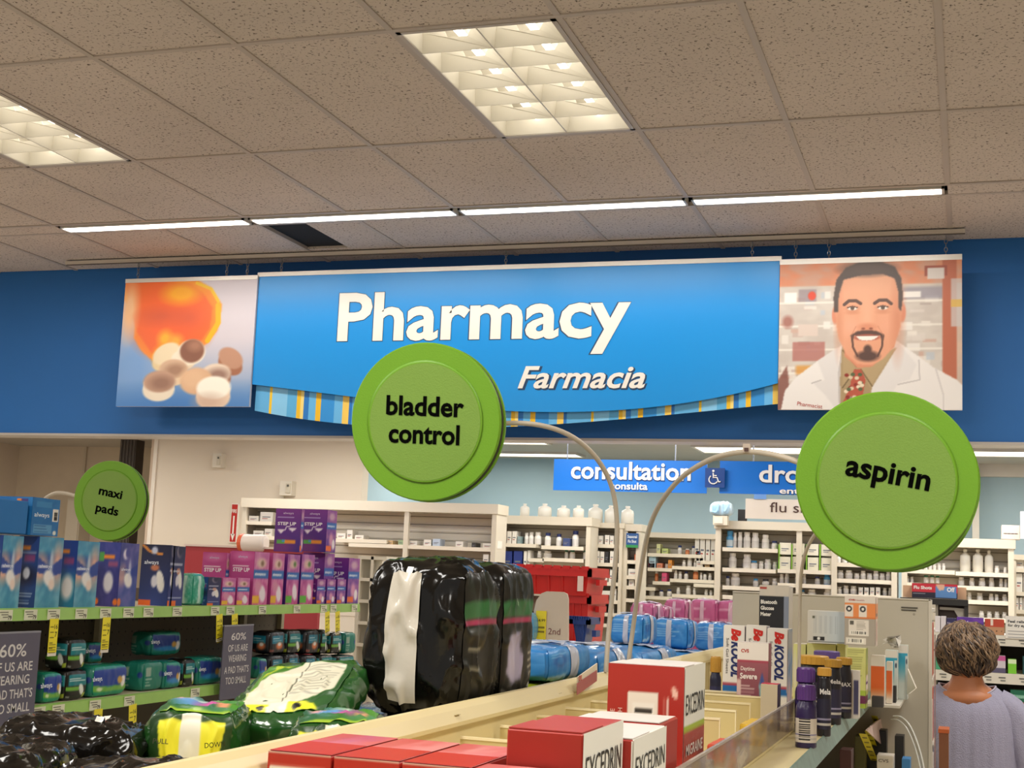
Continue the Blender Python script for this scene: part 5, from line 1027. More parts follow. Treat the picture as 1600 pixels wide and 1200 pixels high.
for k, (w_, z_) in enumerate(((.05, 0), (.045, -.008))): m.box((q.x, 4.602, q.z+z_-.002), (q.x+w_, 4.6045, q.z+z_+.002), K('#4a463e'))
q = pY(1428, 960, 4.6); m.lathe([(.004, 0), (.004, .002)], (q.x, 4.6045, q.z), K('#9a9384'), 10, Matrix(((1, 0, 0), (0, 0, 1), (0, 1, 0)))); m.build('printed_note', t)
t = thing('side_shelving', 'narrow shelves of goods facing the aisle at the right edge of the grey panel', 'shelving', (b.x-.1, 4.95, 0))
m = MB(); m.box((b.x-.18, 4.64, 0), (b.x-.16, 5.22, 1.58), gp); m.build('back_panel', t)
for z in (.3, .6, .9, 1.12, 1.34, 1.57): m = MB(); m.box((b.x-.16, 4.64, z-.012), (b.x+.0, 5.22, z), K('#c9c2b4')); m.build('shelf', t)
rr = random.Random(8)
for zi, z in enumerate((.9, 1.12, 1.34)):
    for k, cc in enumerate(('#c9a8a0', '#e6ddd4', '#8f5a50', '#b9a79c')):
        y = 4.66+k*.14; carton('aisle_carton', '%s narrow carton from the front on the %s shelf beside the grey panel' % (ORD[k], ['lower', 'middle', 'upper'][zi]), 'box', (b.x-.1, y, z+.001), (b.x-.004, y+.1, z+rr.uniform(.12, .19)), cc, (), (), 'cartons on the aisle side shelves', {'+X': rr.choice(['#7a4a48', '#d9d0c8', '#5a4a6a', '#b85a48'])})
# acrylic strip edge by the woman
t = thing('acrylic_divider', 'narrow upright clear strip between the grey panel and the woman', 'divider', (b.x+.012, 4.68, 0)); m = MB(); m.box((b.x+.010, 4.66, 0), (b.x+.013, 4.70, pY(1466, 992, 4.68).z), mat('pink_acrylic', '#b98f88', .15, alpha=.55)); m.build('strip', t)
a_ = pY(1467, 1139, 4.86); c_ = pY(1482, 1144, 4.86)
t = thing('wooden_basket', 'small orange-topped wooden box at the lower edge of the clear strip', 'box', ((a_.x+c_.x)/2, 4.9, 0)); m = MB(); m.box((a_.x, 4.86, 0), (c_.x, 4.96, a_.z-.012), K('#8c5a38')); m.build('crate', t); m = MB(); m.box((a_.x-.002, 4.855, a_.z-.012), (c_.x+.002, 4.965, a_.z), K('#c4652c')); m.build('lid', t)

# ---- front price signage under the near shelf
def ytag(label, p0, p1, wpx):
    a = pZ(*p0, GZ-.034); X = GF+.014; a = pX(p0[0], p0[1], X); b = pX(p1[0], p1[1], X)
    b = a+(b-a); t = thing('sale_tag', label, 'sale tag', a, 0, 'yellow tags under the near shelf'); u = (b-a); w_ = wpx/F*3.3
    n = Vector((w_, 0, 0)); m = MB(); m.prism([a, b, b+n, a+n], (0, .001, 0), K('#e3d630')); m.build('paper', t)
    m = MB()
    for k in range(8): f = .08+k*.11; s0 = a+u*f+n*.2+Vector((0, -.0006, 0)); m.prism([s0, s0+u*.03, s0+u*.03+n*.6, s0+n*.6], (0, .0004, 0), K('#6f6512'))
    m.build('print', t)
ytag('first yellow tag hanging below the near shelf rail', (1342, 1146), (1368, 1205), 14)
ytag('second yellow tag hanging right beside the first one', (1351, 1142), (1377, 1205), 12)
ytag('third yellow tag hanging below the far end of the near rail', (1361, 1118), (1383, 1182), 12)
# pink holder and arched clear sign
t = thing('price_holder', 'tilted pink-white price holder clipped near the end of the rail', 'price holder', pX(1375, 1130, GF+.03)); q = [pX(1362, 1132, GF+.03), pX(1393, 1108, GF+.03), pX(1400, 1116, GF+.045), pX(1383, 1170, GF+.045), pX(1352, 1141, GF+.03)]
m = MB(); m.prism(q, (.004, 0, 0), K('#e0c4bc')); m.build('card', t); m = MB(); m.prism([pX(1395, 1112, GF+.04), pX(1399, 1116, GF+.04), pX(1383, 1166, GF+.04), pX(1380, 1163, GF+.04)], (.005, 0, 0), K('#e8dcd4')); m.build('edge', t)
t = thing('arched_clear_sign', 'clear curved plastic sign holder arching out of the shelf', 'sign holder', pY(1400, 1130, 4.0)); arc = smooth([pY(x, y, Y) for x, y, Y in ((1396, 1119, 4.1), (1408, 1119, 4.05), (1421, 1131, 4.0), (1432, 1155, 3.95), (1441, 1185, 3.9), (1446, 1215, 3.85))])
ac = mat('clear_acrylic', '#c9cbc4', .1, alpha=.3); m = MB(); d = Vector((-.012, .12, -.02)); m.add(arc+[p+d for p in arc], [(i, i+1, i+1+len(arc), i+len(arc)) for i in range(len(arc)-1)], ac); m.build('sheet', t, smooth=True); m = MB(); m.tube(arc, .0022, mat('acrylic_edge', '#dcdcd4', .15, alpha=.8), 6); m.tube([p+d for p in arc], .002, mat('acrylic_edge', '#dcdcd4', .15, alpha=.8), 6); m.build('edges', t)
# goods on the shelf below
for i, (pxa, pxb, yt, Y, cc, lb) in enumerate(((1312, 1330, 1172, 3.7, '#4a2420', 'dark red pouch under the near rail at the left'), (1336, 1352, 1150, 4.36, '#7d7a4c', 'olive pouch under the near rail behind the tags'), (1353, 1385, 1140, 4.45, '#1d1a18', 'black carton under the rail behind the tags'), (1370, 1396, 1180, 4.25, '#d9d0c2', 'white lettered carton at the bottom edge, right of the yellow tags'), (1398, 1412, 1150, 4.4, '#1a1614', 'black pointed pouch behind the arched clear sign'), (1409, 1422, 1186, 4.25, '#3d7fb8', 'blue and white carton at the bottom edge below the clear arch'))):
    a = pY(pxa, yt, Y); b = pY(pxb, yt, Y)
    carton('lower_shelf_carton', lb, 'box', (a.x, Y, 1.061), (b.x, Y+.08, max(a.z, 1.1)), cc, (), [('-Y', 'CVS', .1, .8, .1, '#3a2a28', {'align': 'L', 'wf': .6})] if i == 3 else (), 'goods on the shelf under the near rail')

# ---- shelf talker between rails (small CVS card) on the rail
a = pX(902, 1077, GX+.02); b = pX(932, 1040, GX+.02)
t = thing('shelf_card', 'small cream and red shelf card standing on the beige top rail', 'card', (GX+.02, a.y, 1.395)); m = MB(); q = [pX(901, 1058, GX+.02), pX(932, 1036, GX+.02), pX(932, 1060, GX+.02), pX(901, 1080, GX+.02)]; m.prism(q[::-1], (.002, 0, 0), K('#ded2bc')); m.build('card', t)
m = MB(); q = [pX(901, 1068, GX+.023), pX(932, 1047, GX+.023), pX(932, 1064, GX+.023), pX(901, 1086, GX+.023)]; m.prism(q[::-1], (.001, 0, 0), K('#a5555a')); m.text('CVS', pX(904, 1064, GX+.024), (0, 1, 0), (0, 0, 1), .010, K('#b3261a'), 'L', .05); m.build('print', t)

# ---- black bladder packs and green night-wear bags on the left side of the near gondola
BK = Paint(44, 60, '#15140f'); BK.rect(0, .64, 1, .76, '#2f6a38', .01); BK.rect(0, .6, 1, .64, '#a53358', .01); BK.smoke('#2c2a20', 3, .2); BK.lines(.12, .4, .3, .45, 10, '#a59f88', 2, .35, .7); BK.lines(.12, .45, .53, .58, 3, '#c9c2b0', 5, .3, .8)
BK2 = Paint(44, 60, '#15140f'); BK2.rect(0, .64, 1, .76, '#2f6a38', .01); BK2.rect(0, .6, 1, .64, '#a53358', .01); BK2.smoke('#2c2a20', 4, .2); BK2.poly([(.15, .52), (.48, .53), (.52, .38), (.62, .37), (.5, .18), (.3, .17), (.12, .24)], '#a39bb4', blur=2); BK2.ell(.26, .35, .08, .15, '#bab2c8', .5); BK2.lines(.72, .98, .2, .4, 4, '#b8b2a2', 6, .3, .8); BK2.lines(.6, .98, .04, .12, 4, '#a8a292', 4, .3, .8); BK2.lines(.05, .45, .02, .14, 6, '#8a8478', 8, .4, .6); BK2.ell(.8, .15, .05, .03, '#d9d6cc', .2)
Wp = '#c9c3b6'
c = pD(640, 1085, 2.32)
soft_pack('incontinence_pack', 'large black shiny pack with a white paper strip, standing upright by the beige rail', 'pack', (-.882, 2.275, 1.380), (.19, .19, .262), '#0d0c0a', 'black packs on the near shelving', k=5, pinch=.07, wr=.010, seed=3, n=26, rough=.16,
          arts=[('-Y', .27, .56, .08, .93, Wp, 'paper_strip'), ('-Y', .40, .46, .93, .999, '#d6d0c4', 'pull_tab'), ('+X', .04, .98, .03, .97, BK, 'print')], bump=.15)
soft_pack('incontinence_pack', 'black pack with green and pink bands pressed behind the upright one', 'pack', (-.882, 2.475, 1.380), (.19, .19, .262), '#0d0c0a', 'black packs on the near shelving', k=6.5, pinch=.03, wr=.006, seed=9, n=22, rough=.16,
          arts=[('+X', .02, .98, .03, .97, BK2, 'print')], bump=.15, texts=[('+X', 'fit-flex', .28, .7, .014, '#b9cfae')])
soft_pack('incontinence_pack', 'black pack lying flat under the two upright black ones, white strap on top', 'pack', (-.93, 2.43, GZ), (.3, .48, .075), '#12110e', 'black packs on the near shelving', wr=.006, seed=5, n=18, rough=.18, arts=[('+X', .45, .5, .3, .99, '#cfc8ba', 'strap')])
def yb(): P = Paint(60, 24, '#d9d033'); return P
GREEN = '#1d4a1c'
def goodnite(label, base, size, rz, rot, seed, sign=True, group='green night pants bags'):
    G1 = Paint(60, 44, '#24541e'); G1.grad('#1b4a1c', '#4d8a2c', 'u'); G1.smoke('#2c6a8f', seed, .35, 2); G1.ell(.35, .55, .2, .25, '#5b8fc0', .5); G1.ell(.6, .45, .16, .12, '#b94f92', .5, 15); G1.ell(.5, .7, .18, .1, '#d9d9c9', .5, 0, .7); G1.ell(.78, .4, .08, .1, '#c78a66', .4); G1.ell(.2, .7, .1, .12, '#d39a9a', .5); G1.poly([(0, 0), (.3, .1), (1, .05), (1, 0)], '#8fae2e', 1, 2)
    FrontP = Paint(70, 36, '#1b3c16'); FrontP.poly([(.12, .85), (.9, .85), (.8, .12), (.62, .05), (.34, .05), (.22, .12)], '#e2dc2e', blur=1); FrontP.rect(.4, .0, .62, 1, '#dcd9c8', .01); FrontP.ell(.66, .2, .05, .12, '#161610', .15); FrontP.ell(.33, .2, .05, .12, '#161610', .15)
    return soft_pack('night_pants_bag', label, 'bag', base, size, GREEN, group, k=4.5, pinch=.1, wr=.007, seed=seed, n=20, rough=.2, rz=rz, rot=rot, sag=.04,
        arts=[('+Z', .03, .97, .05, .95, G1, 'print'), ('-Y', .03, .97, .05, .95, FrontP, 'print')], texts=[('-Y', 'PULL', .27, .5, .0075, '#2c3010'), ('-Y', 'DOWN', .74, .5, .0075, '#2c3010')])
p = pX(312, 1178, -1.0)
goodnite('green bag with yellow pull down flaps lying nearest the black sacks', (-1.115, 1.92, GZ+.004), (.14, .19, .098), .36, None, 4)
goodnite('green bag with pink and blue picture lying in front of the tipped bag', (-.905, 1.965, GZ+.004), (.14, .2, .092), .34, None, 7)
# tipped bag leaning on the black pack
TP = Paint(70, 60, '#224d1c'); TP.grad('#4c7f2a', '#1e4a20', 'u'); TP.poly([(.1, .12), (.42, .0), (.92, .42), (.9, .92), (.4, .98), (.0, .4)], '#cfcab4', blur=1); TP.poly([(.0, .1), (.05, .5), (.3, .95), (.12, .95)], '#9fb02e', blur=1); TP.lines(.5, .9, .3, .9, 13, '#8a877a', 2, .35, .7); TP.line([(.48, .2), (.48, .95)], .008, '#4a4a3a'); TP.poly([(.04, .02), (.9, .02), (.8, .16), (.1, .16)], '#e2dc2e', blur=1); TP.rect(.36, 0, .56, .2, '#dcd9c8', .02); TP.ell(.3, .09, .04, .05, '#161610', .15); TP.ell(.66, .09, .04, .05, '#161610', .15)
soft_pack('night_pants_bag', 'green bag with a white printed panel, tipped up against the black pack', 'bag', (-1.035, 2.1, 1.378), (.2, .24, .055), GREEN, 'green night pants bags', k=4.5, pinch=.1, wr=.006, seed=12, n=22, rough=.2, rot=(.36, -.1, .12), sag=.02, arts=[('+Z', .03, .97, .03, .97, TP, 'print')])
for i, (x, y, sx, sy, sz, rz, lb) in enumerate(((-.985, 1.53, .19, .2, .06, .3, 'black shiny sack at the bottom, right of the bottom left corner'), (-1.22, 1.54, .22, .22, .07, .2, 'black shiny sack in the bottom left corner of the picture'), (-1.24, 1.78, .2, .16, .078, .3, 'black sack with a small white tab behind the corner sack'))):
    soft_pack('incontinence_pack', lb, 'pack', (x, y, GZ+.004), (sx, sy, sz), '#0e0c0a', 'black packs on the near shelving', k=4, pinch=.1, wr=.009, seed=20+i, n=24, rough=.14, rz=rz, sag=.06, arts=[('+Z', .7, .76, .3, .6, '#d9d4ca', 'white_tab')] if i == 2 else (), bump=.3)
# yellow green thing under blue pack
soft_pack('night_pants_bag', 'sliver of yellow and dark bag under the first blue pack', 'bag', (-.93, 2.87, GZ), (.25, .3, .10), '#8f9a22', 'green night pants bags', wr=.006, seed=31, n=12, k=5)
# blue packs lying in a row
def bluepack(label, base, size, seed, band=(.42, .6), rz=0, main='#2478bd', cat='pack', group='blue wrapped packs on the near shelving', bandc='#b9bccb', pk=False):
    P = Paint(34, 26, main); P.smoke('#62a9dc' if not pk else '#e3a3bd', seed, .35, 3); 
    if not pk:
        P.ell(.2, .6, .1, .16, '#1c3f8c', .3, 0, .6); P.ell(.2, .6, .06, .1, main, .3); P.poly([(0, 0), (.3, .1), (.35, .3), (.2, .2), (0, .15)], '#cfe4ef', .8, 2); P.lines(.05, .35, .62, .88, 4, '#9cc6e6', seed, .4, .5)
    else:
        P.rect(.1, .1, .75, .7, '#cf8fb0', .03); P.ell(.3, .78, .08, .1, '#5a3050', .2); P.ell(.42, .78, .06, .09, '#5a3050', .2); P.lines(.45, .6, .2, .7, 3, '#e9cfdb', seed, .5, .8)
    Q = Paint(24, 26, main); Q.smoke('#62a9dc' if not pk else '#b24f7c', seed+1, .4, 3); Q.lines(.1, .8, .3, .9, 7, '#a9d0ea' if not pk else '#e6c0d2', seed, .35, .6)
    return soft_pack('wrapped_pack', label, cat, base, size, main, group, k=6 if not pk else 11, pinch=.05, wr=.004, seed=seed, n=14, rz=rz, arts=[('-Y', .03, .97, .05, .95, Q, 'print'), ('+X', .03, .97, .05, .95, P, 'print'), ('+X', band[0], band[1], .0, .99, bandc, 'white_band'), ('+Z', .05, .95, band[0], band[1], bandc, 'white_band'), ('-Y', .42, .55, .0, .99, bandc, 'white_band')], rough=.3, bump=.15)
LZ = GZ
ys = [(2.75, 3.12), (3.15, 3.58), (3.62, 4.15), (4.2, 4.8), (4.85, 5.5)]
labs = ['first blue wrapped pack from the left in the lying row beside the black pack', 'second blue wrapped pack in the lying row', 'third blue wrapped pack in the lying row, with round flowers', 'fourth blue wrapped pack in the lying row, crossed by a sign pole', 'fifth blue wrapped pack in the lying row, farthest']
zt = [1.478, 1.46, 1.44, 1.40, 1.37]
for i, (a, b) in enumerate(ys): bluepack(labs[i], (-.935, (a+b)/2, LZ+(.1 if i == 0 else 0)), (.25, (b-a)*.97, zt[i]-LZ-(.1 if i == 0 else 0)+.0), 40+i)
# standing blue packs
for i, (xa, xb, yt, Y) in enumerate(((957, 1011, 960, 3.9), (1021, 1080, 967, 4.6), (1087, 1145, 973, 5.2))):
    a = pY(xa, yt, Y); b = pY(xb, yt, Y); zb_ = [1.442, 1.403, 1.373][i]
    P = bluepack(['left', 'middle', 'right'][i]+' of three standing blue wrapped packs beyond the lying row', ((a.x+b.x)/2-.01, Y+.1, zb_), (b.x-a.x, .19, a.z-zb_), 50+i, main='#2277c0')
# pink packs
for i, (xa, xb, yt, Y) in enumerate(((984, 1020, 941, 5.0), (1022, 1038, 948, 5.35), (1037, 1070, 936, 5.6), (1077, 1118, 936, 5.95), (1120, 1164, 938, 6.0), (1165, 1188, 938, 6.15))):
    a = pY(xa, yt, Y); b = pY(xb, yt, Y)
    zt_ = a.z; bluepack('%s pink wrapped pack from the left behind the standing blue packs' % ORD[i], ((a.x+b.x)/2, Y+.1, GZ), (b.x-a.x, .19, zt_-GZ), 60+i, main='#b85588', group='pink wrapped packs', bandc='#cfa9bd', pk=True)
soft_pack('wrapped_pack', 'small light blue pack left of the beige tombstone card', 'pack', (pY(806, 985, 6.2).x, 6.25, GZ), (.16, .12, pY(806, 955, 6.2).z-GZ), '#4b9fcf', 'small goods by the red totes', n=10, seed=71, k=5, wr=.004)

# ---- red totes, red shelf, beige card
def tote(label, px0, px1, yt, yb_, Y, col, zb=None, dep=.4, rimw=.03, cat='tote'):
    a = pY(px0, yt, Y); b = pY(px1, yt, Y); z1 = a.z; z0 = pY(px0, yb_, Y).z if zb is None else zb
    x0, x1 = a.x, b.x; t = thing('plastic_tote', label, cat, ((x0+x1)/2, Y+dep/2, z0)); m = MB(); k = mat('tote_'+col.strip('#'), col, .35, var=.05); i = .035; H = z1-z0
    m.add([(x0+i, Y+i, z0), (x1-i, Y+i, z0), (x1-i, Y+dep-i, z0), (x0+i, Y+dep-i, z0), (x0+.012, Y+.012, z1), (x1-.012, Y+.012, z1), (x1-.012, Y+dep-.012, z1), (x0+.012, Y+dep-.012, z1)], [(3, 2, 1, 0), (0, 1, 5, 4), (1, 2, 6, 5), (2, 3, 7, 6), (3, 0, 4, 7)], k)
    m.build('tub', t)
    m = MB(); n = 9
    for e in range(n):
        xa = x0+(x1-x0)*e/n; xb = x0+(x1-x0)*(e+.72)/n; m.box((xa, Y-.003, z1-rimw*.5), (xb, Y+.02, z1+.006), k)
    m.box((x0, Y, z1-rimw*1.6), (x1, Y+.02, z1-rimw*.2), k); m.box((x1-.02, Y, z1-rimw*1.6), (x1, Y+dep, z1), k); m.box((x0, Y, z1-rimw*1.6), (x0+.02, Y+dep, z1), k); m.box((x0, Y+dep-.02, z1-rimw), (x1, Y+dep, z1), k)
    m.build('rim', t)
    for e in range(5):
        u = (e+.6)/5.3; m = MB(); xa = x0+.03+(x1-x0-.06)*u; m.prism([(xa-.004, Y+.03, z0+.01), (xa+.004, Y+.03, z0+.01), (xa+.004, Y+.008, z1-rimw*1.6), (xa-.004, Y+.008, z1-rimw*1.6)], (0, .012, 0), k); m.build('rib', t)
    m = MB(); m.box((x1-.004, Y+dep*.3, z1-.09), (x1+.016, Y+dep*.7, z1-.06), k); m.build('handle', t)
    return t, x0, x1, z0, z1
t, x0, x1, z0, z1 = tote('lower red tote with hinged rim under the other one', 848, 923, 926, 1000, 7.05, '#c01d1a', zb=1.19)
t, x0, x1, z0, z1 = tote('upper red tote stacked on the red shelf beyond the black packs', 793, 924, 882, 926, 7.0, '#c81c1a')
m = MB(); a = pY(903, 900, 6.99); b = pY(911, 924, 6.99); m.box((a.x, 6.985, b.z), (b.x, 6.99, a.z), K('#e2ccc4')); m.build('paper_label', t)
# red topped pegboard fixture
t = thing('pegboard_stand', 'cream pegboard stand with a red top edge left of the totes', 'display stand', (pY(815, 940, 7.1).x, 7.2, 0)); x0, x1, z0, z1 = pbox(770, 928, 850, 945, 7.1)
m = MB(); m.box((x0, 7.18, 0), (x1, 7.2, z1), peg); m.build('board', t); m = MB(); m.box((x0, 7.06, z0+.0), (x1-.09, 7.18, z1+.0), K('#c63427')); m.build('red_shelf', t)
m = MB(); m.box((x0, 7.055, z1), (x1-.09, 7.18, z1+.008), K('#e3c3b4')); m.build('shelf_edge', t); m = MB()
for i in range(22):
    for j in range(6): u = x0+.02+i*.03; v = 1.43-j*.03; (m.box((u, 7.178, v), (u+.009, 7.18, v+.009), K('#3a352a')) if u < x1 else None)
m.build('peg_holes', t)['kind'] = 'stuff'
m = MB(); a = pY(791, 902, 7.05); b = pY(800, 925, 7.05); m.box((a.x, 7.05, b.z), (b.x, 7.054, a.z), K('#e6c32a')); m.build('yellow_card', t)
for i, (xa, xb, ya, yb_, cc, lb) in enumerate(((791, 806, 945, 955, '#e6e2e4', 'small white box hanging on the pegboard by the black packs'), (823, 834, 960, 968, '#dcd8d6', 'white box on the pegboard beside the beige card'), (817, 832, 968, 975, '#cfd3dc', 'pale box on the pegboard touching the beige card'), (806, 830, 976, 986, '#d9d6d0', 'flat white box low on the pegboard'))):
    a = pY(xa, ya, 7.1); b = pY(xb, yb_, 7.1); carton('small_box', lb, 'box', (a.x, 7.1, b.z), (b.x, 7.178, a.z), cc, group='small goods by the red totes')
# beige rounded card
t = thing('rounded_card', 'beige rounded card with a yellow tag standing before the red totes', 'card', (pY(862, 1000, 6.3).x, 6.3, GZ)); q = [pY(x, y, 6.3) for x, y in ((834, 1010), (834, 955), (838, 938), (846, 927), (854, 924), (880, 925), (886, 928), (888, 936), (888, 1012))]
m = MB(); m.prism(q[::-1], (0, .012, 0), K('#cdbfae'), K('#e0d4be')); m.build('card', t); a = pY(838, 954, 6.29); b = pY(852, 1001, 6.29); m = MB(); m.box((a.x, 6.29, b.z), (b.x, 6.295, a.z), K('#ecd72a')); m.build('yellow_tag', t)
m = MB(); m.text('$4.99', (a.x+.004, 6.289, a.z-.05), (1, 0, 0), (0, 0, 1), .014, K('#6a5c10'), 'L', .01, 0, b.x-a.x-.008); m.box((a.x+.006, 6.2885, a.z-.08), (b.x-.006, 6.2895, a.z-.072), K('#8a7a18')); m.box((a.x+.006, 6.2885, a.z-.1), (b.x-.006, 6.2895, a.z-.092), K('#8a7a18')); m.text('2nd', (b.x+.01, 6.298, b.z+.03), (1, 0, 0), (0, 0, 1), .03, K('#7a4c48'), 'L'); m.build('lettering', t)
tote('small navy blue tote to the right of the beige card', 889, 922, 964, 1003, 6.5, '#153a82', zb=GZ, dep=.2, rimw=.02)

# ================================================================== PHARMACY SHELVING beyond the header
ph = mat('pharmacy_shelf_enamel', '#cfc5b1', .45, var=.02); phb = mat('pharmacy_back_slats', '#cfc6b4', .5, var=.02); phd = mat('slat_groove', '#8d8472', .6)
def bay(label, Y, px0, px1, ytop, fas, ybot, shelves, posts=(), depth=.22, slat=True, post_w=9, fasc_col=None, open_side=False):
    """shelves: (x0, x1, y) of the front edge"""
    a = pY(px0, ytop, Y); b = pY(px1, ytop, Y); xm = (px0+px1)/2; zt = pY(xm, ytop, Y).z; zf = pY(xm, ytop+fas, Y).z
    x0, x1 = a.x, b.x; t = thing('pharmacy_shelving', label, 'shelving', ((x0+x1)/2, Y+depth/2, 0))
    m = MB(); m.box((x0-.01, Y-.02, zf), (x1+.01, Y+depth, zt), ph if not fasc_col else K(fasc_col)); m.build('fascia', t)
    m = MB(); m.box((x0, Y+depth-.02, 0), (x1, Y+depth, zf), phb); m.build('back_panel', t)
    if slat:
        z = zf-.02
        while z > 1.3:
            m = MB(); m.box((x0+.01, Y+depth-.026, z-.052), (x1-.01, Y+depth-.02, z-.006), phb); m.box((x0+.01, Y+depth-.021, z-.006), (x1-.01, Y+depth-.0195, z), phd); m.build('slat', t); z -= .058
    wpx = post_w/F*Y*1.02
    for x in [x0, x1-wpx]+[pY(p, ytop, Y).x for p in posts]: m = MB(); m.box((x, Y-.01, 0), (x+wpx, Y+.02, zf), ph); m.build('upright', t)
    for x in (x0, x1-.012): m = MB(); m.box((x, Y+.02, 0), (x+.012, Y+depth-.02, zf), phb); m.build('side_panel', t)
    out = []
    for sx0, sx1, sy in shelves:
        p, q = pY(sx0, sy, Y), pY(sx1, sy, Y); z = pY((sx0+sx1)/2, sy, Y).z; m = MB(); m.box((max(p.x, x0+.013), Y-.002, z-.022), (min(q.x, x1-.013), Y+depth-.028, z), ph); m.box((max(p.x, x0+.013), Y-.006, z-.024), (min(q.x, x1-.013), Y-.002, z+.003), mat('shelf_edge_cream', '#ddd3bf', .5)); m.build('shelf', t); out.append(z)
    return t, out
W = '#f2eee6'
CAPS = {'w': '#efeae2', 'b': '#3f8fc4', 'n': '#26356e', 'g': '#1f6e4c', 'k': '#2a2a30', 'o': '#d9763a'}
def items(Y, z, place, spec, gname, dep=.075):
    """spec: list of (px0, px1, ytop, kind[, colour]). every item is a thing"""
    cnt = {}; tot = {}
    knd = {'w': 'white capped white bottle', 'b': 'sky blue capped bottle', 'n': 'navy capped white bottle', 'g': 'green capped white bottle', 'k': 'black capped white bottle', 'o': 'orange capped bottle', 'J': 'large translucent jug', 'B': 'box', 'C': 'carton', 'P': 'paper leaflet', 'A': 'amber bottle', 'S': 'blue bottle'}
    def kd(s): 
        col = {'#': ''}.get(s[3][0], '')
        return ({'B': 'small white box', 'J': 'large white jug'}.get(s[3][0], knd[s[3][0]]) if len(s) < 5 else s[5] if len(s) > 5 else 'coloured box')
    for s in spec: tot[kd(s)] = tot.get(kd(s), 0)+1
    for s in spec:
        k = kd(s); cnt[k] = cnt.get(k, 0)+1; n = cnt[k]
        lab = ('only ' if tot[k] == 1 else ORD[n-1]+' ')+k+(' from the left ' if tot[k] > 1 else ' ')+place
        px0, px1, yt, kk = s[:4]; a = pY(px0, yt, Y); b = pY(px1, yt, Y); xc = (a.x+b.x)/2; h = max(.03, pY((px0+px1)/2, yt, Y).z-z); w_ = (b.x-a.x)*.94
        if kk in CAPS: bottle('pill_bottle', lab, (xc, Y+dep, z+.001), w_/2, h, W, CAPS[kk], '#dedad4', gname, capr=.82, caph=.22, seg=12, shoulder=.14)
        elif kk == 'A': bottle('pill_bottle', lab, (xc, Y+dep, z+.001), w_/2, h, '#c46a34', '#e9e2d8', '#d98a58', gname, capr=.85, caph=.2, seg=12)
        elif kk == 'S': bottle('pill_bottle', lab, (xc, Y+dep, z+.001), w_/2, h, '#4f9fd4', '#4f9fd4', '#cfdfe8', gname, capr=.8, caph=.25, seg=12)
        elif kk == 'J': bottle('pill_jug', lab, (xc, Y+dep+.02, z+.001), w_/2, h, '#e4e0d4', '#ece8de', None, gname, capr=.36, caph=.1, seg=16, shoulder=.3, cat='jug')
        elif kk in 'BC':
            col = s[4] if len(s) > 4 else '#e4dfd4'; c = thing('medicine_box', lab, 'box', (xc, Y+dep, z+.001), 0, gname); key = ('bx', round(w_, 3), round(h, 3), col); old = ROOTM.pop(c)
            if key not in _bm:
                m = MB(); m.box((-w_/2, -.05, 0), (w_/2, .05, h), K(col)); o1 = m.build('carton_body', c); m = MB(); m.box((-w_*.34, -.0512, h*.45), (w_*.3, -.05, h*.53), K('#6a6e78')); m.box((-w_*.34, -.0512, h*.3), (w_*.1, -.05, h*.36), K('#a8382e' if len(s) < 5 else '#8a8a8e')); o2 = m.build('print', c); _bm[key] = [('carton_body', o1.data), ('print', o2.data)]
            else:
                for n_, me in _bm[key]: link(n_, me, c)
            ROOTM[c] = old
# bay 0: long slatted bay behind the purple cartons
t, Z = bay('long slatted white shelving bay behind the stacked purple cartons', 9.3, 381, 778, 783, 15, 900, [(384, 425, 815), (384, 440, 838), (520, 605, 843), (545, 778, 853), (570, 778, 880)], posts=(634,), post_w=8)
G0 = 'medicine bottles and boxes on the pharmacy shelves'
items(9.3, Z[0], 'on the slatted bay top left shelf', [(386, 402, 806, 'B'), (404, 425, 800, 'B')], G0)
items(9.3, Z[1], 'on the slatted bay second left shelf', [(393, 410, 829, 'B'), (411, 423, 826, 'B')], G0)
items(9.3, Z[2], 'on the short shelf right of the purple cartons', [(524, 538, 833, 'B'), (540, 549, 828, 'B'), (552, 566, 836, 'B')], G0)
items(9.3, Z[3], 'on the long shelf above the black packs', [(602, 612, 846, 'B', '#c8a878', 'tan box'), (620, 628, 844, 'B', '#9ab08a', 'green box'), (637, 650, 845, 'B'), (660, 672, 843, 'B'), (674, 686, 842, 'B', '#b9c6d6', 'pale blue box'), (710, 722, 846, 'B'), (735, 742, 848, 'B', '#3a3834', 'black box'), (752, 770, 849, 'B')], G0)
items(9.3, Z[4], 'low right of the black packs', [(753, 762, 866, 'B'), (764, 770, 868, 'B')], G0)
items(9.3, Z[3]+.0, 'at the far right of the long shelf', [(772, 776, 845, 'B')], G0)
# bay 1
t, Z = bay('white shelving bay right of the long slatted bay, above the red totes', 9.9, 781, 924, 807, 13, 960, [(783, 838, 850), (846, 912, 854), (783, 800, 893), (826, 850, 873), (848, 912, 873)], post_w=7)
items(9.9, Z[0], 'top left above the red totes', [(783, 790, 830, 'B'), (791, 798, 830, 'B'), (799, 806, 830, 'B'), (807, 812, 838, 'B', '#8aa0a0', 'grey box'), (815, 822, 832, 'w'), (822, 830, 831, 'w'), (831, 842, 831, 'w')], G0)
items(9.9, Z[1], 'top right above the red totes', [(847, 857, 832, 'n'), (865, 874, 834, 'n'), (878, 889, 841, 'B', '#3a4a78', 'navy box'), (890, 901, 829, 'n')], G0)
items(9.9, Z[2], 'low left above the red totes', [(785, 799, 861, 'B', '#22357c', 'navy and yellow box'), (801, 815, 861, 'B', '#22357c', 'navy and yellow box'), (817, 822, 861, 'B'), (823, 827, 860, 'B')], G0)
items(9.9, Z[4], 'low right above the red totes', [(835, 842, 861, 'w'), (845, 858, 861, 'w'), (878, 884, 859, 'g'), (886, 895, 859, 'g'), (907, 913, 859, 'g')], G0)
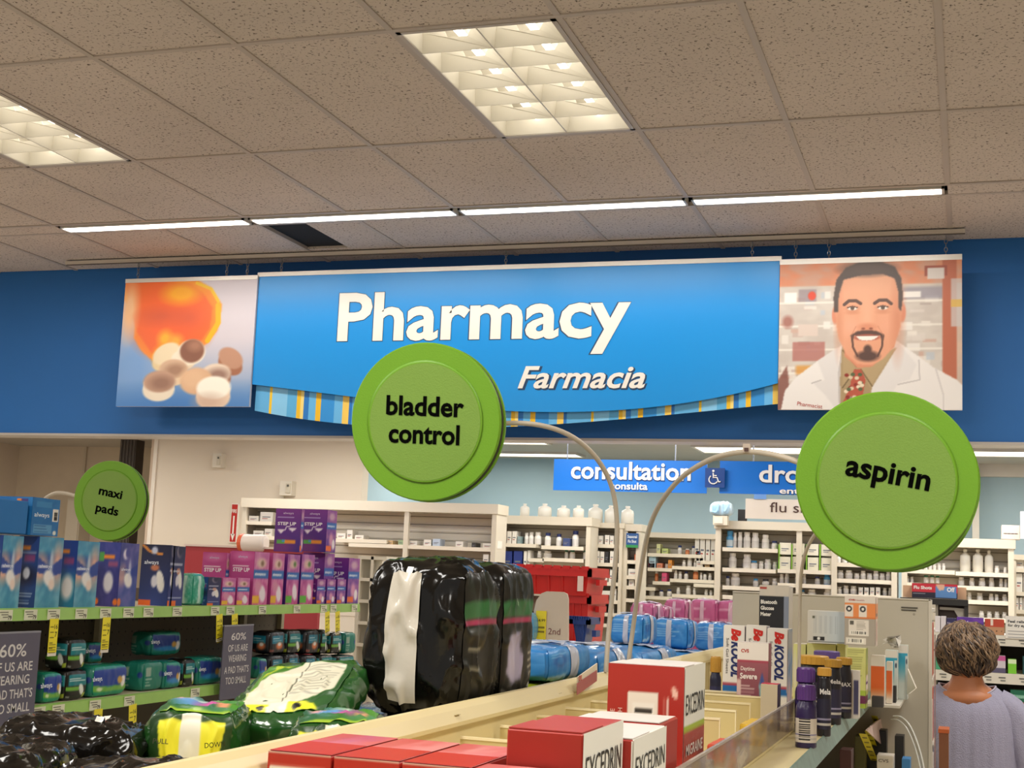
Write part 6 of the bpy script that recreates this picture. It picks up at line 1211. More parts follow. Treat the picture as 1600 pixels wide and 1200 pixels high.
# jugs on top
zt = pY(850, 807, 9.9).z
items(9.9, zt, 'on top above the red totes', [(807, 822, 786, 'J'), (835, 857, 786, 'J'), (865, 886, 789, 'J'), (890, 908, 789, 'J')], 'jugs on top of the pharmacy shelving')
# bay 2 (narrow, deeper)
t, Z = bay('narrow white bay of small cartons left of the bladder control pole', 10.2, 923, 974, 817, 8, 1000, [(925, 968, 851), (925, 968, 880), (925, 968, 910), (925, 968, 938), (925, 968, 958), (925, 968, 975)], post_w=5)
items(10.2, Z[0], 'on the top shelf of the narrow bay', [(926, 933, 837, 'B'), (934, 941, 837, 'B'), (944, 951, 836, 'B'), (952, 958, 837, 'B')], G0)
items(10.2, Z[1], 'on the second shelf of the narrow bay', [(926, 930, 864, 'B', '#3a3c5a', 'dark box'), (931, 936, 861, 'B'), (937, 943, 862, 'B'), (944, 950, 862, 'B', '#2c2a2c', 'black box'), (952, 958, 861, 'B')], G0)
items(10.2, Z[2], 'on the third shelf of the narrow bay', [(927, 941, 889, 'B', '#e0b43c', 'yellow box'), (942, 948, 893, 'B'), (950, 958, 890, 'B')], G0)
items(10.2, Z[3], 'on the fourth shelf of the narrow bay', [(933, 953, 923, 'B'), (955, 962, 920, 'B')], G0)
items(10.2, Z[4], 'on the fifth shelf of the narrow bay', [(935, 947, 945, 'B', '#2c2a2a', 'black box'), (950, 958, 944, 'B')], G0)
zt = pY(948, 817, 10.2).z
items(10.2, zt, 'standing on top of the narrow bay', [(914, 938, 787, 'J'), (940, 960, 789, 'J'), (966, 987, 790, 'J')], 'jugs on top of the pharmacy shelving')
# bay 3: post with green-blue notice
t, Z = bay('narrow white bay carrying the small blue and green notice', 10.25, 975, 1002, 819, 11, 1000, [(978, 1000, 876), (978, 1000, 900), (978, 1000, 916), (978, 1000, 936)], post_w=7)
a = pY(979, 833, 10.22); b = pY(997, 856, 10.22); t = thing('small_notice', 'small blue and green notice on the bay between the two sign poles', 'notice', ((a.x+b.x)/2, 10.22, b.z)); m = MB(); m.box((a.x, 10.215, b.z), (b.x, 10.23, a.z), K('#24508a')); m.box((a.x, 10.213, b.z), (b.x, 10.215, b.z+.02), K('#2c8a4a')); m.build('card', t)
m = MB(); m.text('Seasonal', ((a.x+b.x)/2, 10.2145, a.z-.035), (1, 0, 0), (0, 0, 1), .022, K('#dfe6ea'), 'C', .02, 0, (b.x-a.x)*.8); m.text('Flu Shot', ((a.x+b.x)/2, 10.2145, a.z-.07), (1, 0, 0), (0, 0, 1), .022, K('#dfe6ea'), 'C', .02, 0, (b.x-a.x)*.7); m.build('lettering', t)
items(10.25, Z[0], 'just below the small notice', [(990, 999, 866, 'B', '#d9794a', 'orange box')], G0)
items(10.25, Z[1], 'second below the small notice', [(980, 999, 889, 'B')], G0); items(10.25, Z[2], 'third below the small notice', [(981, 990, 906, 'B'), (991, 998, 908, 'B', '#c8806a', 'reddish box')], G0)
# bay 4: between the poles and the tall post
t, Z = bay('wide white shelving bay between the aspirin pole and the tall post', 11.0, 1004, 1122, 833, 8, 1000, [(1012, 1096, 866), (1095, 1120, 877), (1012, 1050, 888), (1050, 1120, 886), (1020, 1047, 909), (1047, 1120, 906), (1004, 1024, 918), (1084, 1120, 913), (1004, 1050, 932), (1050, 1120, 930)], post_w=4)
items(11.0, Z[0], 'on the wide bay top shelf', [(1025, 1031, 850, 'B', '#d3d49a', 'pale green box'), (1033, 1043, 857, 'B', '#b9c87a', 'green box'), (1056, 1063, 852, 'n'), (1068, 1075, 857, 'A'), (1078, 1084, 853, 'n'), (1086, 1094, 861, 'B', '#5a5f98', 'navy box')], G0)
items(11.0, Z[1], 'on the short shelf by the tall post', [(1085, 1092, 840, 'B'), (1093, 1101, 842, 'B'), (1102, 1109, 843, 'B'), (1110, 1118, 843, 'B')], G0)
items(11.0, Z[2], 'on the wide bay second left shelf', [(1013, 1024, 868, 'B', '#a9c8d8', 'pale blue box'), (1012, 1022, 880, 'B', '#7a2c50', 'plum box'), (1025, 1034, 880, 'B', '#d98a6a', 'salmon box'), (1036, 1042, 881, 'w'), (1043, 1049, 875, 'B', '#e0943c', 'orange box')], G0)
items(11.0, Z[3], 'on the wide bay second right shelf', [(1063, 1069, 875, 'w'), (1071, 1079, 870, 'w'), (1081, 1086, 876, 'w'), (1087, 1098, 872, 'B'), (1100, 1108, 876, 'B', '#b8986a', 'tan box'), (1110, 1117, 871, 'n')], G0)
items(11.0, Z[4], 'on the wide bay third left shelf', [(1020, 1026, 893, 'A'), (1033, 1041, 895, 'B', '#d9507a', 'pink box')], G0)
items(11.0, Z[5], 'on the wide bay third right shelf', [(1050, 1056, 891, 'w'), (1057, 1063, 893, 'w'), (1066, 1073, 893, 'n'), (1080, 1089, 890, 'A'), (1091, 1095, 895, 'w'), (1096, 1102, 894, 'k'), (1104, 1110, 896, 'w')], G0)
items(11.0, Z[8], 'on the wide bay lowest left shelf', [(1011, 1020, 919, 'k'), (1027, 1034, 922, 'n'), (1039, 1047, 921, 'n')], G0)
items(11.0, Z[9], 'on the wide bay lowest right shelf', [(1054, 1060, 918, 'w'), (1069, 1077, 915, 'w'), (1080, 1085, 919, 'w'), (1098, 1104, 921, 'w'), (1106, 1111, 922, 'w'), (1115, 1119, 920, 'g')], G0)
# bay 5: large bay under the flu shots sign
t, Z = bay('large white shelving bay below the flu shots sign', 9.6, 1119, 1402, 817, 13, 1000, [(1129, 1215, 857), (1129, 1212, 889), (1129, 1212, 917), (1215, 1302, 891), (1215, 1300, 913), (1303, 1394, 881), (1303, 1394, 906), (1303, 1394, 930), (1129, 1302, 934)], posts=(1245, 1300), post_w=8)
items(9.6, Z[0], 'on the large bay top left shelf', [(1132, 1144, 829, 'S'), (1143, 1149, 832, 'w'), (1150, 1158, 831, 'w'), (1159, 1171, 831, 'w'), (1172, 1184, 832, 'w'), (1188, 1200, 835, 'w'), (1203, 1213, 845, 'n')], G0)
items(9.6, Z[1], 'on the large bay second left shelf', [(1136, 1149, 864, 'w'), (1158, 1172, 866, 'w'), (1170, 1182, 876, 'b'), (1183, 1191, 877, 'w'), (1192, 1203, 874, 'w'), (1205, 1213, 878, 'w')], G0)
items(9.6, Z[2], 'on the large bay third left shelf', [(1131, 1138, 900, 'n'), (1139, 1154, 896, 'w'), (1174, 1183, 904, 'b'), (1188, 1200, 905, 'k'), (1204, 1212, 904, 'w')], G0)
items(9.6, Z[3], 'in the large bay lower carton row', [(1217, 1235, 870, 'B', '#e2dcc6', 'green edged carton'), (1237, 1256, 870, 'B', '#e2dcc6', 'green edged carton'), (1261, 1279, 871, 'B', '#e2dcc6', 'green edged carton'), (1282, 1300, 872, 'B', '#e2dcc6', 'green edged carton')], G0)
zz = pY(1258, 869, 9.6).z
for k, (a_, b_) in enumerate(((1217, 1236), (1237, 1257), (1260, 1279), (1282, 1302))): items(9.6, zz+.006, '%s in the large bay upper carton row' % ORD[k], [(a_, b_, 848+k, 'B', '#e6e0cc', 'green edged carton')], G0)
tg = thing('green_dividers', 'thin lime green dividers between the stacked cartons in the large bay', 'dividers', (pY(1258, 880, 9.6).x, 9.6, Z[3]))
for x in (1216, 1236, 1259, 1280): m = MB(); a = pY(x, 850, 9.6); m.box((a.x, 9.62, Z[3]), (a.x+.008, 9.75, a.z), K('#84b83a')); m.build('divider', tg)
items(9.6, Z[4], 'on the large bay middle shelf', [(1216, 1223, 897, 'w'), (1224, 1231, 896, 'w'), (1240, 1247, 897, 'w'), (1252, 1258, 897, 'w'), (1271, 1280, 901, 'n'), (1285, 1296, 896, 'S')], G0)
items(9.6, Z[8], 'above the big grey panel', [(1249, 1256, 922, 'b'), (1260, 1274, 921, 'w'), (1285, 1301, 920, 'w')], G0)
items(9.6, Z[5], 'on the large bay right top shelf', [(1304+i*10, 1313+i*10, 866+i//3, 'w') for i in range(9)], G0)
items(9.6, Z[6], 'on the large bay right second shelf', [(1306, 1317, 891, 'w'), (1319, 1331, 891, 'w')]+[(1333+i*10, 1342+i*10, 896-(i % 2)*4, 'w') for i in range(6)], G0)
items(9.6, Z[7], 'on the large bay right third shelf', [(1306, 1314, 917, 'w'), (1316, 1325, 915, 'w'), (1327, 1338, 916, 'w')]+[(1341+i*9, 1348+i*9, 918, 'B') for i in range(4)]+[(1378, 1385, 919, 'w'), (1387, 1393, 919, 'w')], G0)
# fascia corner block & bundle on top, black strip
a = pY(1116, 806, 9.55); b = pY(1138, 821, 9.55); zt = pY(1260, 817, 9.6).z
t = thing('corner_block', 'cream corner block on top of the tall post left of the flu shots sign', 'block', ((a.x+b.x)/2, 9.55, b.z)); m = MB(); m.box((a.x, 9.5, b.z), (b.x, 9.575, a.z), ph); m.box((a.x+.01, 9.495, b.z+.01), (b.x-.03, 9.5, a.z-.012), K('#ddd3bf')); m.build('block', t)
c = pY(1128, 806, 9.55); soft_pack('bottle_bundle', 'shrink wrapped pale blue bundle of bottles on the corner block', 'pack', (c.x, 9.54, c.z), (.155, .1, .095), '#b4cbd8', None, n=12, wr=.006, seed=81, k=4, rough=.18, arts=[('-Y', .1, .45, .1, .8, '#8fb6d0', 'bottle_print'), ('-Y', .55, .9, .1, .8, '#9dbfd4', 'bottle_print')])
a = pY(1152, 800, 9.62); b = pY(1166, 807, 9.62); t = thing('small_black_sign', 'small black lettered strip left of the flu shots sign', 'sign', (a.x, 9.65, zt)); m = MB(); m.box((a.x, 9.65, zt), (b.x, 9.66, a.z+.02), K('#22201e')); m.build('card', t)
# bay 6: right bay
t, Z = bay('white shelving bay right of the aspirin disc with tall white jugs', 9.6, 1409, 1584, 841, 14, 1010, [(1418, 1492, 891), (1493, 1576, 895), (1412, 1440, 911), (1493, 1576, 917), (1513, 1576, 939), (1513, 1576, 966)], post_w=8)
items(9.6, Z[0], 'on the jug bay left top shelf', [(1420+i*7, 1426+i*7, 884, 'B') for i in range(3)]+[(1443+i*7, 1449+i*7, 880, 'w') for i in range(5)], G0)
items(9.6, Z[1], 'on the jug bay right top shelf', [(1499, 1517, 858, 'J'), (1519, 1537, 858, 'J'), (1538, 1553, 860, 'J'), (1554, 1562, 884, 'w'), (1568, 1574, 886, 'w')], 'jugs and bottles on the right bay')
items(9.6, Z[2], 'left behind the flu shots box', [(1413, 1420, 900, 'w'), (1421, 1427, 901, 'w')], G0)
items(9.6, pY(1455, 911, 9.6).z, 'behind the flu shots box', [(1442, 1451, 899, 'g'), (1452, 1460, 899, 'g'), (1461, 1468, 900, 'g')], G0)
items(9.6, Z[3], 'on the jug bay second shelf', [(1497, 1507, 902, 'w'), (1514, 1523, 903, 'w'), (1529, 1540, 903, 'w'), (1545, 1554, 903, 'w'), (1561, 1568, 904, 'w'), (1569, 1575, 905, 'w')], G0)
items(9.6, Z[4], 'on the jug bay third shelf', [(1512, 1518, 926, 'w'), (1526, 1536, 927, 'w'), (1545, 1553, 928, 'w'), (1554, 1561, 929, 'w'), (1566, 1575, 929, 'w')], G0)
items(9.6, Z[5], 'on the shelf above the woman', [(1530, 1538, 955, 'w'), (1542, 1550, 956, 'w'), (1554, 1562, 956, 'w'), (1566, 1574, 957, 'w')], G0)
# bay 7
t, Z = bay('white shelving bay of white cartons at the right edge of the picture', 10.0, 1584, 1680, 868, 8, 1010, [(1586, 1680, 890), (1586, 1680, 927), (1586, 1680, 955)], post_w=3, slat=False)
items(10.0, Z[0], 'on the top shelf at the right edge', [(1587, 1600, 872, 'B'), (1601, 1614, 872, 'B')], G0); items(10.0, Z[1], 'on the second shelf at the right edge', [(1587, 1598, 896, 'B'), (1599, 1612, 896, 'B')], G0); items(10.0, Z[2], 'on the third shelf at the right edge', [(1587, 1592, 934, 'B'), (1593, 1598, 934, 'B'), (1599, 1604, 934, 'B')], G0)
a = pY(1565, 820, 9.55); b = pY(1594, 838, 9.55); zt = pY(1500, 841, 9.6).z; carton('top_box', 'pale box with red line on top of the right bay', 'box', (a.x, 9.58, zt+.001), (b.x, 9.7, a.z), '#d9cbbd', texts=[('-Y', '....', .1, .4, .2, '#6a5a54', {'align': 'L', 'wf': .8, 'bold': .06})], group=None)
a = pY(1594, 799, 9.5); b = pY(1640, 843, 9.5); t = thing('hanging_paper', 'white paper notice cut by the right edge above the pharmacy shelves', 'sign', (b.x, 9.5, b.z)); m = MB(); m.box((a.x, 9.5, b.z), (b.x, 9.505, a.z), K('#e0dad0')); m.build('sheet', t); m = MB(); m.tube([((a.x+b.x)/2, 9.503, a.z), ((a.x+b.x)/2, 9.503, 2.7)], .004, chain_m, 5); m.build('hanger', t)

# ---- pharmacy front counter shelving behind the woman
FY = 6.9
t = thing('counter_shelving', 'white front counter shelving with price rails behind the woman', 'shelving', (.1, 7.1, 0)); wht = mat('counter_white', '#d9d3c6', .45, var=.02); dkk = mat('counter_dark', '#2c2622', .7)
xa, xb = pY(1459, 1000, FY).x, 1.6; zs = [pY(1530, y, FY).z for y in (991, 1050, 1106, 1162)]+[.7, .45]
m = MB(); m.box((xa, FY+.42, 0), (xb, FY+.44, zs[0]), dkk); m.build('back_panel', t); m = MB(); m.box((xa-.01, FY+.02, 0), (xa+.01, FY+.44, zs[0]+.01), wht); m.build('side_panel', t)
for z in zs: m = MB(); m.box((xa, FY+.006, z-.02), (xb, FY+.42, z), wht); m.build('shelf', t); m = MB(); m.box((xa, FY, z-.048), (xb, FY+.006, z+.0), mat('counter_rail', '#ddd8cb', .4)); m.build('price_rail', t)
m = MB()
for z in zs[:4]:
    for px in (1468, 1560, 1538, 1592, 1640): x = pY(px, 1000, FY).x; m.box((x, FY-.002, z-.022), (x+.03, FY, z-.017), K('#5a5a58')); m.box((x+.008, FY-.002, z-.035), (x+.03, FY, z-.030), K('#7a7a76'))
m.build('printed_prices', t)
def fr(lab, px0, px1, yt, zi, col, art=None, tx=(), faces=None, dep=.1, y=FY+.01, gr='boxes on the front counter shelves'):
    a = pY(px0, yt, y); b = pY(px1, yt, y); return carton('medicine_carton', lab, 'box', (a.x, y, zs[zi]+.001), (b.x, y+dep, a.z), col, [('-Y', art)] if art else (), tx, gr, faces)
fr('first white box with plum dot at the left end of the counter shelf', 1461, 1469, 963, 0, '#e2dde0'); fr('second white box with plum dot at the left end of the counter shelf', 1470, 1478, 963, 0, '#dcd6dc')
fr('navy box left of the bright purple box above the woman', 1479, 1494, 966, 0, '#2c2858', tx=[('-Y', 'Nyquil', .1, .6, .15, '#d8d0e0', {'align': 'L', 'wf': .8})])
PV = Paint(30, 20, '#5a2f9a'); PV.smoke('#8a4fc0', 3, .5, 2); PV.ell(.8, .3, .3, .3, '#1c1a50', .5)
fr('bright purple box above the woman with pale lettering', 1495, 1537, 964, 0, '#4a2a88', PV, [('-Y', 'Zarbee', .08, .55, .25, '#d9d0ec', {'align': 'L', 'wf': .6, 'bold': .02})])
PO = Paint(30, 24, '#b98a66'); PO.rect(0, .5, 1, 1, '#b8432c', .01); PO.rect(.3, .6, .42, 1, '#e6d8cc', .01); [PO.ell(u, .25, .03, .05, '#4a2c20', .2) for u in (.35, .6, .85)]
fr('red and tan box above the woman next to the white notice', 1539, 1569, 967, 0, '#b98a66', PO)
a = pY(1571, 962, FY-.005); b = pY(1625, 1000, FY-.005); t = thing('white_notice', 'white printed notice card standing on the counter shelf at the right edge', 'sign', ((a.x+b.x)/2, FY+.0, zs[0])); m = MB(); m.box((a.x, FY-.006, b.z), (b.x, FY-.002, a.z), K('#e6e3dc')); m.build('card', t)
m = MB(); q = b.x-a.x; m.text('Feel relieved', (a.x+.01, FY-.0065, a.z-.03), (1, 0, 0), (0, 0, 1), .012, K('#3a3a3e'), 'L', .03, 0, q*.7); m.text('for dry eyes', (a.x+.01, FY-.0065, a.z-.048), (1, 0, 0), (0, 0, 1), .012, K('#3a3a3e'), 'L', .03, 0, q*.6)
for k in range(3): m.box((a.x+.01, FY-.007, a.z-.07-k*.014), (a.x+q*.7, FY-.006, a.z-.067-k*.014), K('#9a9a9c'))
m.build('lettering', t)
fr('green and white box left of the woman\'s head on the second counter shelf', 1462, 1475, 1018, 1, '#4aa07a'); fr('pink topped white box right of the woman\'s head', 1547, 1571, 1024, 1, '#cfc6cc', faces=None, art=Paint(20, 20, '#d0c8d0').rect(0, .7, 1, 1, '#c8589a').rect(0, 0, 1, .3, '#5a5470')); fr('small bright green box at the right on the second counter shelf', 1575, 1588, 1030, 1, '#78c832', art=Paint(12, 16, '#7ac832').rect(0, .7, 1, 1, '#d9ecc0')); fr('dark teal box cut by the right edge on the second counter shelf', 1598, 1620, 1026, 1, '#1c4a50')
fr('dark green box with red stripe on the third counter shelf', 1579, 1622, 1078, 2, '#176048', art=Paint(30, 20, '#17684c').rect(0, .35, 1, .42, '#b8404a').rect(.1, .6, .7, .75, '#7ab8a0').ell(.9, .1, .3, .2, '#3a3aa0', .3), tx=[('-Y', 'Systane', .08, .6, .18, '#a8d8c4', {'align': 'L', 'wf': .5, 'shear': .2})])
fr('white and lilac box low at the right beside the woman\'s arm', 1582, 1594, 1136, 3, '#a8a2b8'); fr('blue box cut by the right edge beside the lilac one', 1595, 1615, 1134, 3, '#4a5478')
# flu shots box on a black monitor stand on the counter
CT = pY(1470, 935, 7.5).z
t = thing('counter_terminal', 'black monitor hood on the pharmacy counter under the flu shots box', 'monitor', (pY(1470, 950, 7.5).x, 7.5, zs[0])); a = pY(1407, 933, 7.5); b = pY(1513, 940, 7.5); z1 = a.z
m = MB(); m.box((a.x, 7.46, z1-.03), (b.x, 7.57, z1), K('#1c1a18')); m.build('top_bar', t)
a2 = pY(1462, 940, 7.5); m = MB(); m.box((b.x-.02, 7.48, z1-.2), (b.x, 7.55, z1-.03), K('#221d1a')); m.box((a2.x, 7.48, z1-.2), (a2.x+.012, 7.55, z1-.03), K('#8c867c')); m.box((a2.x, 7.545, z1-.2), (b.x, 7.55, z1-.03), K('#3a2622')); m.build('screen_frame', t)
m = MB(); m.prism([(a2.x+.02, 7.5, z1-.055), (a2.x+.09, 7.5, z1-.055), (a2.x+.11, 7.5, z1-.09), (a2.x+.15, 7.5, z1-.09), (a2.x+.16, 7.5, z1-.045), (a2.x+.02, 7.5, z1-.04)], (0, .02, 0), K('#a8a298')); m.build('bracket', t)
t = thing('pharmacy_counter', 'cream counter top behind the front shelving', 'counter', (0.2, 7.45, 0)); m = MB(); m.box((xa-.1, 7.36, 0), (1.6, 7.585, z1-.2), K('#cfc4b0')); m.build('counter_body', t)
FS = Paint(70, 24, '#c8283c'); FS.rect(0, 0, 1, .42, '#1c1c34', .01); FS.rect(.52, .08, .97, .85, '#5a8ac8', .01); FS.rect(.03, .3, .3, .35, '#d8d8e0', .01, .6); FS.poly([(.52, .95), (.72, .95), (.7, .6), (.6, .55)], '#e2b49a', blur=1)
a = pY(1425, 911, 7.48); b = pY(1496, 911, 7.48)
carton('flu_shots_box', 'red and blue flyer box reading Flu Shots on the black monitor hood', 'box', (a.x, 7.475, z1+.001), (b.x, 7.56, a.z), '#8a2438', [('-Y', FS)], [('-Y', 'Flu Shots', .04, .62, .22, '#f0e6e6', {'align': 'L', 'wf': .4, 'bold': .04}), ('-Y', 'Off', .77, .5, .3, '#eef0f6', {'align': 'L', 'wf': .17, 'bold': .04})])
a = pY(1410, 914, 7.5); b = pY(1510, 933, 7.5); t = thing('tan_box', 'plain tan box behind the flu shots flyer box', 'box', ((a.x+b.x)/2, 7.57, z1)); m = MB(); m.box((a.x, 7.565, z1+.001), (b.x, 7.585, a.z), K('#dcb894')); m.build('carton_body', t)

# ================================================================== THE WOMAN
WX, WY = .03, 5.62
hc = pD(1513, 1022, 5.75)  # head centre
top = pY(1513, 976, WY)
HX, HZ = pY(1511, 1022, WY).x, pY(1511, 1022, WY).z
def skin_fig(name, verts, edges, radii, m_, parent, root=0, sub=2):
    me = bpy.data.meshes.new(name); me.from_pydata([Vector(v)-parent.location for v in verts], edges, []); me.materials.append(m_)
    o = bpy.data.objects.new(name, me); COL.objects.link(o); o.parent = parent
    md = o.modifiers.new('skin', 'SKIN'); md.use_smooth_shade = True; sv = me.skin_vertices[0].data
    for i, r in enumerate(radii): sv[i].radius = (r, r) if not isinstance(r, tuple) else r; sv[i].use_root = (i == root)
    s_ = o.modifiers.new('sub', 'SUBSURF'); s_.levels = sub; s_.render_levels = sub
    return o
p = thing('person', 'woman with short grey-brown hair in a lavender blouse, seen from behind at right', 'person', (HX, WY, 0))
skin = mat('skin_tan', '#bd7a52', .5, var=.06, scale=15, bump=.05, bscale=90)
X = HX; Zc = HZ
sh = Zc-.150  # shoulder height
V = [(X, WY, .82), (X, WY, .98), (X, WY+.01, 1.12), (X, WY, sh-.05), (X, WY+.005, Zc-.085), (X, WY-.005, Zc-.02), (X, WY-.005, Zc+.045),
     (X-.135, WY, sh-.065), (X-.20, WY, sh-.27), (X-.17, WY-.14, sh-.46), (X+.135, WY, sh-.065), (X+.20, WY, sh-.27), (X+.17, WY-.14, sh-.46),
     (X-.09, WY, .78), (X-.1, WY+.01, .46), (X-.1, WY+.03, .08), (X-.1, WY-.1, .035), (X+.09, WY, .78), (X+.1, WY+.01, .46), (X+.1, WY+.03, .08), (X+.1, WY-.1, .035)]
V = [(a, 2*WY-b, c) for a, b, c in V]   # she faces away: arms and toes point to +Y
E_ = [(0, 1), (1, 2), (2, 3), (3, 4), (4, 5), (5, 6), (3, 7), (7, 8), (8, 9), (3, 10), (10, 11), (11, 12), (0, 13), (13, 14), (14, 15), (15, 16), (0, 17), (17, 18), (18, 19), (19, 20)]
Rr = [(.15, .11), (.14, .1), (.145, .1), (.10, .075), .050, .07, .075, .045, .038, .028, .045, .038, .028, .085, .055, .038, .03, .085, .055, .038, .03]
skin_fig('body', V, E_, Rr, skin, p)
m = MB(); m.lathe([(.13, -.03), (.118, .006), (.094, .022), (.064, .044), (.053, .07), (.052, .09)], (X, WY+.0, sh-.0), skin, 24, Matrix(((1, 0, 0), (0, .72, 0), (0, 0, 1)))); m.build('neck', p, smooth=True)
for s_ in (-1, 1):   # hands with five fingers, meeting in front of her
    hx, hy, hz = X+s_*.17, WY+.14, sh-.46
    vs = [(hx, hy, hz), (hx-s_*.015, hy+.05, hz-.005), (hx-s_*.03, hy+.09, hz-.01)]; es = [(0, 1), (1, 2)]; rs = [.026, (.03, .02), (.03, .015)]
    for k, (dx_, ln) in enumerate(((-.024, .05), (-.008, .06), (.008, .065), (.024, .055))):
        i0 = len(vs); vs += [(hx-s_*.03+dx_, hy+.11, hz-.012), (hx-s_*.035+dx_, hy+.11+ln*.5, hz-.02), (hx-s_*.04+dx_, hy+.11+ln, hz-.035)]; es += [(2, i0), (i0, i0+1), (i0+1, i0+2)]; rs += [.009, .0085, .007]
    i0 = len(vs); vs += [(hx-s_*.055, hy+.06, hz+.0), (hx-s_*.07, hy+.09, hz-.012)]; es += [(1, i0), (i0, i0+1)]; rs += [.011, .009]
    skin_fig('hand', vs, es, rs, skin, p, 0, 1)
# head shape with ears and face
m = MB(); segs, rings = 28, 20; vs = []; hr = .074
for j in range(rings+1):
    ph_ = math.pi*j/rings
    for i in range(segs):
        q = 2*math.pi*i/segs; nx, ny, nz = math.sin(ph_)*math.cos(q), math.sin(ph_)*math.sin(q), math.cos(ph_)
        x_, y_, z_ = nx*.072, ny*.092, nz*.112
        if ny > 0 and z_ < 0: y_ *= 1-.12*(-nz); x_ *= 1-.2*(-nz)
        if ny > .8: y_ += .012*math.exp(-((nz+.08)/.12)**2)*math.exp(-(nx/.16)**2)*1.6; y_ -= .008*math.exp(-((nz-.08)/.09)**2)*(math.exp(-((abs(nx)-.35)/.14)**2))
        vs.append((X+x_, WY+.005+y_, Zc-.005+z_))
m.add(vs, [(j*segs+i, (j+1)*segs+i, (j+1)*segs+(i+1) % segs, j*segs+(i+1) % segs) for j in range(rings) for i in range(segs)], skin)
m.build('head', p, smooth=True)
m = MB()
for s_ in (-1, 1):
    m.lathe([(.002, -.004), (.016, -.003), (.02, .002), (.014, .006), (.002, .004)], (X+s_*.074, WY, Zc-.02), skin, 12, Matrix(((0, 0, s_), (.8, 0, 0), (0, 1.5, 0))))
m.build('ears', p, smooth=True)
m = MB(); 
for s_ in (-1, 1): m.lathe([(.001, 0), (.010, .002), (.001, .004)], (X+s_*.03, WY+.092, Zc+.005), K('#e8e2da'), 10, Matrix(((1, 0, 0), (0, 0, 1), (0, 1, 0)))); m.lathe([(.001, .003), (.005, .0035), (.001, .005)], (X+s_*.03, WY+.093, Zc+.005), K('#3a2a20'), 8, Matrix(((1, 0, 0), (0, 0, 1), (0, 1, 0))))
m.box((X-.022, WY+.085, Zc-.062), (X+.022, WY+.092, Zc-.056), K('#a8504a')); m.build('face_features', p)
# hair: a full short cut built from an undercoat and hundreds of curved locks
hairm = mat('hair_undercoat', '#463a2e', .6, var=.3, scale=60, bump=.8, bscale=60, aniso=(1, 1, .25))
def hsurf(q, ph_, ext=0):
    nx, ny, nz = math.sin(ph_)*math.cos(q), math.sin(ph_)*math.sin(q), math.cos(ph_)
    rx, ry, rz_ = .104+ext, .108+ext, .108+ext
    if nz < 0: k = 1-.30*nz*nz; rx *= k; ry *= k
    b = 1+.09*noise.noise(Vector((nx*3.2, ny*3.2, nz*3.2+4)))
    return Vector((X+nx*rx*b, WY-.008+ny*ry*b, Zc+.006+nz*rz_*b))
m = MB(); vs = []; S1, R1 = 40, 26
for j in range(R1+1):
    for i in range(S1): 
        q = 2*math.pi*i/S1; pmax = 2.45 if math.sin(q) < .25 else 1.25
        vs.append(hsurf(q, max(.001, pmax*j/R1)))
m.add(vs, [(j*S1+i, (j+1)*S1+i, (j+1)*S1+(i+1) % S1, j*S1+(i+1) % S1) for j in range(R1) for i in range(S1)], hairm); ho = m.build('hair', p, smooth=True)
mats_h = [mat('hair_%d' % i, c, .45, var=.2, scale=40) for i, c in enumerate(('#735a42', '#523e2e', '#8a7156', '#3e2f24', '#5e4934', '#30241b'))]
m = MB(); rr = random.Random(11)
for k in range(950):
    q = rr.uniform(math.pi*.93, math.pi*2.07) if rr.random() < .88 else rr.uniform(0, math.pi); p0 = rr.uniform(.0, 1.9); 
    if math.sin(q) > .3 and p0 > .7: continue
    ln = rr.uniform(.35, .75); sw = rr.uniform(-.3, 1.3); path = []
    for s_ in range(6):
        u = s_/5; pp = min(p0+ln*u, 2.5); path.append(hsurf(q+sw*u*u*(.6 if pp > .4 else 2), pp, .002+.008*math.sin(math.pi*min(u*1.15, 1))))
    r0 = rr.uniform(.002, .0042); hm = mats_h[min(5, int(rr.random()*4+ (2 if p0 > 1.3 else 0)))]
    m.tube(path, [r0*.5, r0, r0*1.1, r0, r0*.8, r0*.3], hm, 5)
hl = m.build('hair_locks', ho, smooth=True); hl['kind'] = 'stuff'
# blouse: neckline scoop, gathered folds from the neck, raglan sleeves
bl = mat('lavender_cloth', '#a3a1b8', .85, var=.05, scale=60, bump=.5, bscale=260)
def ring(z, rx, ry, cy=0, fold=0, nf=38, dip=0, n=96):
    out = []
    for i in range(n):
        q = 2*math.pi*i/n; c_, s_ = math.cos(q), math.sin(q); f = 1+fold*(.6*math.sin(nf*q)+.4*math.sin(nf*.53*q+1.3))
        e = 2.3; rr_ = 1/((abs(c_)**e+abs(s_)**e)**(1/e)); out.append(Vector((X+c_*rx*rr_*f, WY+cy+s_*ry*rr_*f, z-dip*max(0, -s_)**2+dip*.25*abs(c_)**4)))
    return out
levels = [(sh+.026, .102, .070, 0, .0, .032), (sh+.022, .110, .076, 0, .02, .032), (sh+.005, .132, .088, 0, .02, .026), (sh-.025, .158, .1, 0, .02, .012), (sh-.07, .176, .112, 0, .022, 0), (sh-.14, .178, .12, 0, .025, 0), (sh-.24, .18, .124, 0, .026, 0), (sh-.34, .178, .122, 0, .022, 0), (sh-.40, .172, .118, 0, .02, 0), (sh-.43, .176, .12, 0, .018, 0), (sh-.5, .182, .13, 0, .02, 0), (sh-.6, .19, .135, 0, .02, 0)]
m = MB(); vs = []
for z, rx, ry, cy, f, dip in levels: vs += ring(z, rx, ry, cy, f, 34, dip)
n = 96; L_ = len(levels)
m.add(vs, [(j*n+i, (j+1)*n+i, (j+1)*n+(i+1) % n, j*n+(i+1) % n) for j in range(L_-1) for i in range(n)], bl)
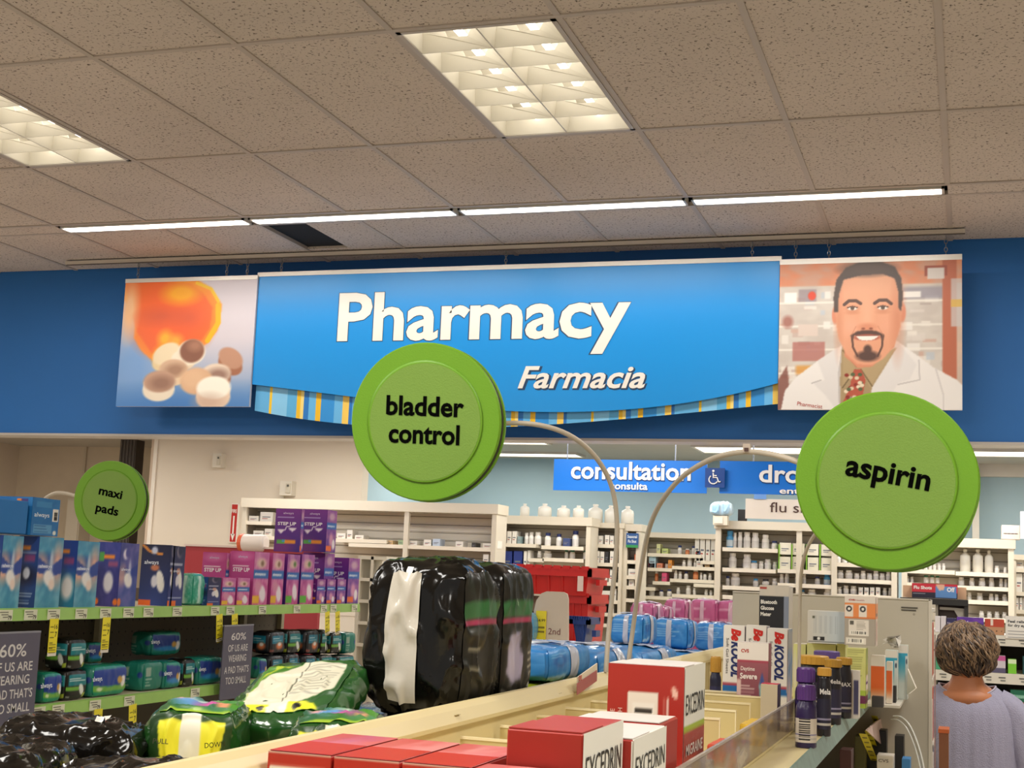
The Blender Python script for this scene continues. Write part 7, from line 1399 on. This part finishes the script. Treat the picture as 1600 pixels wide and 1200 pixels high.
bo = m.build('blouse', p, smooth=True); sb = bo.modifiers.new('s', 'SUBSURF'); sb.levels = 1; sb.render_levels = 1
m = MB(); m.tube([v+Vector((0, 0, .001)) for v in ring(sh+.027, .102, .070, 0, 0, 34, .032)]+[ring(sh+.027, .102, .070, 0, 0, 34, .032)[0]], .0035, mat('blouse_edge', '#b3aebf', .8), 6); m.build('neck_binding', p, smooth=True)
for s_ in (-1, 1):
    m = MB(); path = [(X+s_*.105, WY, sh-.02), (X+s_*.15, WY, sh-.045), (X+s_*.178, WY, sh-.1), (X+s_*.196, WY, sh-.18), (X+s_*.21, WY+.01, sh-.28), (X+s_*.21, WY+.05, sh-.36), (X+s_*.19, WY+.11, sh-.43), (X+s_*.178, WY+.13, sh-.455)]
    rad = [.05, .062, .066, .064, .062, .058, .048, .036]; pp = [Vector(a) for a in path]; vs = []; ns = 28
    for i, c in enumerate(pp):
        tt = (pp[min(i+1, 7)]-pp[max(0, i-1)]).normalized(); a = Vector((0, 1, 0)); a = (a-tt*a.dot(tt)).normalized(); b = tt.cross(a)
        for j in range(ns): q = 2*math.pi*j/ns; f = 1+.05*math.sin(5*q+i)+.03*math.sin(9*q-i*1.3); vs.append(c+(a*math.cos(q)+b*math.sin(q))*rad[i]*f)
    m.add(vs, [(i*ns+j, i*ns+(j+1) % ns, (i+1)*ns+(j+1) % ns, (i+1)*ns+j) for i in range(7) for j in range(ns)], bl); o = m.build('sleeve', p, smooth=True); sb = o.modifiers.new('s', 'SUBSURF'); sb.levels = 1; sb.render_levels = 1
tr_ = mat('trousers_cloth', '#3c3a44', .9, var=.08)
V2 = [(X, WY, .86), (X-.09, WY, .76), (X-.1, WY-.01, .46), (X-.1, WY-.03, .1), (X+.09, WY, .76), (X+.1, WY-.01, .46), (X+.1, WY-.03, .1)]
skin_fig('trousers', V2, [(0, 1), (1, 2), (2, 3), (0, 4), (4, 5), (5, 6)], [(.165, .125), .1, .072, .058, .1, .072, .058], tr_, p)
m = MB()
for s_ in (-1, 1): m.box((X+s_*.1-.045, WY-.06, 0), (X+s_*.1+.045, WY+.19, .07), K('#2a2622'))
so = m.build('shoes', p); bv = so.modifiers.new('b', 'BEVEL'); bv.width = .02; bv.segments = 3

t = thing('display_table', 'low cream display table carrying the beige card and the navy tote', 'table', (-1.9, 6.5, 0)); m = MB(); m.box((-2.55, 6.2, GZ-.03), (-1.5, 6.95, GZ-.001), K('#cfc4b0')); m.build('table_top', t)
for x in (-2.5, -1.58):
    for y in (6.25, 6.87): m = MB(); m.box((x, y, 0), (x+.04, y+.04, GZ-.03), K('#b9ae9c')); m.build('leg', t)
